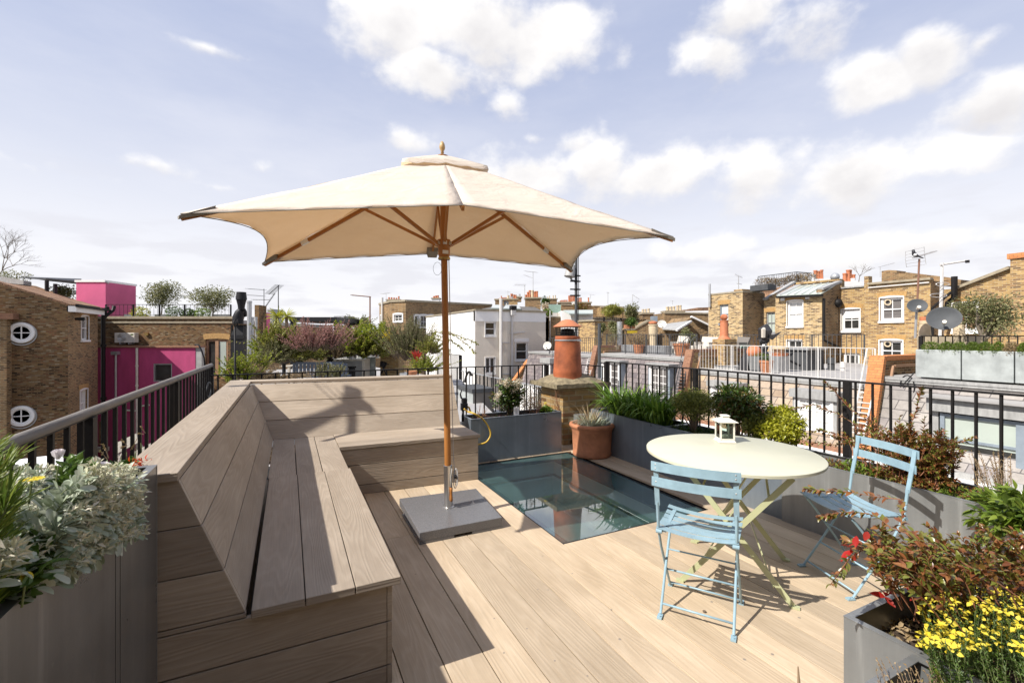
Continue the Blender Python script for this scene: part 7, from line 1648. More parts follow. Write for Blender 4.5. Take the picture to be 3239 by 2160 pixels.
# white rail return and diagonal brace at its right end
t=thing('ladder','white ladder leaning from the middle terrace down the tan slates','ladder',(16.0,7.9,-2));mb=MB();P_=[OX(G(335,1120),16.45),OX(G(252,1568),15.9),OX(S(580,570),15.3)];P2_=[p+Vector((0,-.38,0))for p in P_];mb.tube(P_,.025,6);mb.build('stile','white_iron',t);mb=MB();mb.tube([P2_[0]+Vector((0,0,-.9))]+P2_[1:],.025,6);mb.build('stile','white_iron',t)
for k in range(9):q=k/9;a=P_[1].lerp(P_[2],q);mb=MB();mb.box(a.x-.02,a.x+.14,a.y-.38,a.y,a.z-.015,a.z+.015);mb.build('tread','white_iron',t)
def ladder2(label,pa,pb,w_,X0,X1,mat,n=12,hoop=True):
 a,b=OX(pa,X0),OX(pb,X1);t=thing('ladder',label,'ladder',tuple(b),'ladders on the mews roofs');wv=Vector((0,-w_,0))
 for o in(Vector(),wv):
  mb=MB();P_=[b+o,a+o]+([a+o+Vector((.15,0,.75)),a+o+Vector((.45,0,.95)),a+o+Vector((.8,0,.75)),a+o+Vector((.85,0,-.1))]if hoop else[]);mb.tube(P_,.022,6);mb.build('stile',mat,t,smooth=True)
 for k in range(n):q=b.lerp(a,(k+.5)/n);mb=MB();mb.box(q.x-.02,q.x+.10,q.y-w_+.02,q.y-.02,q.z-.012,q.z+.012);mb.build('rung',mat,t)
ladder2('grey roof ladder with hoops up to the terrace with rattan armchairs',D(1000,900),D(915,1350),.42,16.25,15.35,'iron_grey')
ladder2('pale ladder right behind the orange clay chimney pot',K(672,540),K(622,730),.55,16.4,15.6,'white_iron',8,False)
mb=MB();a=OD(K(770,228),20);b=OD(K(771,770),20);mb.tube([b,a],.07,8);o=mb.build('pole','iron_grey',None,loc=tuple(b));tag(o,'dark upright pole right of the orange clay chimney pot','pole')
mb=MB();c=OX(S(1160,75),16.2);mb.tube([c+Vector((0,math.cos(a)*.17,math.sin(a)*.34))for a in[2*math.pi*k/20 for k in range(15)]],.018,8);mb.tube([c+Vector((0,.16,.2)),OX(G(700,1500),16.15),OX(G(820,1370),16.1)],.018,6);o=mb.build('black_cable','black',None,smooth=True,loc=tuple(c));tag(o,'thick grey cable looping over the pale slates under the long trough','cable')
# ---- stack with the spinning cowl
def onfloor(p,z):return OZ(p,z)
c=Vector((17.9,YP1+.25,0));c=OX(D(1480,800),17.9);t=thing('chimney_stack','brick chimney stack with one orange pot topped by a ribbed spinning cowl','chimney',(c.x,c.y,.0))
f=Pl('X',17.7);a0,b0=f.px(D(1385,800))[0],f.px(D(1585,800))[0];zt=Z(f,D(1480,675));mb=MB();mb.box(17.7,18.5,b0+.2,a0,-.4,zt);mb.build('brick_shaft','brick_yel',t)
cx_=18.1;cy_=(a0+b0)/2+.12;mb=MB();z1=OX(D(1480,455),17.9).z;mb.lathe([(.30,zt),(.20,zt+.10),(.185,zt+.15),(.17,z1-.02),(.185,z1),(.185,z1+.05),(.15,z1+.05)],(cx_,cy_,0),20);mb.build('chimney_pot','terracotta_red',t,smooth='auto')
mb=MB();z2=OX(D(1480,378),17.9).z;cz=(z1+z2)/2+.04;rb=(z2-z1)/2*.85
for k in range(22):
 a=2*math.pi*k/22;P_=[Vector((cx_+math.cos(a+q*.9)*rb*1.15*math.sin(math.pi*q),cy_+math.sin(a+q*.9)*rb*1.15*math.sin(math.pi*q),cz-rb*math.cos(math.pi*q)))for q in(.08,.25,.42,.6,.8,.95)]
 mb.tube(P_,.028,4)
mb.build('spinning_cowl','terracotta_red',t);mb=MB();mb.sphere((cx_,cy_,cz),rb*.92,12);mb.build('cowl_core','terracotta_old',t,smooth=True)
# ---- things on the terraces
def pot(label,px,zf,r_,h_,mat='terracotta',nm='plant_pot',group=None,plant=None,pn=200,ph=.5,pr=.3,pl_lab=None,X=None):
 c=onfloor(px,zf)if X is None else Vector((X,OX(px,X).y,zf));o=potgeo(c,r_,h_,mat).build(nm,mat,None,smooth='auto',loc=tuple(c));tag(o,label,'plant pot',group)
 if plant:
  t=thing('potted_plant',pl_lab,'plant',(c.x,c.y,zf+h_*.88));bl=clumpy((c.x,c.y,zf+h_+ph),(pr,pr,ph*.8),12);mb=MB();limbs(mb,(c.x,c.y,zf+h_*.88),bl[:6],.02);mb.build('stem','bark',t);Vv,Ff=cloud_leaves(bl,pn,.08,.03);mesh_np('foliage',Vv,Ff,plant,t)
 return c
XT=17.6
pot('wide cream bowl-shaped pot behind the grey railing with a small bare tree',D(168,820),.56,.36,.42,'pot_cream',X=XT,plant='lf_far',pn=420,ph=.75,pr=.55,pl_lab='open grey-green small tree in the wide cream pot')
pot('square-sided terracotta pot behind the grey railing',D(472,845),.56,.32,.50,'terracotta',X=XT,plant='lf_dry',pn=600,ph=.4,pr=.5,pl_lab='mound of pale dry grass in the square-sided terracotta pot')
pot('large terracotta pot beside the ladder hoops',D(1003,870),.56,.42,.62,'terracotta',X=XT)
for k,(x0,x1)in enumerate(((245,405),(528,700),(705,800))):
 f=Pl('X',17.9);a,b=U(f,D(x0,0)),U(f,D(x1,0));mb=MB();mb.box(17.9,18.4,b,a,.56,1.02);[mb.box(17.87,17.9,b+(a-b)*j/8,b+(a-b)*(j+.45)/8,.57,1.01)for j in range(8)];o=mb.build('trough','galv',None,loc=(17.9,(a+b)/2,.56));tag(o,['left ribbed silver trough behind the grey railing','middle ribbed silver trough behind the grey railing','short ribbed silver trough left of the rattan armchair'][k],'planter','ribbed troughs on the terrace')
def armchair(label,px0,px1,X,zf,mat,face=-1):
 f=Pl('X',X);a,z1=f.px(px0);b=U(f,px1);ya,yb=max(a,b),min(a,b);w=ya-yb;t=thing('rattan_armchair',label,'armchair',(X,(ya+yb)/2,zf),'rattan chairs on the terraces')
 mb=MB();mb.box(X-.05,X+.75,yb,ya,zf+.05,zf+.42);mb.build('seat',mat,t)
 mb=MB();mb.hexa([(X+.5,yb,zf+.42),(X+.5,ya,zf+.42),(X+.62,ya,zf+.42),(X+.62,yb,zf+.42),(X+.72,yb-.06,z1),(X+.72,ya+.06,z1+.04),(X+.84,ya+.06,z1+.04),(X+.84,yb-.06,z1)]);mb.build('backrest',mat,t)
 for y in(yb,ya-.12):mb=MB();mb.box(X,X+.6,y,y+.12,zf+.42,zf+.68);mb.build('armrest',mat,t)
armchair('pale rattan armchair left of the ladder hoops',D(852,645),D(965,645),18.6,.56,'rattan');armchair('pale rattan sofa seat just left of the stack with the spinning cowl',D(1150,655),D(1340,655),18.8,.56,'rattan');armchair('dark grey rattan chair right of the stack with the spinning cowl',D(1590,655),D(1715,655),19.5,.56,'rattan_grey')
f=Pl('X',18.3);a,b=U(f,D(985,0)),U(f,D(1310,0));mb=MB();mb.box(18.3,18.9,b,a,.56,1.05);o=mb.build('rattan_table','rattan',None,bevel=.03,loc=(18.3,(a+b)/2,.56));tag(o,'low pale rattan table block between the armchairs','table')
c=OX(D(1062,640),21);t=tree('bushy_plant','round grey-green variegated bush on the terrace behind the armchairs','bush',(c.x,c.y,.56),clumpy(tuple(c),(.5,.55,.5),16),'lf_far',1300,.12,.05,.04)
c=OX(D(650,560),20);mb=MB();mb.lathe([(.20,.56),(.20,c.z-.35),(.24,c.z-.33),(.27,c.z),(.26,c.z+.25),(.30,c.z+.27),(.30,c.z+.33),(.2,c.z+.33)],(c.x,c.y,0),16);o=mb.build('cream_chimney_pot','pot_cream',None,smooth='auto',loc=(c.x,c.y,.56));tag(o,'cream clay chimney pot on a pale post above the troughs','chimney pot')
mb=MB();zz=c.z+.33;mb.lathe([(.16,zz),(.27,zz+.06),(.27,zz+.14),(.1,zz+.2),(.0,zz+.2)],(c.x,c.y,0),12);o=mb.build('clay_cowl','terracotta_red',None,smooth='auto',loc=(c.x,c.y,zz));tag(o,'red clay cowl on the cream chimney pot','cowl')
# wrapped parasol, cover, planters on the white terrace
c=OX(D(2025,800),19.2);t=thing('wrapped_parasol','closed parasol wrapped in torn black plastic on the middle terrace','parasol',(c.x,c.y,.05));zt=OX(D(2050,490),19.2).z;mb=MB();prof=[(.30,.08),(.30,.2),(.22,.8),(.24,1.4),(.30,1.9),(.26,2.2)]
H_=zt-.6;mb.lathe([(.16*(1+.25*math.sin(k*2.1)),.05+(H_-.05)*k/14)for k in range(15)],(c.x,c.y,0),11)
Vs=mb.v;mb.v=[(x+random.uniform(-.04,.04),y+random.uniform(-.04,.04),z)for x,y,z in Vs];mb.build('cover','tarp',t)
mb=MB();top=Vector((c.x,c.y-.15,zt))
mb.tube([(c.x,c.y,H_-.05),(c.x,c.y-.05,H_+.35),top],[.22,.30,.05],7);mb.prism([(c.x,c.y-.15,H_),(c.x,c.y-.75,H_+.25),(c.x,c.y-.35,H_-.1)],(.1,0,0));mb.prism([(c.x,c.y+.1,H_-.05),(c.x,c.y+.38,H_-.12),(c.x,c.y+.1,H_+.3)],(.1,0,0));mb.build('torn_plastic','tarp',t);mb=MB();mb.tube([(c.x-.22,c.y-.12,H_),(c.x-.24,c.y-.14,H_+.35),(c.x-.1,c.y-.1,zt-.12)],[.09,.10,.02],6);mb.build('canvas','rattan',t)
c=OX(D(1790,1000),18.0);t=thing('covered_furniture','stacked furniture under a draped dark cover by the spinning-cowl stack','cover',(c.x,c.y,.05));mb=MB();zt=OX(D(1790,785),18).z;ya=OX(D(1740,800),18).y;yb=OX(D(1850,800),18).y
mb.hexa([(17.8,yb,.05),(17.8,ya+.1,.05),(18.8,ya+.1,.05),(18.8,yb,.05),(18.0,yb,zt),(18.0,ya-.25,zt),(18.7,ya-.25,zt),(18.7,yb,zt)]);mb.build('drape','tarp',t)
f=Pl('X',17.6);a,b=U(f,D(1830,0)),U(f,D(1975,0));mb=MB();zt=Z(f,D(1900,888));mb.hexa([(17.6,b+.08,.05),(17.6,a-.08,.05),(18.2,a-.08,.05),(18.2,b+.08,.05),(17.55,b,zt),(17.55,a,zt),(18.25,a,zt),(18.25,b,zt)]);o=mb.build('tapered_planter','zinc',None,loc=(17.9,(a+b)/2,.05));tag(o,'tapered grey planter under the pink ball','planter')
c=OX(D(1900,836),17.9);mb=MB();mb.sphere(c,.29,14);o=mb.build('clay_ball','terracotta_red',None,smooth=True,loc=tuple(c));tag(o,'pinkish clay ball resting on the tapered grey planter','ball')
Vv,Ff=cloud_leaves([(17.9,(a+b)/2,zt+.04,.3,.4,.07)],200,.06,.03);t=thing('planter_greens','low fresh green leaves around the pink clay ball','plant',(17.9,(a+b)/2,zt));mesh_np('foliage',Vv,Ff,'lf_lime',t)
c=pot('terracotta pot with a white-stained foot on the middle terrace',D(2055,1065),.05,.27,.52,'terracotta',X=17.3,plant='lf_mid',pn=90,ph=.06,pr=.2,pl_lab='small green plant in the white-stained terracotta pot')
f=Pl('X',18.3);a,b=U(f,E(925,0)),U(f,E(1040,0));mb=MB();zt=Z(f,E(980,1195));mb.hexa([(18.3,b+.06,.05),(18.3,a-.06,.05),(18.9,a-.06,.05),(18.9,b+.06,.05),(18.25,b,zt),(18.25,a,zt),(18.95,a,zt),(18.95,b,zt)]);o=mb.build('tapered_planter','galv',None,loc=(18.6,(a+b)/2,.05));tag(o,'tall grey planter holding an orange bowl and yellow lid','planter')
y_=(a+b)/2;o=MB();o.lathe([(.3,zt),(.36,zt+.12),(.0,zt+.12)],(18.6,y_,0),16);o=o.build('clay_bowl','terracotta_red',None,loc=(18.6,y_,zt));tag(o,'shallow orange clay bowl on the tall grey planter','bowl');o=MB();o.lathe([(.2,zt+.12),(.2,zt+.28),(.36,zt+.29),(.36,zt+.36),(.0,zt+.38)],(18.6,y_,0),16);o=o.build('round_cover','pot_cream',None,loc=(18.6,y_,zt+.12));tag(o,'pale yellow round lid above the orange clay bowl','lid')
f=Pl('X',20.2);a,b=U(f,E(1040,0)),U(f,E(1320,0));zt=Z(f,E(1180,1112));t=thing('storage_shed','low grey storage shed with a flat lid on the middle terrace','shed',(20.2,(a+b)/2,.05));mb=MB();mb.box(20.2,21.4,b,a,.05,zt-.08);mb.build('body','iron_grey',t);mb=MB();mb.box(20.1,21.5,b-.1,a+.1,zt-.08,zt);mb.build('lid','galv',t);mb=MB();mb.bar((20.17,b+.9,zt-.5),(20.17,b+.3,zt-.75),.04,.05);mb.build('handle','black',t)
f=Pl('X',19.6);a,b=U(f,E(510,0)),U(f,E(650,0));mb=MB();mb.box(19.6,20.3,b,a,.4,Z(f,E(580,1083)));o=mb.build('green_crate','green_board',None,loc=(19.6,b,.4));tag(o,'dark green crate behind the white railing by the spinning-cowl stack','crate')
for(x,y0,y1,r_,mat,lab)in((1566,1213,1350,.14,'iron_grey','dark blue-grey vent pipe with a collar on the middle terrace'),(1685,1255,1360,.09,'white_iron','short white vent pipe on the middle terrace')):
 f=Pl('X',21.5);u=U(f,E(x,0));zt=Z(f,E(x,y0));mb=MB();mb.tube([(21.5,u,.05),(21.5,u,zt)],r_,12);mb.tube([(21.5,u,zt-.25),(21.5,u,zt-.08)],r_*1.3,12);o=mb.build('vent_pipe',mat,None,smooth='auto',loc=(21.5,u,.05));tag(o,lab,'pipe')
f=Pl('X',17.5);a,b=U(f,E(290,0)),U(f,E(580,0));mb=MB();mb.box(17.5,19.0,b,a,.05,.22);mb.build;o=mb.build('rooflight','lead',None,loc=(17.5,b,.05));tag(o,'low pale lead-edged rooflight on the middle terrace','rooflight')
# ---- long trough, dishes, pots and olive tree on the third roof
f=Pl('X',16.2);a=U(f,G(832,0));zt,zb=1.165,.385;YE=-5.0
t=thing('long_trough','long spangled grey metal trough with low green plants along the roof edge','planter',(16.2,a,zb));yy=a;k=0
for(p,q)in((832,1305),(1310,1855),(1860,2500),(2500,3300)):
 y0,y1=U(f,G(p,0)),U(f,G(min(q,2500),0))if q<=2500 else YE
 if y1>y0:y1=YE
 mb=MB();mb.box(16.2,16.9,y1+.008,y0-.008,zb,zt);mb.build('panel','zinc_trough',t,bevel=.01)
ORD=['first','second','third','fourth','fifth','sixth','seventh','eighth','ninth']
for k,(x0,x1)in enumerate(((875,1055),(1060,1185),(1190,1320),(1340,1445),(1450,1590),(1590,1720),(1730,1860),(1875,1990),(2000,2200))):
 y0,y1=U(f,G(x0,0)),U(f,G(x1,0));t=thing('low_green_plant',ORD[k]+' green cushion plant from the left in the long trough','plant',(16.5,(y0+y1)/2,zt),'cushion plants in the long trough');Vv,Ff=cloud_leaves([(16.4,(y0+y1)/2,zt+.02,.22,abs(y0-y1)/2,.19)],1500,.05,.010,up=1.2,shell=.8);mesh_np('foliage',Vv,Ff,'lf_dry' if k==6 else 'lf_lime',t)
 if k==6:t['label']='drier straw-coloured cushion plant in the long trough';
lf0=[o for o in bpy.data.objects if o.name.startswith('low_green_plant')and not o['label'].startswith('drier')]
railing('roof_railing','black railing behind the long grey trough',[(17.4,U(Pl('X',17.4),G(892,0))),(17.4,3.2),(17.4,-3)],.36,Z(Pl('X',17.4),G(0,990))if False else OX(G(892,990),17.4).z,.16,'iron',bar=.03,posts=(0,1,2),post=.09,top=(.05,.03))
st_=thing('chimney_plinth','low brick and cement base carrying the two big cream chimney pots','wall',(18.6,7.5,.36));mb=MB();y0,y1=U(Pl('X',18.6),G(850,0)),U(Pl('X',18.6),G(1390,0));mb.box(18.6,19.4,y1,y0,.36,OX(G(900,990),18.6).z-.02);mb.build('base','coping',st_)
for(x,w_,lab)in((930,118,'left big cream chimney pot with an orange rim by the dishes'),(1285,118,'right big cream chimney pot with an orange rim behind the large dish')):
 f=Pl('X',18.9);u=U(f,G(x,0));r_=abs(U(f,G(x-w_/2,0))-U(f,G(x+w_/2,0)))/2*.9;z0,z1=OX(G(x,995),18.9).z,OX(G(x,800),18.9).z;mb=MB();mb.lathe([(r_*1.25,z0),(r_*1.2,z0+.1),(r_*1.05,z0+.5*(z1-z0)),(r_*.95,z0+.66*(z1-z0)),(r_*1.02,z0+.68*(z1-z0)),(r_*.95,z0+.70*(z1-z0)),(r_*.93,z1-.10)],(18.9,u,0),22);t=thing('clay_chimney_pot',lab,'chimney pot',(18.9,u,z0));mb.build('pot_body','pot_cream',t,smooth='auto');mb=MB();mb.lathe([(r_*.93,z1-.10),(r_*.98,z1-.05),(r_*.95,z1+.03),(r_*.6,z1+.03)],(18.9,u,0),22);mb.build('orange_rim','terracotta_red',t,smooth='auto')
def dish(label,c,r_,mat,axis,pole=None,pr=.035,polemat='galv',bx=.9):
 t=thing('satellite_dish',label,'satellite dish',tuple(c));ax=Vector(axis).normalized();mb=MB();n=8
 mb.lathe([(r_*q/n,.22*r_*(q/n)**2)for q in range(n+1)]+[(r_*1.03,.22*r_),(r_*1.03,.18*r_),(r_*.9,.12*r_),(.0,-.05*r_)],c,30,ax,sx=1.0,sy=bx);mb.build('reflector',mat,t,smooth='auto')
 q=ax.to_track_quat('Z','Y');mb=MB();hd=c+ax*r_*.95+Vector((0,0,-r_*.55));lo=c+Vector((0,0,-r_*.9))+ax*.05;mb.tube([lo,hd],.018,6);mb.tube([c-ax*.05,c-ax*.2+Vector((0,0,-.05))],.05,8);mb.build('arm','galv',t);mb=MB();mb.tube([hd+ax*.05,hd-ax*.10],.05,10);mb.build('receiver','cream_plastic',t,smooth='auto')
 if pole:mb=MB();mb.tube(pole,pr,8);mb.build('pole',polemat,t)
 return t
c1=OX(G(850,682),18.0);b1=OX(G(832,1010),18.1);dish('medium grey satellite dish on a rusty pole, left of the bigger one',c1,.25,'dish',(-.75,-.5,.35),[b1,OX(G(846,740),18.1)],.035)
c2=OX(G(1128,815),17.0);b2=OX(G(1083,1110),17.2);dish('large grey satellite dish on a silver pole above the long trough',c2,.375,'dish',(-.85,-.35,.3))
yagi('bird-topped aerial with a wide wire grid on a rusty pole',G(855,620),G(875,195),17.8,[],'rust',r_=.035)
t=[o for o in bpy.data.objects if o.name.startswith('tv_aerial')][-1];d_=17.8;q=lambda a,b:OD(G(a,b),d_)
mb=MB();mb.bar(q(805,185),q(1050,110),.05,.03);[mb.tube([q(x,185-(x-805)*.306)+Vector((-.08,.05,0)),q(x,185-(x-805)*.306)+Vector((.08,-.05,.0))],.008,4)for x in range(830,1050,14)];mb.build('boom','alu',t)
mb=MB()
for y in range(0,6):
 mb.tube([q(733+y*1.5,120+y*31),q(925+y*2,72+y*36)],.007,4)
mb.tube([q(733,115),q(732,200),q(743,280)],.012,4);mb.tube([q(925,68),q(932,165),q(945,250)],.012,4);mb.tube([q(828,78),q(830,130)],.008,4);mb.build('wire_grid','alu',t)
yagi('white aerial mast with a horizontal boom and loop antennas over the large dish',G(1085,1100),G(1112,235),17.4,[(G(1090,255),G(1380,210),.10,8)],'white_iron',r_=.055)
t=[o for o in bpy.data.objects if o.name.startswith('tv_aerial')][-1];q=lambda a,b:OD(G(a,b),17.3)
for(x0,x1,y)in((1048,1185,455),(985,1160,570)):mb=MB();c=(q(x0,y)+q(x1,y))/2;hw=(q(x1,y)-q(x0,y)).length/2;dv=(q(x1,y)-q(x0,y)).normalized();mb.tube([c+dv*math.cos(a)*hw+Vector((0,0,math.sin(a)*.07))for a in[2*math.pi*k/20 for k in range(20)]],.012,5,closed=True);mb.build('loop','alu',t)
mb=MB();mb.box(*[v for p in zip(q(1372,220)-Vector((.05,.05,.05)),q(1372,220)+Vector((.05,.05,.05)))for v in p]);mb.build('end_box','black',t)
# magpie: one body, with wings and legs
bc=OD(G(815,138),17.75);t=thing('magpie','black and white magpie perched on the wire-grid aerial','bird',tuple(bc+Vector((0,0,-.13))));rgt=cframe(1,0,0)
mb=MB();mb.tube([bc+rgt*-.02+Vector((0,0,.16)),bc+rgt*-.01+Vector((0,0,.13)),bc+Vector((0,0,.06)),bc+rgt*.03+Vector((0,0,-.02)),bc+rgt*.10+Vector((0,0,-.07)),bc+rgt*.22+Vector((0,0,-.12)),bc+rgt*.38+Vector((0,0,-.18))],[.012,.045,.055,.078,.06,.028,.018],10);mb.build('body','bird_black',t,smooth=True)
mb=MB();mb.tube([bc+rgt*-.05+Vector((0,0,.12)),bc+rgt*-.12+Vector((0,0,.11))],.012,6,r2=.003);mb.build('beak','bird_black',t)
mb=MB();mb.sphere(bc+rgt*.03+cframe(0,-.035,-.05),.062,8,.9);mb.build('belly','bird_white',t,smooth=True)
mb=MB();mb.tube([bc+rgt*.02+Vector((0,0,-.08)),bc+rgt*.015+Vector((0,0,-.14))],.006,5);mb.tube([bc+rgt*.05+Vector((0,0,-.08)),bc+rgt*.05+Vector((0,0,-.14))],.006,5);mb.build('legs','bird_black',t)
c=OX(G(1585,760),17.9);rt=OX(G(1548,1090),17.9);tree('olive_tree','small round olive tree with a leaning pale trunk behind the long trough','tree',tuple(rt),clumpy((c.x,c.y,c.z),(.7,.95,.60),34)+[(c.x,c.y-.15,c.z-.6,.3,.35,.3)],'lf_far',4200,.085,.028,.09,trunk_top=(rt.x,rt.y+.02,c.z-.75),bark='bark_pale')
# ================================================================ YELLOW BRICK HOUSES
def house(nm,label,X,near_px,far_px,ztop,wins,mat='brick_sun',top=None,side_to=None,side_mat='brick_brown',zb=GZ,side_top=None,arch='brick_arch',crp=E):  # side walls take a darker brick, which puts their shade into the colour
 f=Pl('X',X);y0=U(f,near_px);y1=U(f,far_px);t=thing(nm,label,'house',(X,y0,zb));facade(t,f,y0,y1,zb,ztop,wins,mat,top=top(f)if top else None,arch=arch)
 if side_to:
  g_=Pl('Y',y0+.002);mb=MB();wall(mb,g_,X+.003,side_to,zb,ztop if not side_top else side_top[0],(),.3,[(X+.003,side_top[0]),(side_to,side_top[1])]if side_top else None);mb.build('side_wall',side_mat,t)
 return t,f,y0,y1
X1=25.8;zt1=OX(E(650,537),X1).z
hB1,f,y0,y1=house('brick_wing','tall flat-topped yellow brick wing with one grey window, leftmost of the yellow brick row',X1,E(650,600),E(297,600),zt1,[dict(p1=E(412,668),p2=E(502,858),style='sash',frame='grey_paint',glass='glass_blind',cols=1,rows=2)],side_to=OY(E(880,600),U(Pl('X',X1),E(650,600))).x)
mb=MB();mb.box(X1-.04,X1+2.0,y0-.04,y1,zt1,zt1+.10);mb.build('coping','coping',hB1);mb=MB();mb.box(X1+.4,X1+2.0,y0+.3,y1-.1,GZ,zt1-.1);mb.build('body','brick_brown',hB1)
vpipe(hB1,f,322,452,690,.07,'galv',.12,E)
mb=MB();f.bx(mb,U(f,E(515,0)),U(f,E(600,0)),zt1+.1,Z(f,E(560,505)),-1.2,-.4);mb.build('roof_box','brick_yel',hB1);mb=MB();f.bx(mb,U(f,E(640,0))-1.2,U(f,E(640,0)),zt1+.1,zt1+.45,-1.6,-.8);mb.build('roof_vent','iron_grey',hB1)
X2=27.6
hB2,f,y0,y1=house('brick_house','recessed yellow brick house with a grey window beside the black wrapped parasol',X2,E(992,700),E(870,700),OX(E(980,560),X2).z,[dict(p1=E(893,745),p2=E(985,960),style='sash',frame='galv',glass='glass_green')],top=lambda f:[(U(f,E(992,0)),Z(f,E(992,545))),(U(f,E(872,0)),Z(f,E(872,612)))])
X3=26.25
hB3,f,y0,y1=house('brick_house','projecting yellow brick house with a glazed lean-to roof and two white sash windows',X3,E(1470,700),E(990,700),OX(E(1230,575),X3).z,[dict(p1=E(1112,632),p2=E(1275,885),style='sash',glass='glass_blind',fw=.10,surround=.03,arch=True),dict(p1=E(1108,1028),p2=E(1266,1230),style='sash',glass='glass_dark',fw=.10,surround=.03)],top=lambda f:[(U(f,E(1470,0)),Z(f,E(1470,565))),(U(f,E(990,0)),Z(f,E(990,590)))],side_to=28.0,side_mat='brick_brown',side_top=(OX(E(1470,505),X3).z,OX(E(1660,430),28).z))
ys=U(f,E(1470,0));P_=[OX(E(1005,582),X3-.2),OX(E(1462,562),X3-.2),OX(E(1655,440),28.0),OX(E(1222,478),28.4)];mb=MB();mb.prism(P_,(0,0,.06));rf=mb.build('glazed_roof','glass_green',hB3)
for k in range(6):mb=MB();a=P_[0].lerp(P_[1],(k+.5)/6);b=P_[3].lerp(P_[2],(k+.5)/6);mb.bar(a+Vector((0,0,.08)),b+Vector((0,0,.08)),.05,.05);mb.build('glazing_bar','alu',rf)
mb=MB();mb.bar(OX(E(1470,503),X3)+Vector((0,.1,0)),OX(E(1665,428),28)+Vector((0,.1,0)),.35,.12);mb.build('side_coping','lead',hB3);mb=MB();mb.bar(OX(E(1222,448),28.6),OX(E(1672,412),28.6),.4,.12);mb.prism([OX(E(1222,448),28.6),OX(E(1672,412),28.6),OX(E(1672,500),28.6),OX(E(1222,500),28.6)],(.3,0,0));mb.build('parapet','brick_yel',hB3)
mb=MB();mb.bar(OX(E(1030,573),X3),OX(E(1225,470),28.4),.35,.14);mb.bar(OX(E(878,612),27.4),OX(E(1180,432),30),.3,.12);mb.build('sloping_coping','lead',hB3)
mb=MB();mb.bar(P_[0]+Vector((-.05,0,-.04)),P_[1]+Vector((-.05,-.1,-.04)),.14,.12);mb.build('gutter','iron',hB3)
u=OX(E(1490,600),X3).y;mb=MB();a=OY(E(1490,600),y0-.12);b=OY(E(1490,1030),y0-.12);c=OY(E(1640,1100),y0-.12);mb.tube([a,b,c],.07,8);mb.build('drainpipe','iron',hB3)
for(a,b)in((1050,600),(1305,582)):mb=MB();f.bx(mb,U(f,E(a,0))-.22,U(f,E(a,0)),Z(f,E(a,b+26)),Z(f,E(a,b)),.0,.08);mb.build('vent_box','white_paint',hB3)
X4=28.0
hB4,f,y0,y1=house('brick_house','recessed yellow brick house with one arched white sash above a lower window',X4,E(1912,700),E(1645,700),OX(E(1800,484),X4).z,[dict(p1=E(1672,716),p2=E(1866,935),style='sash',glass='glass_dark',fw=.12,surround=.03,arch=True),dict(p1=E(1690,1165),p2=E(1858,1345),style='sash',glass='glass_dark',fw=.12,cols=3,rows=1)],'brick_yel')
mb=MB();f.bx(mb,U(f,E(1678,0)),U(f,E(1860,0)),Z(f,E(1770,805)),Z(f,E(1770,722)),-.13,-.075);mb.build('blind','paper',hB4)
mb=MB();f.bx(mb,U(f,E(1912,0)),U(f,E(1645,0)),Z(f,E(1800,490)),Z(f,E(1800,476)),-.3,.08);mb.build('coping','lead',hB4);vpipe(hB4,f,1645,640,None,.09,'iron',.2,E);mb=MB();u,z=f.px(E(1665,650));mb.sphere(f.W(u,z,.3),.25,8);mb.sphere(f.W(u+.15,z+.3,.3),.16,8);mb.build('pipe_hopper','iron',hB4,smooth=True)
X5=26.7
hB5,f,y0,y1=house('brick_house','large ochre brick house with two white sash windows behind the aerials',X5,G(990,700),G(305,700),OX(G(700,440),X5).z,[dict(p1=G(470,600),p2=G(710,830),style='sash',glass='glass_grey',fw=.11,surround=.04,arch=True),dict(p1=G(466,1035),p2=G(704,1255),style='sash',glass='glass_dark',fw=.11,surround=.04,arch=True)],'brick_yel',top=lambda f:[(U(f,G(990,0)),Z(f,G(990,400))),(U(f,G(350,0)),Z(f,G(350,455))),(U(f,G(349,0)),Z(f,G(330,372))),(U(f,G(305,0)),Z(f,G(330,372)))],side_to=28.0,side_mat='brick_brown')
mb=MB();P0_,P1_=f.W(U(f,G(352,0)),Z(f,G(352,452)),0),f.W(U(f,G(990,0)),Z(f,G(990,398)),0);mb.bar(P0_,P1_+Vector((0,-.05,0)),.30,.10);mb.build('coping','coping',hB5)
mb=MB();mb.tube([f.W(*f.px(G(355,492)),.08),f.W(*f.px(G(985,437)),.08)],.035,6);mb.build('cable','white_iron',hB5)
for(a,b)in((545,640),(543,1070)):u,z=f.px(G(a,b));mb=MB();mb.lathe([(.10,0),(.16,.01),(.16,.03),(.10,.03)],f.W(u,z,-.06),14,Vector((-1,0,0)));mb.build('window_vent','pot_cream',hB5)
X6=28.0;f6=Pl('X',X6);ya=U(f6,G(1190,700));yb=U(f6,G(1815,700))
hB6=thing('brick_house','ochre brick house with a sloping gable wall and a wooden-blind window at the right','house',(X6,yb,GZ))
facade(hB6,f6,yb,U(f6,G(1130,700)),GZ,OX(G(1250,505),X6).z,[dict(p1=G(1222,650),p2=G(1480,945),style='sash',glass='glass_brown',fw=.12,surround=.05)],'brick_yel',top=[(yb,Z(f6,G(1815,285))),(U(f6,G(1255,0)),Z(f6,G(1255,500))),(U(f6,G(1130,0)),Z(f6,G(1255,500)))],arch='brick_arch')
mb=MB();mb.bar(f6.W(yb,Z(f6,G(1815,283)),.05),f6.W(U(f6,G(1250,0)),Z(f6,G(1250,500)),.05),.25,.12);mb.build('gable_coping','coping',hB6)
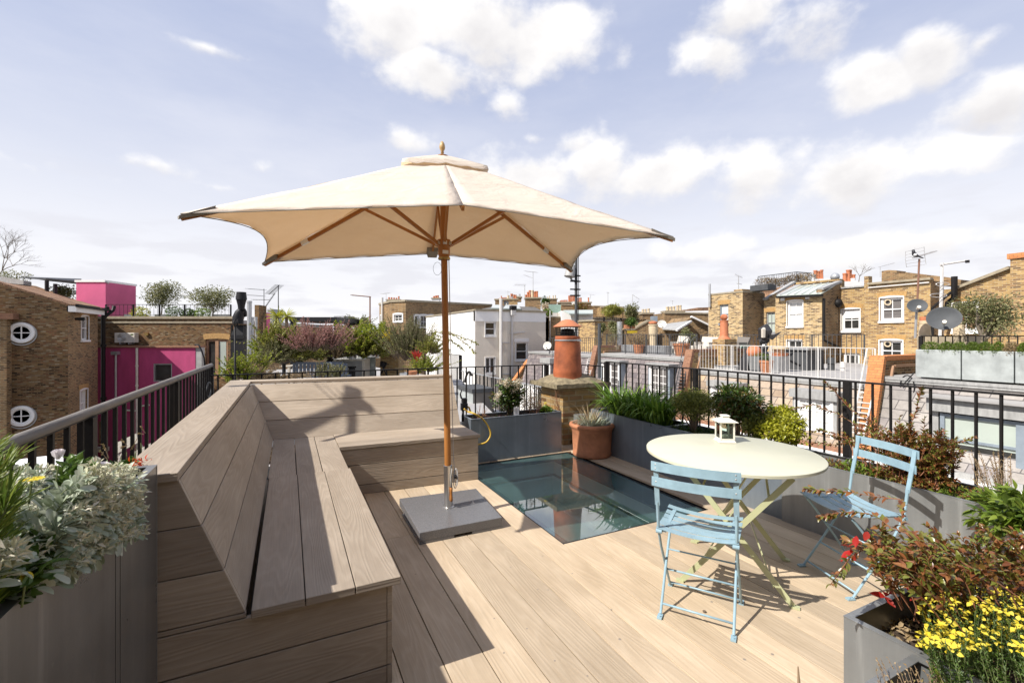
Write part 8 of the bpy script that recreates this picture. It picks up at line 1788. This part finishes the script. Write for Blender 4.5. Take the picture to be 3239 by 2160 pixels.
f7=Pl('X',27.5);y7=U(f7,G(1815,700));z7=Z(f7,G(1815,195));hbox(hB6,'chimney_breast','brick_yel',[(27.5,-8),(30,-8),(30,y7),(27.5,y7)],GZ,z7);mb=MB();mb.box(27.42,30,-8,y7+.08,z7,z7+.22);mb.build('breast_coping','brick_orange',hB6)
mb=MB();f=f6;P_=[OX(G(1237,375),27.6),OX(G(1237,590),27.6),OX(G(1170,650),27.6),OX(G(1170,760),27.6)];mb.tube(P_,.12,10);mb.tube([OX(G(1200,540),27.4),OX(G(1010,700),26.4),OX(G(1010,990),26.4)],.06,8);mb.build('soil_pipe','iron',hB6,smooth='auto')
# parapets and roofs further back
t=thing('brick_parapet','long dark brick parapet with stepped coping behind the ochre house','wall',tuple(OX(G(900,420),36)));P_=[G(485,318),G(560,308),G(640,312),G(642,340),G(730,345),G(732,330),G(1085,372),G(1250,405),G(1308,408),G(1300,470),G(485,470)]
mb=MB();mb.prism([OX(p,36)for p in P_],(1.2,0,0));mb.build('wall','brick_brown',t)
t=thing('roof_deck','roof terrace with a curved thin railing and timber cladding above the yellow houses','roof terrace',tuple(OX(E(940,600),34)));mb=MB();P_=[E(820,515),E(1060,480),E(1180,440),E(1180,700),E(820,700)];mb.prism([OX(p,34)for p in P_],(1.5,0,0));mb.build('cladding','oak_frame',t)
P0_,P1_,P2_=OX(E(810,500),33.5),OX(E(1205,440),33.5),OX(E(1360,440),36);mb=MB();zt_=OX(E(810,376),33.5).z
for(a,b,za,zb_,zc_,zd_)in((P0_,P1_,P0_.z,OX(E(810,376),33.5).z,P1_.z,OX(E(1205,328),33.5).z),(P1_,P2_,P1_.z,OX(E(1205,328),33.5).z,P2_.z,OX(E(1360,340),36).z)):
 n=22 if a is P0_ else 12
 for k in range(n+1):q=k/n;x,y=a.x+(b.x-a.x)*q,a.y+(b.y-a.y)*q;mb.tube([(x,y,za+(zc_-za)*q),(x,y,zb_+(zd_-zb_)*q)],.015 if k%9 else .03,4)
 mb.tube([(a.x,a.y,zb_),(b.x,b.y,zd_)],.03,6);mb.tube([(a.x,a.y,za+.2),(b.x,b.y,zc_+.2)],.02,5)
o=mb.build('railing','iron_grey',t)
Vv,Ff=cloud_leaves([tuple(OX(E(a,b),34.2))+(.5,.8,.32)for a,b in((870,430),(930,430),(1000,440),(1080,430),(1150,410),(1220,390),(1300,390))],2200,.16,.03);t=thing('dry_shrubs','row of dry straw-coloured shrubs behind the curved roof railing','shrub',tuple(OX(E(940,470),34.2)));mesh_np('foliage',Vv,Ff,'lf_dry',t)
c=OX(E(1605,380),34);mb=MB();mb.sphere(c,.28,10);mb.tube([c,c-Vector((0,0,1.2))],.08,6);o=mb.build('roof_vent','galv',None,smooth=True,loc=tuple(c-Vector((0,0,1.2))));tag(o,'round steel vent between the two white rendered mounds','vent')
t=thing('bare_shrub','bare twiggy tree top behind the white patched stack','tree',tuple(OX(E(1850,430),38)));mb=MB();tw=mb;grow(OX(E(1850,430),38),Vector((.1,-.1,1)).normalized(),.42,.03,1);mb.build('trunk','bark',t)
# ---- middle distance between the white house and the yellow houses
def cbox(name,label,crp,poly,d,mat,depth=4,cat='building',ztozero=True,cop=True):
 f=Pl('C',d);t=thing(name,label,cat,tuple(f.W(f.px(crp(*poly[0]))[0],GZ)),rz=-YAW);pts=[f.px(crp(*p))for p in poly];full=pts+[(pts[-1][0],GZ),(pts[0][0],GZ)]
 mb=MB();f.poly(mb,full,0,-depth);mb.build('wall',mat,t)
 if cop:
  mb=MB()
  for a,b in zip(pts,pts[1:]):
   if abs(a[0]-b[0])>.3:mb.bar(f.W(*a,-.15),f.W(*b,-.15),.45,.12)
  mb.build('coping','coping',t)
 return t,f
Yk=34.5;f=Pl('Y',Yk);xa,xb=U(f,K(233,300)),U(f,K(725,300));zt=Z(f,K(400,175))
t=thing('brick_building','brown brick building between the white house and the clay chimney pot','building',(xa,Yk,GZ));facade(t,f,xa,xb+8,GZ,zt,[],'brick_brown');mb=MB();f.bx(mb,xa,xb+8,zt,zt+.12,-.4,.1);mb.build('coping','coping',t);mb=MB();mb.prism([(xa-.001,Yk,GZ),(xa-.001,Yk,zt),(xa-.001,Yk+6,zt),(xa-.001,Yk+6,GZ)],(.35,0,0));mb.build('side_wall','brick_yel',t);hbox(t,'body','brick_brown',[(xa+.4,Yk+.36),(xb+8,Yk+.36),(xb+8,Yk+8),(xa+.4,Yk+8)],GZ,zt-.1)  # ochre side and brown front paint the lit and shaded faces of one building
vpipe(t,f,273,100,400,.04,'white_iron',.15,K)
# second block: lit side face and dark front
fx_=OD(K(724,300),32);mb=MB();t=thing('brick_building','yellowish brick block with a railed roof behind the clay chimney pot','building',(fx_.x,fx_.y,GZ));zt=OD(K(724,206),32).z;fX=Pl('X',fx_.x);yf=U(fX,K(560,300));x2=U(Pl('Y',fx_.y),K(975,300))
hbox(t,'wall','brick_yel',[(fx_.x,fx_.y),(x2,fx_.y),(x2,min(yf,fx_.y+14)),(fx_.x,min(yf,fx_.y+14))],GZ,zt);mb=MB();mb.box(fx_.x-.1,x2,fx_.y-.1,fx_.y+.3,zt,zt+.12);mb.box(fx_.x-.1,fx_.x+.3,fx_.y+.302,min(yf,fx_.y+14),zt,zt+.12);mb.build('coping','coping',t)
cbox('brick_building','dark brick gable building with terracotta planters behind the terrace troughs',D,[(300,560),(405,555),(590,448),(650,452),(650,560)],33,'brick_brown')
t,f=cbox('brick_building','yellow-brown stepped brick building under the five cream pots',D,[(790,480),(790,352),(1060,352),(1180,356),(1335,360)],39,'brick_brown')
t,f=cbox('brick_building','brick outhouse with a lead-covered lean-to roof left of the tall yellow wing',D,[(760,600),(770,560),(940,568),(1118,402),(1335,502),(1335,560)],33.5,'brick_brown',cop=False)
mb=MB();mb.prism([OD(D(765,558),33.2),OD(D(940,570),32.2),OD(D(1120,458),33.0),OD(D(800,500),36)],(0,0,.08));mb.build('lean_to_roof','lead',t);mb=MB();mb.bar(OD(D(940,568),32.1),OD(D(1122,455),33),.16,.12);mb.bar(OD(D(1122,398),33.3),OD(D(1335,500),33.3),.3,.12);mb.build('edge','white_paint',t)
f=Pl('C',34.5);mb=MB();f.bx(mb,U(f,D(655,0)),U(f,D(705,0)),-1,Z(f,D(0,390)),-.8,0);o=mb.build('blue_grey_panel','grey_paint',None,loc=tuple(f.W(U(f,D(680,0)),-1)));tag(o,'blue-grey painted upright panel beside the pale satellite dish','panel')
dish('pale round satellite dish among the brown brick roofs',OD(D(758,492),31),.29,'dish_white',(-.6,-.7,.25));dish('white oval satellite dish beside the clay chimney pot',OD(K(258,450),26),.25,'dish_white',(-.8,-.5,.2));dish('small grey dish over the white house roof',OD(C(825,520),46),.26,'dish',(-.3,-.9,.25));dish('small white dish left of the metal mast',OD(C(1618,518),50),.22,'dish_white',(-.3,-.9,.3))
t,f=cbox('long_brick_wall','long brown brick parapet wall far behind the metal mast',C,[(1475,560),(1475,535),(1830,548),(1860,552),(2200,565),(2215,620)],48,'brick_brown')
cbox('white_rooflight_house','white rendered roof with sloping glazing left of the metal mast',C,[(1478,690),(1478,608),(1850,632),(1850,690)],40,'render_white',3,cop=False);mb=MB();mb.prism([OD(C(1500,615),39.5),OD(C(1850,610),42),OD(C(1850,655),39.5),OD(C(1570,655),38.5)],(0,0,.1));o=mb.build('sloping_glazing','glass_green',None,loc=tuple(OD(C(1600,640),40)));tag(o,'greenish sloping glazing on the white rendered roof','roof glazing')
f=Pl('C',43);mb=MB();f.bx(mb,U(f,C(1330,0)),U(f,C(1472,0)),Z(f,C(0,632)),Z(f,C(0,535)),-.15,0);o=mb.build('green_board','green_board',None,loc=tuple(f.W(U(f,C(1400,0)),Z(f,C(0,632)))));tag(o,'sage green board fence panel beyond the white house','board')
f=Pl('C',41);mb=MB();[f.bx(mb,U(f,C(1370,0)),U(f,C(1480,0)),Z(f,C(0,690-k*12)),Z(f,C(0,682-k*12)),-.1,0)for k in range(5)];o=mb.build('slatted_fence','rattan',None,loc=tuple(f.W(U(f,C(1370,0)),Z(f,C(0,690)))));tag(o,'pale slatted fence panel under the sage green board','fence')
cbox('white_building','white painted low roof strip right of the five cream pots',D,[(1040,352),(1040,330),(1335,322),(1335,352)],46,'render_white',3,cop=False);cbox('tiled_roof','red tile ridge behind the white roof strip',D,[(1025,330),(1030,312),(1200,306),(1205,286),(1335,282),(1335,330)],50,'roof_tile',3,cop=False);cbox('white_building','white flat roof between the three cream pots and the brick stack',D,[(655,372),(790,362),(790,400)],44,'render_white',3,cop=False)
cbox('brick_building','pale brick building end beyond the roof trees',D,[(0,280),(290,285),(290,345),(520,345),(520,400)],46,'brick_yel')
railing('roof_railing','dark railing around the roof trees beyond the clay chimney pot',[tuple(OD(D(-60,430),31))[:2],tuple(OD(D(40,430),31))[:2],tuple(OD(D(250,430),33))[:2],tuple(OD(D(560,430),36))[:2]],OD(D(40,450),31).z,OD(D(40,402),31).z,.28,'iron',bar=.03,posts=(1,2,3),post=.08,top=(.04,.03))
TR2=[('round olive-gold tree on the railed roof right of the metal mast',D(135,340),(28,24),34,D(140,470),'lf_spring',1500),('looser grey-green tree on the railed roof, right of the round one',D(390,340),(26,26),35,D(390,520),'lf_far',1400),('dark green tree behind the large orange-potted stack',C(1285,500),(14,16),46,C(1290,640),'lf_mid',900),('white-flowering tree under the dark green one beyond the white house',C(1290,560),(18,12),44,C(1290,640),'fl_white',500),('lime green shrub at the corner of the white house roof',C(1320,630),(17,12),42,C(1320,680),'lf_lime',800),('reddish brown and green climber on the far parapet right of the mast',C(1720,560),(30,16),46,C(1720,620),'lf_red',900),('golden-brown shrub at the left of the roof railing',C(2090,600),(34,18),33,C(2090,690),'lf_spring',1200),('thin bare olive plant left of the silver flue on the brick block',D(20,540),(10,14),29,D(20,640),'lf_far',350),('sparse olive tree beside the silver flue on the brick block',D(165,530),(15,18),28,D(170,750),'lf_far',700),('green potted shrubs on the gable wall by the terracotta planters',D(380,470),(22,14),32,D(380,540),'lf_mid',700)]
for lab,px,rp,d,rt,mat,n in TR2:ctree(lab,px,rp,d,rt,mat,n,.16,.06,nb=18,nm='roof_tree',nl=6)
f=Pl('C',27.5);u=U(f,D(234,0));mb=MB();mb.tube([f.W(u,.3),f.W(u,Z(f,D(0,460)))],.16,14);o=mb.build('silver_flue','galv',None,smooth='auto',loc=tuple(f.W(u,.3)));tag(o,'shiny silver flue standing behind the terrace troughs','flue')
for(x,lab)in((335,'left terracotta trough on the gable wall'),(400,'right terracotta trough on the gable wall')):f=Pl('C',32);mb=MB();f.bx(mb,U(f,D(x-28,0)),U(f,D(x+28,0)),Z(f,D(0,545)),Z(f,D(0,500)),-.5,0);o=mb.build('terracotta_trough','terracotta',None,loc=tuple(f.W(U(f,D(x,0)),Z(f,D(0,545)))));tag(o,lab,'planter','terracotta troughs on the gable')
f=Pl('C',27);mb=MB();mb.prism([OD(D(370,572),27),OD(D(458,575),27),OD(D(450,600),27.3),OD(D(368,605),27.3)],(0,.3,.0));o=mb.build('yellow_feeder','fl_yellow',None,loc=tuple(OD(D(410,600),27)));tag(o,'small bright yellow tray behind the terrace railing','tray')
# ---- the house the deck belongs to, behind the camera, and an unseen mast added to cast the bench shadow
hm=thing('own_house','brick rear wall of the house the deck belongs to','house',(0,-1.7,GZ));mb=MB();mb.box(-7,6.5,-6,-1.7,GZ,4.2);mb.build('wall','brick_brown',hm)
n_=Vector((0,-.72,.62));p0_=Vector((.8,5.5,.75))
def onback(a,b):
 r=Vector(ray((700+a/4.48,1150+b/4.48)));o_=Vector((0,0,CH));A_=Vector(lb1);B_=Vector(rb1);C_=Vector(lt1);nn_=(B_-A_).cross(C_-A_);t_=nn_.dot(A_-o_)/nn_.dot(r);return o_+r*t_+SUN*4.9
t=thing('shadow_mast','unseen mast with arm and cowl, added to cast the shadow on the bench back','lamp',tuple(onback(1840,1000)))
mb=MB();mb.tube([onback(1820,1400),onback(1850,980),onback(1870,650)],.035,10);mb.build('mast','galv',t)
mb=MB();mb.tube([onback(950,960),onback(1500,740),onback(1880,600)],[.075,.05,.05],10);mb.build('arm','galv',t)
mb=MB();mb.tube([onback(1895,640),onback(1895,385)],.065,14);mb.build('caster_body','galv',t)
mb=MB();mb.tube([onback(1850,560),onback(1980,590),onback(2080,640),onback(2140,700)],[.08,.075,.055,.025],12);mb.build('shade','galv',t)  # beak-shaped piece of the added shadow caster
for k in range(5):mb=MB();mb.tube([onback(1350+150*k,300+40*k),onback(1700+150*k,620+40*k)],.006,5);mb.build('caster_wire','iron',t)
